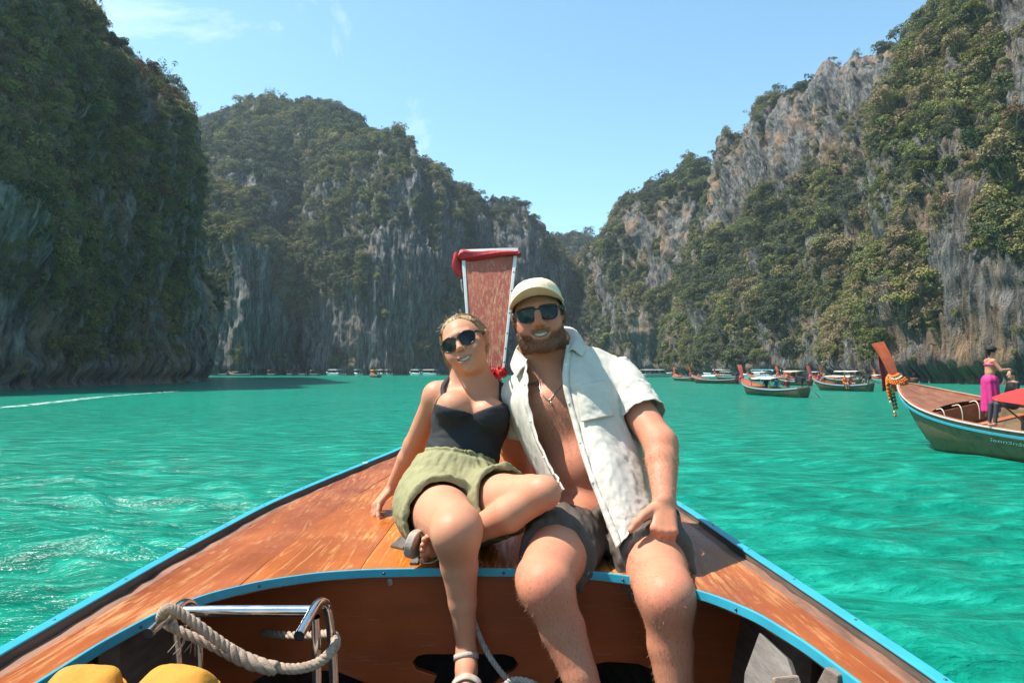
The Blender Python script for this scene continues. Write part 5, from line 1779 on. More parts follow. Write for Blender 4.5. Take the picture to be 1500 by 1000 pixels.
def fold_m(F, lo, h):
    m = np.argwhere(np.abs(F) < 0.02); p = (np.asarray(lo) + m * h).astype(np.float32)
    F[m[:, 0], m[:, 1], m[:, 2]] += 0.006 * ridged(p * np.array([22, 9, 16], np.float32) + 3, 2) - 0.003
garment('shorts', ms, 0.005, SHORT_M, man, man_o, fold_m, 2)
vs, fs_, GS = skin_mesh(ms, 0.008)

# shirt
def linen():
    t = MT('cream_linen')
    c = t.coord('Object')
    n = t.noise(c, 18, 4, 0.6); w = t.noise(t.coord('Object', (1, 1, 0.2)), 500, 2, 0.5); w2 = t.noise(t.coord('Object', (0.2, 1, 1)), 500, 2, 0.5)
    cr = t.noise(c, 34, 5, 0.65, 1.2)
    k = t.mix(t.rng(n, 0.3, 0.7), (0.68, 0.61, 0.515), (0.79, 0.72, 0.615))
    k = t.mix(t.rng(t.math('ADD', w, w2), 0.8, 1.2, 0, 0.25), k, (0.46, 0.43, 0.39))
    nb = t.bump(cr, 0.22, 0.006)
    nb = t.bump(t.math('ADD', w, w2), 0.25, 0.0015, nb)
    t.p(Base_Color=k, Roughness=0.9, Normal=nb)
    t.b.inputs['Sheen Weight'].default_value = 0.0
    tr = t.n('BsdfTranslucent', {'Color': (0.60, 0.52, 0.44, 1), 'Normal': nb})
    mx = t.n('MixShader', {'Fac': 0.25})
    t.t.links.new(t.b.outputs[0], mx.inputs[1]); t.t.links.new(tr.outputs[0], mx.inputs[2]); t.t.links.new(mx.outputs[0], t.out.inputs['Surface'])
    return t.m
LINEN = linen()
rowsS = [
 [(831, 506, 2.36), (862, 506, 2.40), (914, 530, 2.43), (900, 545, 2.56), (828, 530, 2.60), (775, 550, 2.60), (752, 566, 2.50), (762, 545, 2.43), (772, 528, 2.38)],
 [(827, 560, 2.26), (868, 562, 2.25), (930, 585, 2.36), (915, 600, 2.56), (838, 600, 2.60), (772, 605, 2.60), (742, 600, 2.47), (756, 585, 2.33), (772, 572, 2.29)],
 [(841, 620, 2.21), (884, 628, 2.18), (938, 645, 2.29), (930, 660, 2.50), (858, 660, 2.58), (795, 660, 2.55), (765, 650, 2.45), (773, 640, 2.30), (785, 630, 2.23)],
 [(860, 685, 2.13), (905, 695, 2.09), (950, 700, 2.20), (948, 715, 2.45), (890, 720, 2.55), (820, 720, 2.54), (793, 705, 2.40), (798, 695, 2.25), (807, 682, 2.15)],
 [(882, 742, 2.06), (918, 744, 2.04), (958, 738, 2.13), (958, 745, 2.42), (896, 745, 2.54), (832, 748, 2.54), (806, 732, 2.38), (808, 716, 2.22), (818, 700, 2.11)],
 [(906, 801, 1.985), (926, 781, 2.00), (966, 757, 2.10), (962, 766, 2.42), (900, 768, 2.54), (840, 770, 2.54), (814, 750, 2.36), (814, 730, 2.20), (828, 716, 2.08)]]
ctrl = [[P(*q) for q in r] for r in rowsS]
def crumple(G, N):
    q = G.reshape(-1, 3)
    py = HORIZON - (q[:, 2] - CAM_H) / q[:, 1] * 1000
    a = 0.0014 * sstep(py, 690, 760)
    return G + N * (a * fbm(q * 60, 3)).reshape(G.shape[:2])[..., None]
shirt = bpy.data.objects.new('shirt', None); COL.objects.link(shirt); shirt.parent = man
bodyS, GG = sheet('shirt_body', ctrl, 120, 170, LINEN, shirt, man_o, [(GM, 0.010), (GS, 0.006)], fold=0.0046, fscale=(30, 30, 4.0), seed=2.2, extra=crumple)
# placket bands and buttons
for col, nm in ((1, 'placket'), (-2, 'placket')):
    q = GG[:, col]; t_ = np.gradient(q, axis=0); t_ /= np.linalg.norm(t_, axis=1)[:, None]
    inn = GG[:, col] - GG[:, col + (6 if col > 0 else -6)]; inn /= np.linalg.norm(inn, axis=1)[:, None]
    nr = np.cross(t_, inn); nr *= np.sign(-nr[:, 1:2] + 1e-9)
    strip = np.stack([q + inn * .010 + nr * .003, q + nr * .0048, q - inn * .012 + nr * .004], 1)
    o = MB().grid(strip).build(nm, LINEN, shirt, True, man_o)
    md = o.modifiers.new('solid', 'SOLIDIFY'); md.thickness = 0.002; md.offset = 0
    for k in ((20, 42, 64) if col < 0 else (14, 36, 58, 80)):
        c = strip[k, 1] + nr[k] * 0.002
        MB().ell(c, (.0045, .0028, .0045), 10, 6).build('button', plain('shell_button', (0.75, 0.72, 0.66), 0.35, 0.1, 60, 0), o, True, man_o)
# sleeves
def sleeve(S, E, t0, t1, r0, r1, seed, up=None):
    d = E - S; dn = d / np.linalg.norm(d)
    a = np.cross(dn, [0, 1, 0.2]); a /= np.linalg.norm(a); b = np.cross(dn, a)
    rings = []
    for i, t in enumerate(np.linspace(t0, t1, 5)):
        c = S + d * t
        r = r0 + (r1 - r0) * i / 4
        ring = [c + (a * math.cos(q) * r + b * math.sin(q) * r * 0.96) for q in np.linspace(0, 2 * math.pi, 10, endpoint=False)]
        rings.append(ring)
    o, G = sheet('sleeve', rings, 50, 72, LINEN, shirt, man_o, [(GM, 0.008)], fold=0.0065, fscale=(24, 24, 24), seed=seed, closed=True)
    MB().tube(np.concatenate([G[-1], G[-1][:1]]), 0.0022, 5, False).build('sleeve_hem', LINEN, o, True, man_o)
sleeve(SR, ER, -0.12, 0.60, .084, .083, 4.0)
sleeve(SL, EL, -0.12, 0.62, .080, .078, 8.0)
# collar
inner = [P(829, 520, 2.335), P(834, 497, 2.40), P(826, 484, 2.48), P(800, 488, 2.54), P(776, 500, 2.50), P(768, 512, 2.42), P(774, 536, 2.36)]
midc = [P(838, 512, 2.335), P(846, 492, 2.42), P(836, 480, 2.52), P(800, 482, 2.58), P(768, 496, 2.53), P(758, 514, 2.43), P(765, 540, 2.355)]
outer = [P(853, 522, 2.325), P(860, 510, 2.41), P(848, 502, 2.55), P(800, 506, 2.61), P(760, 518, 2.55), P(748, 534, 2.43), P(756, 552, 2.345)]
sheet('collar', [inner, midc, outer], 14, 60, LINEN, shirt, man_o, [(GM, 0.007)], fold=0.002, fscale=(40, 40, 40), thick=0.003)
# chest pocket
pk = [[P(844 + 48 * u + 8 * w, 566 - 10 * u + 52 * w, 2.2) for u in np.linspace(0, 1, 5)] for w in np.linspace(0, 1, 5)]
pkc = np.array(pk)
sp = GG.reshape(-1, 3)
for i in range(5):
    for j in range(5):
        q = pkc[i, j]; r = np.array([q[0] / q[1], q[2] - CAM_H]); 
        pr = sp[:, [0, 2]] - np.array([0, CAM_H]); pr = pr / sp[:, 1:2]
        dd = np.hypot(pr[:, 0] - q[0] / q[1], pr[:, 1] - (q[2] - CAM_H) / q[1])
        cand = np.argsort(dd)[:12]
        y = sp[cand, 1].min() - 0.006
        pkc[i, j] = (q[0] / q[1] * y, y, CAM_H + (q[2] - CAM_H) / q[1] * y)
sheet('pocket', pkc, 24, 24, LINEN, shirt, man_o, fold=0.003, fscale=(40, 40, 40), thick=0.002, seed=6)

# necklace and tattoo
CHAIN = plain('thin_silver_chain', (0.45, 0.42, 0.38), 0.3, 0.1, 90, 0, metal=1.0)
nk = [P(768, 520, 2.42), P(776, 545, 2.33), P(788, 568, 2.29), P(799, 580, 2.27), P(808, 566, 2.27), P(818, 545, 2.29), P(828, 520, 2.36), P(832, 505, 2.42)]
nkp = GM.snap(spline(nk, 60), 0.0022)
necklace = MB().tube(nkp, 0.0012, 5).build('necklace', CHAIN, man, True, man_o)
pd = GM.snap(np.array([P(803, 583, 2.26), P(803.5, 592, 2.25)]), 0.004)
MB().tube(spline([pd[0], pd[1]], 6), [.002, .003, .0032, .003, .0022, .0012], 6).build('pendant', CHAIN, necklace, True, man_o)
def tattoo(text, px0, px1, py, size):
    cu = bpy.data.curves.new('tattoo', 'FONT'); cu.body = text; cu.size = 1.0; cu.shear = 0.15
    to = bpy.data.objects.new('tattoo_text', cu); COL.objects.link(to)
    dg = bpy.context.evaluated_depsgraph_get(); me = bpy.data.meshes.new_from_object(to.evaluated_get(dg))
    bpy.data.objects.remove(to); 
    bm = bmesh.new(); bm.from_mesh(me)
    bmesh.ops.subdivide_edges(bm, edges=bm.edges[:], cuts=1)
    bmesh.ops.triangulate(bm, faces=bm.faces[:])
    vv = np.array([v_.co[:] for v_ in bm.verts]); ff = [[q.index for q in fc.verts] for fc in bm.faces]
    w = vv[:, 0].max(); u = vv[:, 0] / w
    pp = np.array([P(px0 + (px1 - px0) * a, py - 3.5 * a - b * size, 2.27) for a, b in zip(u, vv[:, 1])])
    # move in along the line of sight until the skin
    for _ in range(14):
        dcur = GM.sample(pp); ray = pp - np.array([0, 0, CAM_H]); ray /= np.linalg.norm(ray, axis=1)[:, None]
        pp = pp + ray * (dcur - 0.0016)[:, None] * 0.8
    obj('tattoo', pp - man_o, ff, plain('tattoo_ink', (0.035, 0.03, 0.035), 0.6, 0.2, 50, 0), man, True)
tattoo('\u2022MMDXV', 773, 797, 566.5, 8.5)
# ---- the woman
HW = P(681, 503, 2.47); SW = 0.985
Rw, Ww, Iw = head_frame(HW, -10, 7, 23, SW)
wo_o = P(662, 541, 2.34); wo_o[2] = CAM_H - 0.59
woman = thing('person', 'smiling woman in black top, olive shorts and round sunglasses leaning back on one hand', 'person', wo_o, 0, 'couple on the bow')
wHL, wHR = P(634, 742, 2.30), P(692, 747, 2.31)
wKL, wKR = P(667, 780, 1.91), P(791, 722, 2.01)
wAL, wAR = P(683, 945, 1.985), P(655, 797, 2.13)
wSL, wSR = P(641, 580, 2.51), P(740, 588, 2.53)
wEL, wWL = P(607, 652, 2.64), P(573, 716, 2.735)
wER, wWR = P(772, 655, 2.74), P(790, 715, 2.80)
wNB = P(697, 571, 2.515)
wpc = P(663, 735, 2.345); wch = P(690, 612, 2.47); wwa = P(677, 668, 2.43)
mw = Model()
wax = wNB - wpc; wax /= np.linalg.norm(wax)
wsd = wSR - wSL; wsd /= np.linalg.norm(wsd); wfw = np.cross(wax, wsd)
if wfw[1] > 0: wfw = -wfw
wfw /= np.linalg.norm(wfw); wsd = np.cross(wfw, wax); wsd *= np.sign(wsd[0])
RW = np.stack([wsd, wfw, wax], 1)
mw.ell(wpc, (.165, .12, .11), RW, 0.04)
mw.ell(wwa, (.128, .098, .11), RW, 0.06)
mw.ell(wch, (.135, .095, .12), RW, 0.05)
wb = [wch - wsd * .062 + wfw * .078 - wax * .004, wch + wsd * .062 + wfw * .078 - wax * .004]
for b_ in wb:
    mw.ell(b_, (.066, .062, .062), RW, 0.025)
mw.cone(wSL, wNB - wax * .015, .050, .052, 0.035); mw.cone(wSR, wNB - wax * .015, .050, .052, 0.035)
mw.cone(wNB - wax * .03, HW + np.array([0.006, 0.028, -.045]), .056, .050, 0.03)
mw.cone(wNB - wsd * .07, HW + np.array([0.0, 0.04, -.05]), .028, .035, 0.045); mw.cone(wNB + wsd * .07, HW + np.array([0.02, 0.04, -.05]), .028, .035, 0.045)
for g, S0 in ((-1, wSL), (1, wSR)):
    mw.cone(wNB + wfw * .046 + wsd * .018 * g - wax * .012, S0 + wfw * .034 + wax * .028, .008, .007, 0.016)
mw.cone(wSL, wEL, .049, .040, 0.03); mw.chain([wEL, wEL + (wWL - wEL) * .3, wWL], [.039, .038, .024], 0.02)
mw.cone(wSR, wER, .049, .040, 0.03); mw.chain([wER, wER + (wWR - wER) * .3, wWR], [.038, .036, .024], 0.02)
# near leg hanging down
mw.chain([wHL, wHL + (wKL - wHL) * .5 + np.array([0, 0, .008]), wKL + np.array([0, .045, .004]), wKL], [.100, .091, .073, .059], 0.03)
mw.ell(wKL + np.array([0, -.032, .004]), (.030, .026, .036), None, 0.025)
sh = wAL - wKL
mw.chain([wKL, wKL + sh * .30 + np.array([0, .022, 0]), wKL + sh * .62 + np.array([0, .012, 0]), wAL], [.056, .053, .040, .028], 0.045)
ft = np.array([.02, -1, -.42]); ft /= np.linalg.norm(ft)
mw.cone(wAL + np.array([0, .03, -.045]), wAL + np.array([.004, -.05, -.052]), .030, .030, 0.02)
mw.chain([wAL + np.array([0, -.01, -.02]), wAL + np.array([.006, -.085, -.068]), wAL + np.array([.010, -.135, -.082])], [.028, .024, .018], 0.02)
for k_ in range(5):
    a_ = wAL + np.array([-.026 + .014 * k_ + .008, -.135 + .004 * k_ * k_ * .3, -.086]); mw.cone(a_, a_ + np.array([0, -.032 + .003 * k_, -.004]), .0105 if k_ == 4 else .0085, .0085 if k_ == 4 else .007, 0.005)
# folded leg, its foot tucked under the other knee
mw.chain([wHR, wHR + (wKR - wHR) * .5 + np.array([0, -.01, .008]), wKR + (wHR - wKR) * .12, wKR], [.098, .082, .062, .054], 0.03)
mw.ell(wKR + np.array([.020, -.015, .004]), (.038, .038, .040), None, 0.025)
sh2 = wAR - wKR
mw.chain([wKR, wKR + sh2 * .33 + np.array([0, -.012, -.010]), wKR + sh2 * .65 + np.array([0, -.006, -.004]), wAR], [.049, .053, .040, .030], 0.008)
fd = P(634, 806, 1.985) - wAR; fl = np.linalg.norm(fd); fd = fd / fl
fn = np.array([-1.0, -.15, .25]); fn -= fd * (fn @ fd); fn /= np.linalg.norm(fn)      # sole faces this way
fs2 = np.cross(fd, fn)                                                             # across the foot
if fs2[2] < 0: fs2 = -fs2
mw.cone(wAR - fd * .03 + fn * .03, wAR + fd * .10 + fn * .022, .030, .026, 0.02)
mw.chain([wAR, wAR + fd * .10 + fn * .012, wAR + fd * .15 + fn * .022], [.030, .028, .020], 0.02)
for k_ in range(5):
    b_ = wAR + fd * (.148 - .006 * abs(k_ - 3)) + fn * .024 + fs2 * (-.032 + .0155 * k_)
    mw.cone(b_, b_ + fd * (.026 + .003 * k_) - fn * .004 * 0, .0088 + .0012 * (k_ == 4), .0075 + .0012 * (k_ == 4), 0.005)
up_w, lo_w = add_head(mw, HW, Rw, Ww, SW, False)
# hand spread on the deck
hand(mw, wWL, P(553, 738, 2.70) - wWL + np.array([0, -.02, 0.002]), (-.25, .25, 1), 0.95,
     [(-.42, (.35, .30, .15)), (-.12, (.55, .45, .2)), (.10, (.62, .5, .2)), (.38, (.5, .45, .2))] , ((.02, .024, -.004), [(.030, .026, -.012), (.026, .012, -.016), (.020, .004, -.012)]))
fine_w = [(HW + np.array([-.125, -.13, -.14]), HW + np.array([.125, .13, .14])), (P(556, 735, 2.72) + np.array([-.13, -.12, -.09]), P(560, 735, 2.72) + np.array([.07, .08, .05])),
          (P(636, 803, 2.0) + np.array([-.06, -.08, -.07]), P(636, 803, 2.0) + np.array([.07, .07, .07]))]
v, f, GW = skin_mesh(mw, 0.005, fine_w, 0.0024)
v = relax(v, f, 1, 0.35)
loc = Iw(v)
tone = np.tile(np.array([0.50, 0.240, 0.142]), (len(v), 1))
tone *= (1 + 0.07 * fbm(v * 7, 3))[:, None]
near = np.all(np.abs(loc) < .16, axis=1)
face = near & (loc[:, 1] > 0.0)
red = np.exp(-((np.abs(loc[:, 0]) - .042) / .022) ** 2 - ((loc[:, 2] + .035) / .028) ** 2) * face
tone = tone * (1 - 0.16 * np.clip(red, 0, 1)[:, None] * np.array([-.1, 1, 1]))
lip = np.minimum(dist_poly(loc, up_w), dist_poly(loc, lo_w))
ml = (1 - sstep(lip, .0045, .0085)) * face
tone = tone * (1 - ml[:, None]) + ml[:, None] * np.array([.40, .13, .11])
inm = (np.abs(loc[:, 0]) < .026) & (loc[:, 2] < -.059 + 6 * loc[:, 0] ** 2) & (loc[:, 2] > -.0745 + 12 * loc[:, 0] ** 2) & (loc[:, 1] < .088) & (loc[:, 1] > .06) & face
tone[inm] = (0.16, 0.05, 0.045)
knee = np.exp(-np.sum(((v - (wKL + [0, -.05, -.01])) / .035) ** 2, 1)) + np.exp(-np.sum(((v - (wKR + [.04, -.03, 0])) / .035) ** 2, 1))
tone = tone * (1 - 0.16 * np.clip(knee, 0, 1)[:, None] * np.array([0, 1, 1]))
SKIN_W = skin_material('tanned_skin', 0.0, 0.15, 0.5)
body_w = person_obj('body', v, f, tone, None, SKIN_W, woman, wo_o)
teeth(woman, Ww, SW, wo_o)
shades(woman, Ww, SW, wo_o, 'round', FRAME, LENS_B)

# blonde hair drawn back
def blonde():
    t = MT('blonde_hair')
    c = t.coord('Object')
    n = t.noise(c, 40, 4, 0.6)
    t.p(Base_Color=t.mix(t.rng(n, 0.3, 0.7), (0.17, 0.095, 0.042), (0.46, 0.31, 0.155)), Roughness=0.42)
    return t.m
BLOND = blonde()
mh = Model()
mh.ell(Ww((0, -.026, .024)), np.array([.083, .0985, .088]) * SW, Rw, 0.01)
mh.ell(Ww((-.052, -.030, .010)), np.array([.036, .055, .060]) * SW, Rw, 0.03)
mh.ell(Ww((-.02, -.085, .0)), np.array([.05, .04, .06]) * SW, Rw, 0.03)
mh.cone(Ww((-.066, -.036, -.015)), Ww((-.070, -.034, -.085)), .024, .020, 0.03)
mh.cone(Ww((-.070, -.034, -.085)), HW + np.array([-.030, .03, -.125]), .020, .012, 0.02)
mh.cut(Ww((0, .038, .078)), Rw @ np.array([0, .90, -.45]), Ww((0, .15, .0)), .16, 0.008)
mh.cut(Ww((0, -.005, -.045)), Rw @ np.array([0, .9, -.25]), Ww((0, .10, -.10)), .14, 0.01)
def strand_tw(F, lo, h):
    m = np.argwhere(np.abs(F) < 0.02); p = np.asarray(lo) + m * h
    q = Iw(p)
    F[m[:, 0], m[:, 1], m[:, 2]] += 0.0022 * noise3(np.stack([q[:, 0] * 170, q[:, 1] * 22, q[:, 2] * 110], 1))
hair_w, GH = garment('hair', mh, 0.0028, BLOND, woman, wo_o, strand_tw, 1)
def strands():
    rs = np.random.RandomState(12)
    mb = MB()
    for k in range(420):      # combed back over the crown
        x = rs.uniform(-.066, .066); y0 = .050 - 9 * x * x + rs.normal() * .004
        pts = [Ww((x, y0, .084 - 6 * x * x)), Ww((x * 1.04, .02, .110 - 5 * x * x)), Ww((x * 1.02, -.05, .103 - 5 * x * x)), Ww((x * .8, -.11, .05))]
        pts = GH.snap(spline(pts, 12), 0.0015 + 0.002 * rs.rand(), 3)
        mb.tube(pts, 0.0011, 3, False)
    for k in range(70):       # sides
        g = -1 if k % 2 else 1
        z0 = rs.uniform(-.01, .08); y0 = .045 - .25 * abs(z0 - .05)
        pts = [Ww((g * (.062 + .010 * rs.rand()), y0, z0)), Ww((g * .080, -.01, z0 - .004)), Ww((g * .074, -.06, z0 - .02)), Ww((g * .04, -.105, z0 - .03))]
        pts = GH.snap(spline(pts, 10), 0.0015 + 0.002 * rs.rand(), 3)
        mb.tube(pts, 0.0011, 3, False)
    for k in range(150):       # loose hair at the nape on the left
        a = Ww((-.062 + .02 * rs.rand(), -.03 - .04 * rs.rand(), -.02 - .03 * rs.rand()))
        b = a + np.array([.004 + .012 * rs.normal(), .01 * rs.normal(), -.05]); c = b + np.array([-.012 + .022 * rs.normal(), .015 * rs.normal(), -.035 - .035 * rs.rand()])
        mb.tube(spline([a, b, c], 8), np.linspace(.0013, .0006, 8), 3, False)
    for k in range(60):       # flyaways
        a = Ww((rs.uniform(-.08, .03), rs.uniform(-.06, .05), rs.uniform(.08, .12))); a = GH.snap(a[None], 0.0, 3)[0]
        d = rs.normal(size=3) * .5 + Rw @ np.array([-.4, -.3, .5])
        mb.tube(spline([a, a + d * .012 + rs.normal(size=3) * .003, a + d * .020 + np.array([0, 0, -.006])], 6), 0.0005, 3, False)
    mb.build('strands', BLOND, hair_w, False, wo_o)
strands()
rsW = np.random.RandomState(3)
hv = np.array([q.co[:] for q in hair_w.data.vertices]) + wo_o
hn = GH.grad(hv)
lw = Iw(hv)
sel = rsW.choice(np.argwhere(lw[:, 1] > -.09)[:, 0], 7500)
back = (Rw @ np.array([0, -1.0, -.25]))
BLOND_L = plain('pale_blonde_hair', (0.42, 0.28, 0.14), 0.4, 0.35, 50, 0)
lay = np.tile(back, (len(sel), 1)) * 1.2 + np.where((lw[sel, 2] < 0.0)[:, None], np.array([[0, 0, -1.0]]), 0)
fo = fuzz('hair_strands', hv[sel], hn[sel], lay, 0.038, 0.00042, BLOND_L, woman, wo_o, 5, 0.20, 0.16)

# black top
BLACK = cloth('black_rib_knit', (0.0085, 0.009, 0.012), 0.8, 420, 0.12, 0.2, 0.0)
mt = Model()
gI = 0.007
mt.ell(wwa, np.array((.128, .098, .11)) + gI, RW, 0.06)
mt.ell(wch - wax * .012, np.array((.135, .095, .112)) + gI, RW, 0.05)
mt.ell(wpc + wax * .05, np.array((.150, .108, .08)) + gI, RW, 0.05)
for b_ in wb:
    mt.ell(b_, np.array((.066, .062, .062)) + gI, RW, 0.020)
# sweetheart neckline: one slanting cut over each cup
vpt = P(691, 606, 2.36)
nA = np.array([-11.0, 0, 47.0]); nA = np.array([.28, .10, 1.0]); nB = np.array([-.36, .10, 1.0])
mt.cut2(vpt, nA, nB, vpt + np.array([0, .1, .20]), .30, 0.003)
mt.cut(wpc + wax * .055, -wax, wpc - wax * .06, .22, 0.004)
top_w, GT = garment('top', mt, 0.004, BLACK, woman, wo_o, noise_tweak(0.002, (14, 14, 40), 3), 1)
for b_ in wb:   # seams under the cups
    a = np.linspace(math.radians(200), math.radians(340), 16)
    pts = np.array([b_ + wsd * math.cos(q) * .060 + wax * math.sin(q) * .056 + wfw * .045 for q in a])
    MB().tube(GT.snap(pts, 0.001), 0.0022, 5).build('cup_seam', BLACK, top_w, True, wo_o)
for S_, cx, d1, d2 in ((wSL, -.072, P(650, 562, 2.46), P(645, 596, 2.40)), (wSR, .082, P(733, 575, 2.48), P(738, 596, 2.42))):
    back = S_ + (wNB - S_) * .36
    pth = spline([d2 + wfw * -.01 - wax * .012, d2, d1, back + wax * .055, back - wfw * .05 + wax * .02, back - wfw * .085 - wax * .06], 34)
    pth = GW.snap(pth, 0.0035, 5)
    t_ = np.gradient(pth, axis=0); t_ /= np.linalg.norm(t_, axis=1)[:, None]
    nn = GW.grad(pth); s_ = np.cross(t_, nn); s_ /= np.linalg.norm(s_, axis=1)[:, None]
    o = MB().grid(np.stack([pth - s_ * .0095, pth + s_ * .0095], 1)).build('strap', BLACK, top_w, True, wo_o)
    md = o.modifiers.new('solid', 'SOLIDIFY'); md.thickness = 0.003; md.offset = 0

# olive shorts
OLIVE = cloth('olive_linen', (0.235, 0.215, 0.105), 0.9, 300, 0.35, 0.15, 0.0)
class Pair:
    """two cloth legs, each cut at its own hem, then sewn together"""
    def __init__(self, models, last):
        self.models, self.last = models, last
    def bounds(self):
        b = [m.bounds() for m in self.models]
        return np.min([q[0] for q in b], axis=0), np.max([q[1] for q in b], axis=0)
    def field(self, lo, hi, h):
        A, B = [m.field(lo, hi, h) for m in self.models]
        k = 0.012
        hh = np.clip(0.5 + 0.5 * (A - B) / k, 0, 1)
        return A * (1 - hh) + B * hh - k * hh * (1 - hh)
legs = ((wHL, wKL, .50, .030), (wHR, wKR, .56, .020))
pair = []
wl2 = wpc + wax * .162
for H_, K_, tc, ex in legs:
    mo = Model()
    d = K_ - H_; dn = d / np.linalg.norm(d); hem = H_ + d * tc
    mo.chain([H_, H_ + d * .5 + np.array([0, 0, .008]), H_ + d * .8], [.106 + ex, .096 + ex, .084 + ex], 0.03)
    mo.ell(wpc + wax * .02, (.180, .138, .135), RW, 0.05)
    mo.ell(wpc + wax * .11, (.148, .120, .10), RW, 0.05)
    nn = dn + np.array([0.10, 0, .22]) if H_ is wHL else dn + np.array([0, 0, .10])
    mo.cut(hem, nn, hem + dn * .45, .45, 0.006)
    mo.cone(hem - dn * .05, hem + dn * .05, .098 + ex * .35, .090 + ex * .55, 0.004, 's')
    mo.cut(wl2, wax, wl2 + wax * .15, .24, 0.006)
    pair.append(mo)
mo = Pair(pair, None)
def fold_w(F, lo, h):
    m = np.argwhere(np.abs(F) < 0.022); p = (np.asarray(lo) + m * h).astype(np.float32)
    s = (p - wpc) @ wsd; a = (p - wpc) @ wax; c = (p - wpc) @ wfw
    ang = np.arctan2(s, c)
    q = np.stack([ang * 5.5 + 0.6 * noise3(p * 9), a * 5, 0 * a + 3], 1).astype(np.float32)
    gather = 0.55 + 0.25 * np.exp(-((a - .12) / .05) ** 2)
    F[m[:, 0], m[:, 1], m[:, 2]] += 0.0062 * gather * (ridged(q, 2) - 0.4) + 0.004 * fbm(p * 30, 2)
    band = np.exp(-((a - .146) / .007) ** 2)
    F[m[:, 0], m[:, 1], m[:, 2]] += 0.010 * band
garment('shorts', mo, 0.0045, OLIVE, woman, wo_o, fold_w, 1)

# sandals
SOLE = plain('worn_sandal_sole', (0.33, 0.27, 0.21), 0.8, 0.25, 30, 0.4)
STRAP = plain('white_sandal_strap', (0.40, 0.33, 0.27), 0.75, 0.15, 60, 0.4)
def sandal(parent, heel, fwd, sole_n, L_, wid, label_mat=SOLE):
    fwd = fwd / np.linalg.norm(fwd); n = sole_n - fwd * (sole_n @ fwd); n /= np.linalg.norm(n); s = np.cross(fwd, n)
    th = bpy.data.objects.new('sandal', None); COL.objects.link(th); th.parent = parent
    out = spline([(-.01, 0), (.0, .030), (.09, .026), (.17, .042), (.225, .032), (.243, 0), (.225, -.034), (.17, -.042), (.09, -.032), (.0, -.030)], 60, True)
    k = L_ / .25
    mb = MB(); nn = len(out)
    rings = []
    for off, sc in ((0, .96), (.004, 1.0), (.018, 1.0), (.024, .97)):
        rings.append([heel + fwd * (a * k) + s * (b * wid * sc) + n * off for a, b in out])
    R_ = np.array(rings)
    mb.grid(R_, closed_v=True); mb.f += [tuple(range(nn))[::-1], tuple(range(3 * nn, 4 * nn))]
    mb.build('sole', SOLE, th, False, wo_o, bevel=0.003)
    return th, fwd, n, s
sa, a1, a2, a3 = sandal(woman, wAR - fd * .055 + fn * .052, fd, fn, .25, 1.0)
def strap_loop(par, c, axis, u, w_, ru, rw, width, a0, a1_):
    a = np.linspace(math.radians(a0), math.radians(a1_), 26)
    pts = np.array([c + u * math.cos(q) * ru + w_ * math.sin(q) * rw for q in a])
    pts = GW.push(pts, 0.003)
    G = np.stack([pts - axis * width / 2, pts + axis * width / 2], 1)
    o = MB().grid(G).build('strap', STRAP, par, True, wo_o)
    md = o.modifiers.new('solid', 'SOLIDIFY'); md.thickness = 0.003; md.offset = 0
strap_loop(sa, wAR + fd * .115 + fn * .03, fd, fs2, -fn, .046, .052, .024, -10, 190)
strap_loop(sa, wAR + fd * .03 + fn * .02, fd * .8 - fn * .5, fs2, -fn, .040, .050, .022, -10, 190)
f2 = np.array([.02, -1, -.10]); sb, b1, b2, b3 = sandal(woman, wAL + np.array([-.002, .06, -.078]), f2, np.array([0, -.1, -1.0]), .25, 1.0)
strap_loop(sb, wAL + np.array([.0, -.012, -.028]), np.array([.0, .45, .9]), np.array([1.0, 0, .12]), np.array([0, -.9, .45]), .034, .036, .016, 0, 360)
strap_loop(sb, wAL + np.array([.008, -.10, -.085]), np.array([0, 1.0, .3]), np.array([1.0, 0, 0]), np.array([0, 0, 1.0]), .044, .040, .022, -10, 190)
# ------------------------------------------------------------------ other boats on the lagoon
HULL_BROWN = old_wood('hull_brown', (0.085, 0.055, 0.03), (0.16, 0.105, 0.06), 'X', 0.5)
HULL_RED = old_wood('hull_red_brown', (0.12, 0.04, 0.02), (0.22, 0.08, 0.04), 'X', 0.5)
HULL_NEAR = old_wood('hull_olive_brown', (0.15, 0.092, 0.045), (0.23, 0.15, 0.08), 'X', 0.5)
WOODX = varnish('boat_varnish', (0.36, 0.10, 0.035), (0.22, 0.06, 0.025), (0.45, 0.22, 0.11), 0.2, 0.35, 'X')
DECKX = varnish('brown_deck_varnish', (0.22, 0.085, 0.04), (0.13, 0.05, 0.027), (0.33, 0.17, 0.09), 0.25, 0.3, 'X')
WOODZ = varnish('prow_orange_varnish', (0.50, 0.11, 0.035), (0.34, 0.06, 0.02), (0.50, 0.2, 0.08), 0.15, 0.35, 'Z')
PINKPROW = varnish('prow_pink_paint', (0.48, 0.10, 0.08), (0.34, 0.06, 0.05), (0.50, 0.2, 0.12), 0.15, 0.45, 'Z')
PALEBLUE = painted('pale_blue_trim', (0.22, 0.42, 0.50), 0.4)
WHITEPAINT = painted('white_gelcoat', (0.84, 0.83, 0.80), 0.3, (0.5, 0.5, 0.48), 0.1)
ENGINE = plain('dark_engine_metal', (0.045, 0.045, 0.05), 0.45, 0.4, 12, 0.3, metal=0.5)
GLASS = lens_mat('dark_boat_glass', (0.02, 0.03, 0.035))
CLOTHS = {}
def canvas(col):
    if col not in CLOTHS:
        CLOTHS[col] = cloth('awning_canvas', col, 0.8, 90, 0.2, 0.1)
    return CLOTHS[col]
BLACKFLOOR = plain('dark_floor_mat', (0.025, 0.027, 0.035), 0.5, 0.3, 6, 0.2)

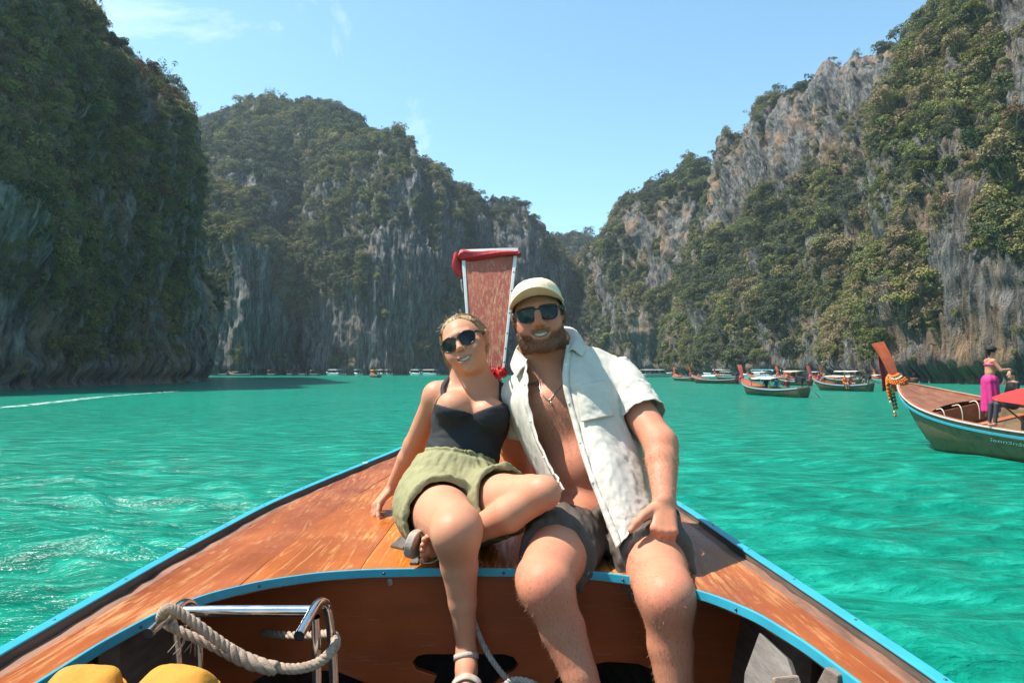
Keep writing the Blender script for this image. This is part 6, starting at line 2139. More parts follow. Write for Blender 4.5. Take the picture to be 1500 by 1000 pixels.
class LT:
    """shape of a longtail hull; x forward with the bow at 0, y to port, z up from the water"""
    def __init__(s, L=9.0, wm=0.95, ws=1.1, z0=0.62, z1=0.85, zs=1.5, rake=0.85):
        s.L, s.wm, s.ws, s.z0, s.z1, s.zs, s.rake = L, wm, ws, z0, z1, zs, rake
    def w(s, q):
        return s.wm * (1 - np.exp(-(np.asarray(q) + 0.05) / s.ws)) * (1 - 0.42 * np.clip((np.asarray(q) / s.L - 0.55) / 0.45, 0, 1) ** 1.6)
    def z(s, q):
        return s.z0 + s.z1 * np.exp(-np.asarray(q) / s.zs) + 0.22 * np.clip((np.asarray(q) / s.L - 0.6) / 0.4, 0, 1) ** 2
    def pt(s, q, t, dz=0.0):
        q = np.asarray(q, float)
        return np.stack([-q, t * s.w(q), s.z(q) + dz + 0 * q], -1)
    def section(s, q):
        zz = s.z(q); ww = s.w(q)
        pts = []
        for fw_, fz in ((1.0, 1.0), (0.985, 0.86), (0.93, 0.55), (0.78, 0.22), (0.62, 0.0), (0.34, -0.18), (0.0, -0.26)):
            z_ = zz * fz if fz > 0 else fz
            x_ = -q - (zz - max(z_, -0.1)) * s.rake * np.exp(-q / 1.1)
            pts.append((x_, ww * fw_, z_))
        return pts

def longtail(label, loc, heading, spec, canopy=None, hull=HULL_BROWN, trim=PALEBLUE, prow=WOODZ, sash=(0.5, 0.03, 0.03), group='longtail boats moored on the lagoon', roll=0.0, near=False, canopy_at=(2.6, 6.4), canopy_h=1.15, detail=True):
    th = thing('longtail_boat', label, 'boat', loc, heading, group)
    th.rotation_euler = (roll, 0, heading)
    n = 46 if near else 22
    qs = np.concatenate([np.linspace(0, 2, n // 2), np.linspace(2, spec.L, n - n // 2 + 1)[1:]])
    S = np.array([spec.section(q) for q in qs])
    both = np.concatenate([S, S[:, ::-1][:, 1:] * np.array([1, -1, 1])], 1)
    mb = MB(); mb.grid(both)
    k = both.shape[1]
    mb.f.append(tuple((len(qs) - 1) * k + i for i in range(k)))
    h = mb.build('hull', hull, th, True)
    md = h.modifiers.new('solid', 'SOLIDIFY'); md.thickness = 0.05; md.offset = 1 if h.data.polygons[0].normal.z > 0 else -1
    for sg in (-1, 1):
        q = np.linspace(0.02, spec.L, 40)
        p = spec.pt(q, sg); p[:, 1] += sg * 0.02; p[:, 2] -= 0.15 if near else 0.11
        ribbon(p, 0.03, 0.055 if near else 0.09).build('rubbing_strake', trim, th, False)
        p = spec.pt(q, sg * 0.97, 0.0)
        ribbon(p, 0.10, 0.035).build('gunwale', WOODX if not near else WOODX, th, False)
    # foredeck
    fd_ = 2.5 if not near else 1.9
    if near:
        for i in range(5):
            a, b = -0.92 + i * .368 + .004, -0.92 + (i + 1) * .368 - .004
            G = np.array([spec.pt(np.linspace(0.1, fd_ - 0.25 * (1 - t * t), 16), t, -0.012) for t in np.linspace(a, b, 4)])
            o = MB().grid(G).build('deck_plank', DECKX, th, False)
            md = o.modifiers.new('solid', 'SOLIDIFY'); md.thickness = 0.02
    else:
        G = np.array([spec.pt(np.linspace(0.1, fd_, 12), t, -0.03) for t in np.linspace(-.92, .92, 7)])
        o = MB().grid(G).build('foredeck', WOODX, th, False)
        md = o.modifiers.new('solid', 'SOLIDIFY'); md.thickness = 0.02
    # bulkhead and floor
    w_, z_ = float(spec.w(fd_)), float(spec.z(fd_))
    MB().box((-fd_ + 0.02, 0, z_ - 0.26), (0.03, w_ * 1.80, 0.46)).build('bulkhead', WOODX, th, False)
    q = np.linspace(fd_, spec.L - .3, 12)
    G = np.stack([np.stack([-q, t * spec.w(q) * .82, 0 * q + (0.45 if near else 0.30)], -1) for t in (-1, 0, 1)])
    MB().grid(G).build('floor', BLACKFLOOR, th, False)
    if near or detail:
        for qb in np.arange(fd_ + 0.9, spec.L - 1.2, 1.1 if not near else 1.4):
            MB().box((-qb, 0, float(spec.z(qb)) - 0.22), (0.26, float(spec.w(qb)) * 1.78, 0.04)).build('thwart', WOODX, th, False)
    # prow board with sash
    pr = spline([(0.10, 0, spec.z(0.0) - 0.25), (0.18, 0, spec.z(0.0) + 0.25), (0.36, 0, spec.z(0.0) + 0.75), (0.62, 0, spec.z(0.0) + 1.22)], 14)
    wd = np.linspace(0.10, 0.21, 14)
    t = np.gradient(pr, axis=0); t /= np.linalg.norm(t, axis=1)[:, None]; nrm = np.cross(t, [0, 1.0, 0])
    G = np.stack([pr - np.array([0, 1, 0]) * wd[:, None] - nrm * .03, pr + np.array([0, 1, 0]) * wd[:, None] - nrm * .03, pr + np.array([0, 1, 0]) * wd[:, None] + nrm * .03, pr - np.array([0, 1, 0]) * wd[:, None] + nrm * .03], 1)
    mb = MB(); mb.grid(G, closed_v=True); mb.f += [(0, 1, 2, 3), tuple(13 * 4 + i for i in (3, 2, 1, 0))]
    mb.build('prow_board', prow, th, False)
    m_s = canvas(sash)
    rs = np.random.RandomState(int(abs(loc[0] * 7)) % 999)
    for j, zc in enumerate((0.10, 0.20)):
        c = pr[3 + j]
        a = np.linspace(0, 2 * math.pi, 17)
        ring = np.stack([c[0] + .10 * np.cos(a), .15 * np.sin(a), c[2] + 0.02 * np.sin(2 * a)], 1)
        MB().tube(ring, 0.055, 6, False).build('sash', m_s, th, True)
    MB().tube(spline([pr[4] + [0.1, .12, 0], pr[3] + [.14, .15, -.2], pr[2] + [.12, .16, -.55]], 8), [.05, .07, .07, .06, .06, .05, .05, .03], 6).build('sash_end', m_s, th, True)
    if canopy is not None:
        a, b = canopy_at
        xs = np.linspace(-b, -a, 12)
        ys = np.linspace(-1, 1, 7)
        wc = float(spec.w((a + b) / 2)) * 0.98
        zb = float(spec.z((a + b) / 2))
        G = np.array([[(x, y * wc, zb + canopy_h + 0.12 * (1 - y * y) + 0.02 * math.sin(x * 4)) for y in ys] for x in xs])
        o = MB().grid(G).build('canopy', canvas(canopy), th, True)
        md = o.modifiers.new('solid', 'SOLIDIFY'); md.thickness = 0.03
        for x in (-a - .1, -(a + b) / 2, -b + .1):
            for sg in (-1, 1):
                MB().tube([(x, sg * wc * .93, zb - .2), (x, sg * wc * .95, zb + canopy_h)], 0.022, 5).build('canopy_post', ENGINE if x > -a - .2 else WOODX, th, True)
    # engine on the stern with its long propeller shaft
    zs_ = float(spec.z(spec.L))
    e = th
    MB().tube([(-spec.L + .25, 0, zs_ - .3), (-spec.L + .25, 0, zs_ + .35)], 0.05, 8).build('engine_pivot', ENGINE, e, True)
    mb = MB(); mb.box((-spec.L + .45, 0, zs_ + .60), (0.75, 0.42, 0.38), (0, -.15, 0)); mb.box((-spec.L + .75, 0, zs_ + .62), (0.18, 0.5, 0.45), (0, -.15, 0)); mb.tube([(-spec.L + .4, .12, zs_ + .7), (-spec.L + .3, .16, zs_ + 1.15)], .04, 7)
    mb.build('engine', ENGINE, e, False, bevel=0.03)
    MB().tube([(-spec.L + .1, 0, zs_ + .48), (-spec.L - 2.3, .25, 0.10)], [0.045, 0.03], 7).build('propeller_shaft', ENGINE, e, True)
    MB().tube([(-spec.L + .85, 0, zs_ + .62), (-spec.L + 1.7, -.1, zs_ + .85)], 0.02, 6).build('steering_arm', ENGINE, e, True)
    return th, pr

def speedboat(label, loc, heading, canopy, L=8.0, group='white speedboats moored under the far cliff', cabin=True):
    th = thing('speedboat', label, 'boat', loc, heading, group)
    q = np.linspace(0, 1, 16)
    w = 1.25 * np.sin(np.clip(q * 1.25, 0, 1) * math.pi / 2) ** 0.8 + 0.02; z = 1.25 - 0.45 * np.clip(q * 1.3, 0, 1)
    G = []
    for i in range(16):
        x = -q[i] * L
        sec = [(x, w[i], z[i]), (x - (1 - q[i]) * .3, w[i] * .96, z[i] * .6), (x - (1 - q[i]) ** 2 * 1.0, w[i] * .8, 0.05), (x - (1 - q[i]) ** 2 * 1.3, 0, -0.3)]
        G.append(sec + [(a, -b, c) for a, b, c in sec[::-1][1:]])
    G = np.array(G); mb = MB(); mb.grid(G); mb.f.append(tuple(15 * 7 + i for i in range(7)))
    mb.build('hull', WHITEPAINT, th, True)
    top = np.stack([G[:, 0], G[:, 0] * [1, 0, 1] + [0, 0, .08], G[:, 6]], 1)
    MB().grid(top).build('deck', WHITEPAINT, th, True)
    ribbon(np.stack([-q * L, w + .02, z - .25], 1), 0.03, 0.12).build('stripe', BLUE, th, False)
    ribbon(np.stack([-q * L, -w - .02, z - .25], 1), 0.03, 0.12).build('stripe', BLUE, th, False)
    x0, x1 = -0.30 * L, -0.92 * L
    g = MB(); g.add([(x0 + .5, -1.0, .95), (x0 + .5, 1.0, .95), (x0 - .3, 1.0, 1.75), (x0 - .3, -1.0, 1.75), (x0 + .44, -1.0, .95), (x0 + .44, 1.0, .95), (x0 - .36, 1.0, 1.75), (x0 - .36, -1.0, 1.75)],
                    [(0, 1, 2, 3), (7, 6, 5, 4), (0, 4, 5, 1), (1, 5, 6, 2), (2, 6, 7, 3), (3, 7, 4, 0)])
    g.build('windscreen', GLASS, th, False)
    xs = np.linspace(x1, x0, 8)
    R_ = np.array([[(x, y * 1.15, 2.05 + .10 * (1 - y * y)) for y in np.linspace(-1, 1, 5)] for x in xs])
    o = MB().grid(R_).build('canopy', canvas(canopy), th, True)
    md = o.modifiers.new('solid', 'SOLIDIFY'); md.thickness = 0.05
    for x in (x0 - .2, (x0 + x1) / 2, x1 + .2):
        for sg in (-1, 1):
            MB().tube([(x, sg * 1.08, .85), (x, sg * 1.1, 2.05)], 0.03, 5).build('canopy_post', STEEL, th, True)
    for sg in (-.45, .45):
        MB().box((-L - .15, sg, .85), (0.45, 0.36, 0.75)).build('outboard_motor', ENGINE, th, False, bevel=0.06)
    for k in range(3):
        MB().box(((x0 + x1) / 2 + 1.2 - 1.2 * k, 0, .78), (0.4, 1.8, .12)).build('seat_row', canvas((0.25, 0.27, 0.3)), th, False)
    return th

def at_water(px, d):
    return np.array([(px - 750) / 1000 * d, d, 0.0])
def from_to(bow, stern):
    """location and heading for a boat with its bow and stern at these points"""
    v = np.asarray(bow) - np.asarray(stern)
    return np.asarray(bow), math.atan2(v[1], v[0]), np.linalg.norm(v[:2])

# --- the near boat at the right, heading away
NB_spec = LT(9.5, 1.25, 1.0, 0.86, 0.97, 1.95, 0.8)
NBL = np.array([11.78, 20.34, 0.0])
near_boat, npr = longtail('big brown longtail boat at right with orange garlands on its raked prow', NBL, 1.85, NB_spec, None, HULL_NEAR, BLUE, WOODZ, (0.75, 0.16, 0.02), 'longtail boats moored on the lagoon', -0.16, True)
# white edging of the gunwale
for sg in (-1, 1):
    q = np.linspace(0.0, NB_spec.L, 60)
    p = NB_spec.pt(q, sg * 1.02, 0.005)
    ribbon(p, 0.02, 0.03).build('edge_strip', WHITEMETAL, near_boat, False)
    MB().box((0, 0, 0), (0, 0, 0))
# rope handles over the bulkhead
CREAMROPE = plain('cream_rope', (0.62, 0.52, 0.38), 0.9, 0.2, 40, 0.3)
for y in (0.65, 0.05, -0.55):
    z_ = float(NB_spec.z(1.9))
    MB().tube(spline([(-1.70, y, z_ + .0), (-1.93, y + .02, z_ + .04), (-2.02, y + .04, z_ - .15), (-2.0, y + .05, z_ - .48)], 14), 0.014, 7).build('rope_handle', CREAMROPE, near_boat, True)
# painted emblem bars and name on the bow
def hull_pt(spec, q, fz, sg=1, off=0.012):
    S = np.array(spec.section(q)); zz = spec.z(q) * fz
    y = np.interp(zz, S[::-1, 2], S[::-1, 1]); x = np.interp(zz, S[::-1, 2], S[::-1, 0])
    return np.array([x - 0.0, sg * (y + off), zz])
for a, b, f0, f1 in ((0.32, 0.75, .80, .52), (0.45, 1.0, .46, .34), (0.55, 1.2, .28, .20)):
    G = np.array([[hull_pt(NB_spec, q, f0 + (f1 - f0) * w) for w in np.linspace(0, 1, 5)] for q in np.linspace(a, b, 8)])
    MB().grid(G).build('painted_band', painted('pale_teal_paint', (0.30, 0.40, 0.36), 0.5, (0.14, 0.11, 0.07), 0.6), near_boat, True)
def hull_name(text, q0, q1, fz0, fz1, size):
    cu = bpy.data.curves.new('name', 'FONT'); cu.body = text; cu.size = 1.0; cu.shear = 0.2
    to = bpy.data.objects.new('name_text', cu); COL.objects.link(to)
    dg = bpy.context.evaluated_depsgraph_get(); me = bpy.data.meshes.new_from_object(to.evaluated_get(dg)); bpy.data.objects.remove(to)
    vv = np.array([v_.co[:] for v_ in me.vertices]); ff = [list(p_.vertices) for p_ in me.polygons]
    u = vv[:, 0] / vv[:, 0].max()
    pp = np.array([hull_pt(NB_spec, q0 + (q1 - q0) * a, fz0 + (fz1 - fz0) * a, 1, 0.014) + np.array([0, 0, b * size]) for a, b in zip(u, vv[:, 1])])
    # follow the flare of the side
    for i, (a, b) in enumerate(zip(u, vv[:, 1])):
        q = q0 + (q1 - q0) * a; pp[i] = hull_pt(NB_spec, q, fz0 + (fz1 - fz0) * a + b * size / float(NB_spec.z(q)), 1, 0.016)
    obj('boat_name', pp, ff, painted('white_lettering', (0.72, 0.73, 0.70), 0.5, (0.3, 0.25, 0.18), 0.2), near_boat, False)
hull_name('\u0e42\u0e0a\u0e04\u0e17\u0e27\u0e35\u0e17\u0e23\u0e31\u0e1e\u0e22\u0e4c 5 \u0e01\u0e19.\u0e17\u0e30\u0e40\u0e25\u0e2d\u0e31\u0e19\u0e14\u0e32\u0e21\u0e31\u0e19', 3.6, 6.4, .66, .62, 0.105)
# garlands of flowers on the near prow
ORANGE_F = plain('orange_marigold', (0.72, 0.16, 0.012), 0.7, 0.3, 30, 0.2)
WHITE_F = plain('cream_blossom', (0.72, 0.66, 0.42), 0.7, 0.2, 30, 0.2)
PURPLE_F = plain('purple_blossom', (0.20, 0.06, 0.22), 0.7, 0.3, 30, 0.2)
NAVY_F = plain('navy_ribbon', (0.03, 0.04, 0.14), 0.6, 0.3, 30, 0.2)
GREEN_F = plain('green_ribbon', (0.08, 0.20, 0.05), 0.6, 0.3, 30, 0.2)
zt0 = float(NB_spec.z(0))
ga = thing('flower_garland', 'orange and cream flower garlands round the prow of the big brown boat', 'garland', NBL, 1.85)
ga.rotation_euler = (-0.16, 0, 1.85)
rs = np.random.RandomState(5)
def blossom_ring(c, rx, ry, n, r, mat, tilt=0.0):
    for k in range(n):
        a = 2 * math.pi * k / n
        p = np.array(c) + np.array([math.cos(a) * rx, math.sin(a) * ry, 0.03 * math.sin(2 * a) + tilt * math.cos(a)])
        mb = MB(); petals(mb, p, r, 26, rs, r * .55); mb.ell(p, r * .8, 8, 5)
        mb.build('blossom', mat, ga, True)
blossom_ring((0.04, 0, zt0 + .03), .17, .25, 20, .034, ORANGE_F)
blossom_ring((0.05, 0, zt0 + .08), .15, .22, 18, .032, ORANGE_F)
blossom_ring((0.10, 0, zt0 + .15), .12, .17, 15, .032, WHITE_F)
blossom_ring((0.12, -.05, zt0 + .20), .10, .15, 9, .028, PURPLE_F)
for (y, mats) in ((0.26, (ORANGE_F, ORANGE_F, ORANGE_F, ORANGE_F, ORANGE_F, WHITE_F)), (0.16, (NAVY_F, WHITE_F, ORANGE_F, ORANGE_F, NAVY_F, NAVY_F, ORANGE_F, ORANGE_F, WHITE_F, ORANGE_F)), (0.04, (NAVY_F, ORANGE_F, WHITE_F, ORANGE_F, GREEN_F, GREEN_F, GREEN_F, ORANGE_F))):
    for k, m_ in enumerate(mats):
        p = np.array([0.26 - 0.01 * k, y * .8, zt0 - .02 - .105 * k])
        mb = MB(); petals(mb, p, .036, 22, rs, .022); mb.ell(p, (.034, .034, .058), 8, 5); mb.build('hanging_tassel', m_, ga, True)
# red cloth hanging below the raked board
rc = thing('hanging_cloth', 'dark red cloth strip hanging below the raked prow at right', 'cloth', NBL, 1.85)
rc.rotation_euler = (-0.16, 0, 1.85)
q0 = npr[10]
Gc = np.array([[q0 + np.array([.12 + .02 * math.sin(6 * u), s_ * .08 * (1 + .4 * u), -u * 1.15]) for s_ in (-1, -.3, .4, 1)] for u in np.linspace(0, 1, 14)])
o = MB().grid(Gc).build('strip', canvas((0.20, 0.02, 0.025)), rc, True); md = o.modifiers.new('solid', 'SOLIDIFY'); md.thickness = 0.02
# red awning of that boat
nmi = np.array(near_boat.rotation_euler.to_matrix())
def nb_local(w):
    return (np.asarray(w) - NBL) @ nmi
aw = [[(1454, 581, 15.2), (1453, 583, 14.8), (1456, 585.5, 14.4)], [(1478, 573, 15.0), (1478, 579, 14.4), (1478, 589, 13.8)], [(1510, 566, 14.8), (1510, 575, 14.0), (1510, 594, 13.2)], [(1570, 556, 14.4), (1570, 570, 13.4), (1570, 606, 12.4)]]
aw = [[nb_local(P(*q)) for q in r] for r in aw]
A_ = np.stack([spline(r, 10) for r in aw]); A_ = np.stack([spline(A_[:, j], 18) for j in range(10)], 1)
o = MB().grid(A_).build('awning', canvas((0.62, 0.018, 0.012)), near_boat, True); md = o.modifiers.new('solid', 'SOLIDIFY'); md.thickness = 0.02
for q in (A_[1, 8], A_[8, 0], A_[12, 8]):
    yl = float(np.clip(q[1], -.85 * NB_spec.w(-q[0]), .85 * NB_spec.w(-q[0])))
    MB().tube([(q[0], yl, .45), tuple(q)], .022, 6).build('awning_post', WOODX, near_boat, True)
MB().tube(spline([(-5.0, .62, .95), (-5.3, .72, 1.08), (-5.9, .78, .85), (-6.8, .8, .55)], 16), .10, 10).build('black_hose', ENGINE, near_boat, True)
MB().ell((-4.9, .55, .72), (.14, .12, .22), 12, 8).build('orange_float', ORANGE_F, near_boat, True)

# --- mid-distance longtails
far_spec = LT()
PROW_FAR = varnish('prow_faded_red', (0.16, 0.075, 0.055), (0.10, 0.045, 0.035), (0.28, 0.18, 0.13), 0.3, 0.6, 'Z', 0.2)
def lt(label, bow, stern, canopy, **kw):
    kw.setdefault('prow', PROW_FAR)
    loc, hd, L = from_to(bow, stern)
    return longtail(label, loc, hd, LT(max(6.5, L), 0.95, 1.1, 0.60, 0.80, 1.5), canopy, detail=False, **kw)
W1 = lt('dark longtail boat with white canopy and long tail shaft reaching the water', at_water(1088, 62), at_water(1178, 53), (0.70, 0.70, 0.67), prow=PINKPROW, sash=(0.55, 0.06, 0.08), canopy_at=(2.9, 6.0), canopy_h=0.75)
W2 = lt('longtail boat with tan canopy and a person in orange on its side', at_water(1190, 74), at_water(1276, 68), (0.62, 0.50, 0.33), prow=PINKPROW, sash=(0.6, 0.12, 0.15), canopy_at=(2.0, 5.0), canopy_h=0.75)
lt('brown longtail boat with low white canopy left of the dark one', at_water(1013, 112), at_water(1080, 104), (0.68, 0.68, 0.64), prow=WOODZ, sash=(0.6, 0.1, 0.1), canopy_at=(3.0, 5.6), canopy_h=0.5, hull=HULL_RED)
lt('small red longtail boat in front of the white tour boat', at_water(988, 140), at_water(1016, 126), None, prow=WOODZ, sash=(0.6, 0.1, 0.06), hull=HULL_RED)
W3 = lt('longtail boat with olive canopy behind the dark white canopied one', at_water(1140, 100), at_water(1186, 92), (0.45, 0.42, 0.28), prow=WOODZ, sash=(0.6, 0.1, 0.06), hull=HULL_RED, canopy_h=1.25)
lt('longtail boat with cream canopy behind the tan one', at_water(1205, 110), at_water(1262, 104), (0.66, 0.62, 0.52), prow=WOODZ, sash=(0.6, 0.1, 0.06), canopy_h=1.2)
lt('white and blue longtail boat with orange prow nearest the big raked prow', at_water(1281, 122), at_water(1308, 106), (0.66, 0.66, 0.64), prow=WOODZ, sash=(0.7, 0.2, 0.04), hull=WHITEPAINT, canopy_h=0.5)
lt('dark longtail boat with red roof behind the garlanded prow', at_water(1382, 118), at_water(1338, 112), (0.30, 0.06, 0.05), prow=WOODZ, sash=(0.7, 0.2, 0.04), hull=HULL_RED, canopy_h=0.9)
for lab, bow, st, cn, hl in (('brown longtail boat with faded green canopy at the foot of the wooded spur', (1048, 150), (1082, 142), (0.20, 0.26, 0.20), HULL_RED),
                             ('longtail boat with white canopy between the spur and the turquoise roof', (1096, 132), (1132, 124), (0.70, 0.69, 0.66), HULL_BROWN),
                             ('longtail boat with pink canopy in the crowd of boats', (1150, 128), (1180, 116), (0.52, 0.22, 0.22), HULL_RED),
                             ('longtail boat with grey canopy right of the pink canopy', (1184, 140), (1212, 130), (0.34, 0.34, 0.34), HULL_BROWN),
                             ('longtail boat with white canopy left of the orange prowed boat', (1244, 136), (1276, 128), (0.68, 0.68, 0.66), HULL_RED)):
    lt(lab, at_water(*bow), at_water(*st), cn, sash=(0.55, 0.1, 0.1), hull=hl, canopy_h=1.0)
# --- far boats under the cliff across the lagoon
lt('leftmost dark longtail boat under the shaded far cliff', at_water(309, 262), at_water(334, 244), (0.30, 0.30, 0.30), sash=(0.5, 0.1, 0.1), canopy_h=0.8)
lt('dark longtail boat lying second from left under the far cliff', at_water(336, 244), at_water(368, 236), (0.16, 0.16, 0.17), sash=(0.4, 0.2, 0.2), canopy_h=0.7)
lt('longtail boat with red sash, third from left under the far cliff', at_water(393, 252), at_water(404, 236), (0.30, 0.22, 0.2), sash=(0.6, 0.1, 0.1))
lt('longtail boat with pale pink canopy, fourth from left under the far cliff', at_water(421, 256), at_water(429, 240), (0.50, 0.30, 0.28), sash=(0.6, 0.1, 0.1))
lt('longtail boat with dark grey canopy, fifth from left under the far cliff', at_water(437, 258), at_water(449, 242), (0.10, 0.11, 0.13), sash=(0.6, 0.1, 0.1))
lt('longtail boat with slate canopy just left of the first speedboat', at_water(455, 256), at_water(467, 240), (0.22, 0.25, 0.28), sash=(0.6, 0.1, 0.1))
lt('dark longtail boat with yellow canopy out in front of the far speedboats', at_water(544, 196), at_water(556, 184), (0.62, 0.36, 0.03), sash=(0.3, 0.05, 0.05), canopy_h=1.3)
for lab, bow, st, cn in (('white speedboat with white canopy, leftmost speedboat under the far cliff', (478, 252), (498, 246), (0.66, 0.67, 0.68)),
                         ('speedboat with light blue canopy beside the leftmost speedboat', (492, 260), (507, 246), (0.10, 0.32, 0.46)),
                         ('lone white speedboat with grey blue canopy left of the yellow canopy', (520, 258), (531, 242), (0.36, 0.44, 0.50)),
                         ('white speedboat right behind the yellow canopy', (553, 262), (565, 250), (0.62, 0.64, 0.66)),
                         ('white speedboat with cream canopy right of the yellow canopy', (566, 262), (574, 244), (0.66, 0.60, 0.48)),
                         ('white speedboat with pale blue canopy left of the woman\'s shoulder', (600, 254), (619, 244), (0.50, 0.58, 0.62)),
                         ('white speedboat with beige canopy half behind the woman\'s shoulder', (614, 246), (641, 240), (0.66, 0.58, 0.50))):
    loc, hd, L = from_to(at_water(*bow), at_water(*st))
    speedboat(lab, loc, hd, cn, max(6.0, min(L, 11)))
for lab, bow, st, cn, L in (('large white tour boat with pale roof beside the man\'s sleeve', (985, 205), (932, 196), (0.66, 0.68, 0.70), 14),
                            ('white speedboat with long white roof behind the brown longtail', (1030, 190), (1078, 186), (0.70, 0.70, 0.68), 9),
                            ('speedboat with turquoise roof behind the white canopied longtail', (1086, 150), (1128, 146), (0.08, 0.40, 0.46), 8),
                            ('speedboat with dark green roof in the crowd of boats', (1104, 176), (1140, 172), (0.04, 0.09, 0.09), 8),
                            ('speedboat with bright blue roof behind the tan canopied longtail', (1206, 150), (1232, 146), (0.05, 0.30, 0.50), 7)):
    loc, hd, _ = from_to(at_water(*bow), at_water(*st))
    speedboat(lab, loc, hd, cn, L, 'white tour boats moored on the right')

# --- people on those boats
SKIN_S = None
def small_person(label, base, hd, pose, top, bottom, skin=(0.42, 0.22, 0.14), hair=(0.03, 0.022, 0.018), hat=None, voxel=0.014, group='people on the other boats', scale=1.0, long=False):
    """base: where the feet (or the seat, when sitting) rest; hd: the way the person faces"""
    m = Model()
    sit = pose == 'sit'
    z0 = 0.0 if sit else 0.86
    A = lambda x, y, z: np.array([x, y, z], float)
    hipz = 0.10 if sit else 0.90
    m.ell(A(0, 0, hipz), (.14, .17, .13), None, .03)
    m.ell(A(0, 0, hipz + .22), (.10, .14, .16), None, .06)
    m.ell(A(0.01, 0, hipz + .40), (.115, .165, .15), None, .06)
    m.cone(A(0, -.16, hipz + .49), A(0, .16, hipz + .49), .062, .062, .04)
    m.cone(A(0, 0, hipz + .5), A(.02, 0, hipz + .64), .055, .05, .03)
    hc = A(.03, 0, hipz + .72)
    m.ell(hc, (.095, .075, .115), None, .02); m.cone(hc + A(.09, 0, .0), hc + A(.105, 0, -.03), .014, .016, .01)
    m.ell(hc + A(.03, 0, -.07), (.06, .055, .045), None, .02)
    for g in (-1, 1):
        sh_ = A(0, .175 * g, hipz + .48)
        if pose == 'reach':
            el, wr = sh_ + A(.14, .06 * g, -.22), sh_ + A(.34, -.02 * g, -.20)
        elif sit:
            el, wr = sh_ + A(.05, .05 * g, -.27), sh_ + A(.26, .0, -.36)
        else:
            el, wr = sh_ + A(-.02, .07 * g, -.28), sh_ + A(.08, .05 * g, -.50)
        m.chain([sh_, el, wr], [.052, .042, .030], .02); m.cone(wr, wr + (wr - el) * .25, .032, .022, .015)
        if sit:
            kn, an = A(.42, .12 * g, .10), A(.46, .12 * g, -.34)
            m.chain([A(.02, .09 * g, hipz), kn, an], [.09, .062, .04], .03)
        else:
            kn, an = A(.02, .10 * g, .48), A(-.01, .10 * g, .08)
            m.chain([A(0, .09 * g, hipz), kn, an], [.095, .062, .042], .03)
        m.cone(an + A(-.02, 0, -.04), an + A(.14, .01 * g, -.05), .036, .028, .02)
    if bottom == 'sarong':
        pass
    v, f, g_ = skin_mesh(m, voxel)
    th = thing('person', label, 'person', base, hd, group)
    th.scale = (scale,) * 3
    tone = np.tile(np.array(skin), (len(v), 1))
    z = v[:, 2]
    if top is not None:
        k = (z > hipz + .05) & (z < hipz + .54) & (np.abs(v[:, 1]) < .27 if True else True); tone[k] = top
        k2 = (z > hipz + .05) & (z < hipz + .38) & (v[:, 0] > .16); tone[k2] = skin
    if bottom is not None and bottom != 'sarong':
        k = (z <= hipz + .07) & (v[:, 0] < (.60 if long else .30)) & (z > hipz - (.44 if long else .34)); tone[k] = bottom
    hm = (z > hipz + .70) & (v[:, 0] < .085) | ((z > hipz + .80)) | ((z > hipz + .62) & (v[:, 0] < -.01))
    hm &= z > hipz + .60
    tone[hm] = hair
    person_obj('body', v, f, tone, np.zeros(len(v)), SKIN_M, th, np.zeros(3))
    if hat is not None:
        mb = MB(); mb.ell(hc + A(0, 0, .07), (.12, .10, .085), 14, 8); mb.tube([hc + A(0, 0, .05), hc + A(0, 0, .062)], .19, 18)
        mb.build('hat', canvas(hat), th, True)
    return th, hipz
nm = near_boat.rotation_euler.to_matrix()
def nb_world(x, y, z):
    return np.array(nm @ Vector((x, y, z))) + NBL
ws, hz_ = small_person('woman with black sun hat and bright pink sarong standing in the big brown boat', P(1450, 611, 16.9), -0.2, 'reach', None, 'sarong', (0.46, 0.23, 0.14), hat=(0.012, 0.012, 0.014), voxel=0.010)
PINK = cloth('pink_sarong', (0.56, 0.016, 0.17), 0.7, 120, 0.3)
msr = Model()
msr.ell(np.array([0, 0, .93]), (.165, .195, .15), None, .03)
msr.cone((0, 0, .86), (0.02, 0, .20), .185, .20, .04)
msr.cut((0, 0, 1.06), (0.2, 0, 1), (0, 0, 1.25), .24, .006); msr.cut((0, 0, .14), (0, 0, -1), (0, 0, -.05), .28, .006)
def fold_s(F, lo, h):
    m = np.argwhere(np.abs(F) < 0.03); p = np.asarray(lo) + m * h
    a = np.arctan2(p[:, 1], p[:, 0])
    F[m[:, 0], m[:, 1], m[:, 2]] += 0.014 * np.sin(a * 9 + 4 * p[:, 2]) * (0.4 + 0.6 * np.clip(1 - p[:, 2], 0, 1))
garment('sarong', msr, 0.010, PINK, ws, np.zeros(3), fold_s, 1)
mbk = MB(); mbk.tube(spline([(0.10, -.14, 1.26), (-.02, -.19, 1.30), (-.11, 0, 1.30), (-.02, .19, 1.30), (0.10, .14, 1.26)], 24), .022, 6)
mbk.build('bikini_band', PINK, ws, True)
for g in (-1, 1):
    MB().tube(spline([(0.10, .09 * g, 1.28), (.04, .10 * g, 1.44), (-.07, .06 * g, 1.42), (-.10, .02 * g, 1.32)], 16), .010, 5).build('bikini_strap', PINK, ws, True)
small_person('person in black t-shirt sitting beside the woman in the pink sarong', P(1484, 598, 16.4), 3.0, 'sit', (0.018, 0.019, 0.022), (0.05, 0.05, 0.06), voxel=0.010, long=True)
small_person('person in orange life vest sitting on the side of the tan canopied boat', P(1237, 563, 69.5) , -1.4, 'sit', (0.75, 0.13, 0.02), (0.45, 0.10, 0.05), voxel=0.028)
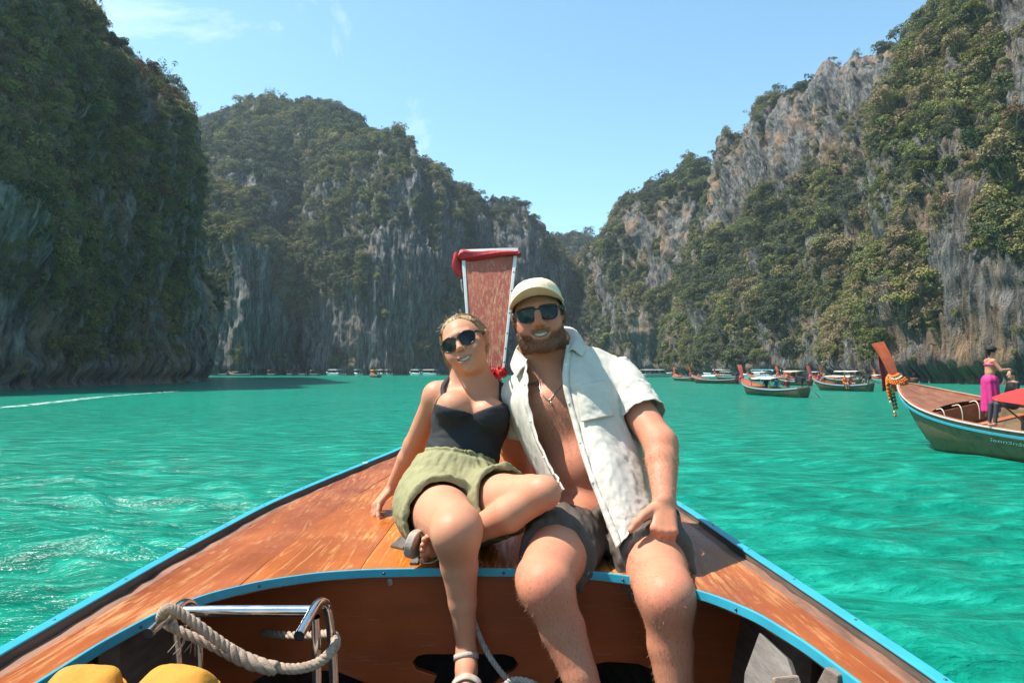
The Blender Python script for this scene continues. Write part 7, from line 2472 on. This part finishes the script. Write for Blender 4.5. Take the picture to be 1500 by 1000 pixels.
small_person('person in red swimwear sitting right of the orange life vest', P(1246, 562.5, 69.5), -1.2, 'sit', (0.42, 0.10, 0.07), (0.3, 0.05, 0.05), voxel=0.028)
small_person('standing person in white on the small red longtail boat', P(1014, 558, 127) , 2.0, 'stand', (0.65, 0.66, 0.66), (0.30, 0.34, 0.4), voxel=0.035)
def in_boat(th, x, y, z):
    return np.array(th.rotation_euler.to_matrix() @ Vector((x, y, z))) + np.array(th.location)
for i, (px, py, d, c, lab) in enumerate(((1110, 566.5, 57, (0.03, 0.05, 0.10), 'person in navy sitting near the middle of the dark longtail boat'), (1140, 568, 54.5, (0.04, 0.14, 0.28), 'person in blue sitting near the stern of the dark longtail boat'),
                            (1160, 569, 53.5, (0.12, 0.03, 0.03), 'person in maroon sitting by the engine of the dark longtail boat'), (1186, 563, 75, (0.60, 0.10, 0.20), 'person in pink sitting on the bow of the tan canopied boat'),
                            (1194, 561, 74, (0.04, 0.04, 0.05), 'person in black sitting behind the person in pink'), (1262, 561, 70, (0.30, 0.26, 0.18), 'boatman in khaki by the engine of the tan canopied boat'),
                            (1160, 556, 97, (0.62, 0.22, 0.25), 'person in coral sitting under the olive canopy'), (1170, 556, 96, (0.70, 0.30, 0.06), 'person in orange sitting near the stern under the olive canopy'))):
    bt, x = ((W1, -4.0), (W1, -5.6), (W1, -7.0), (W2, -0.9), (W2, -1.6), (W2, -6.2), (W3, -3.0), (W3, -5.0))[i]
    small_person(lab, in_boat(bt[0], x, 0.1, 0.62 if x < -2 else 1.0), bt[0].rotation_euler[2] + .4 * math.sin(i * 2.1), 'sit', c, (0.10, 0.09, 0.10), voxel=0.03)
# ------------------------------------------------------------------ haze
hz = MB().box((0, 0, 99.0), (2400, 2400, 202)).build('haze', None, None, kind='stuff')
hzm = bpy.data.materials.new('thin_sea_haze'); hzm.use_nodes = True
hzm.node_tree.nodes.clear()
_o = hzm.node_tree.nodes.new('ShaderNodeOutputMaterial')
_v = hzm.node_tree.nodes.new('ShaderNodeVolumePrincipled')
_v.inputs['Color'].default_value = (0.72, 0.88, 1.0, 1)
_v.inputs['Density'].default_value = 0.00021
_v.inputs['Anisotropy'].default_value = 0.2
hzm.node_tree.links.new(_v.outputs[0], _o.inputs['Volume'])
hz.data.materials.append(hzm)
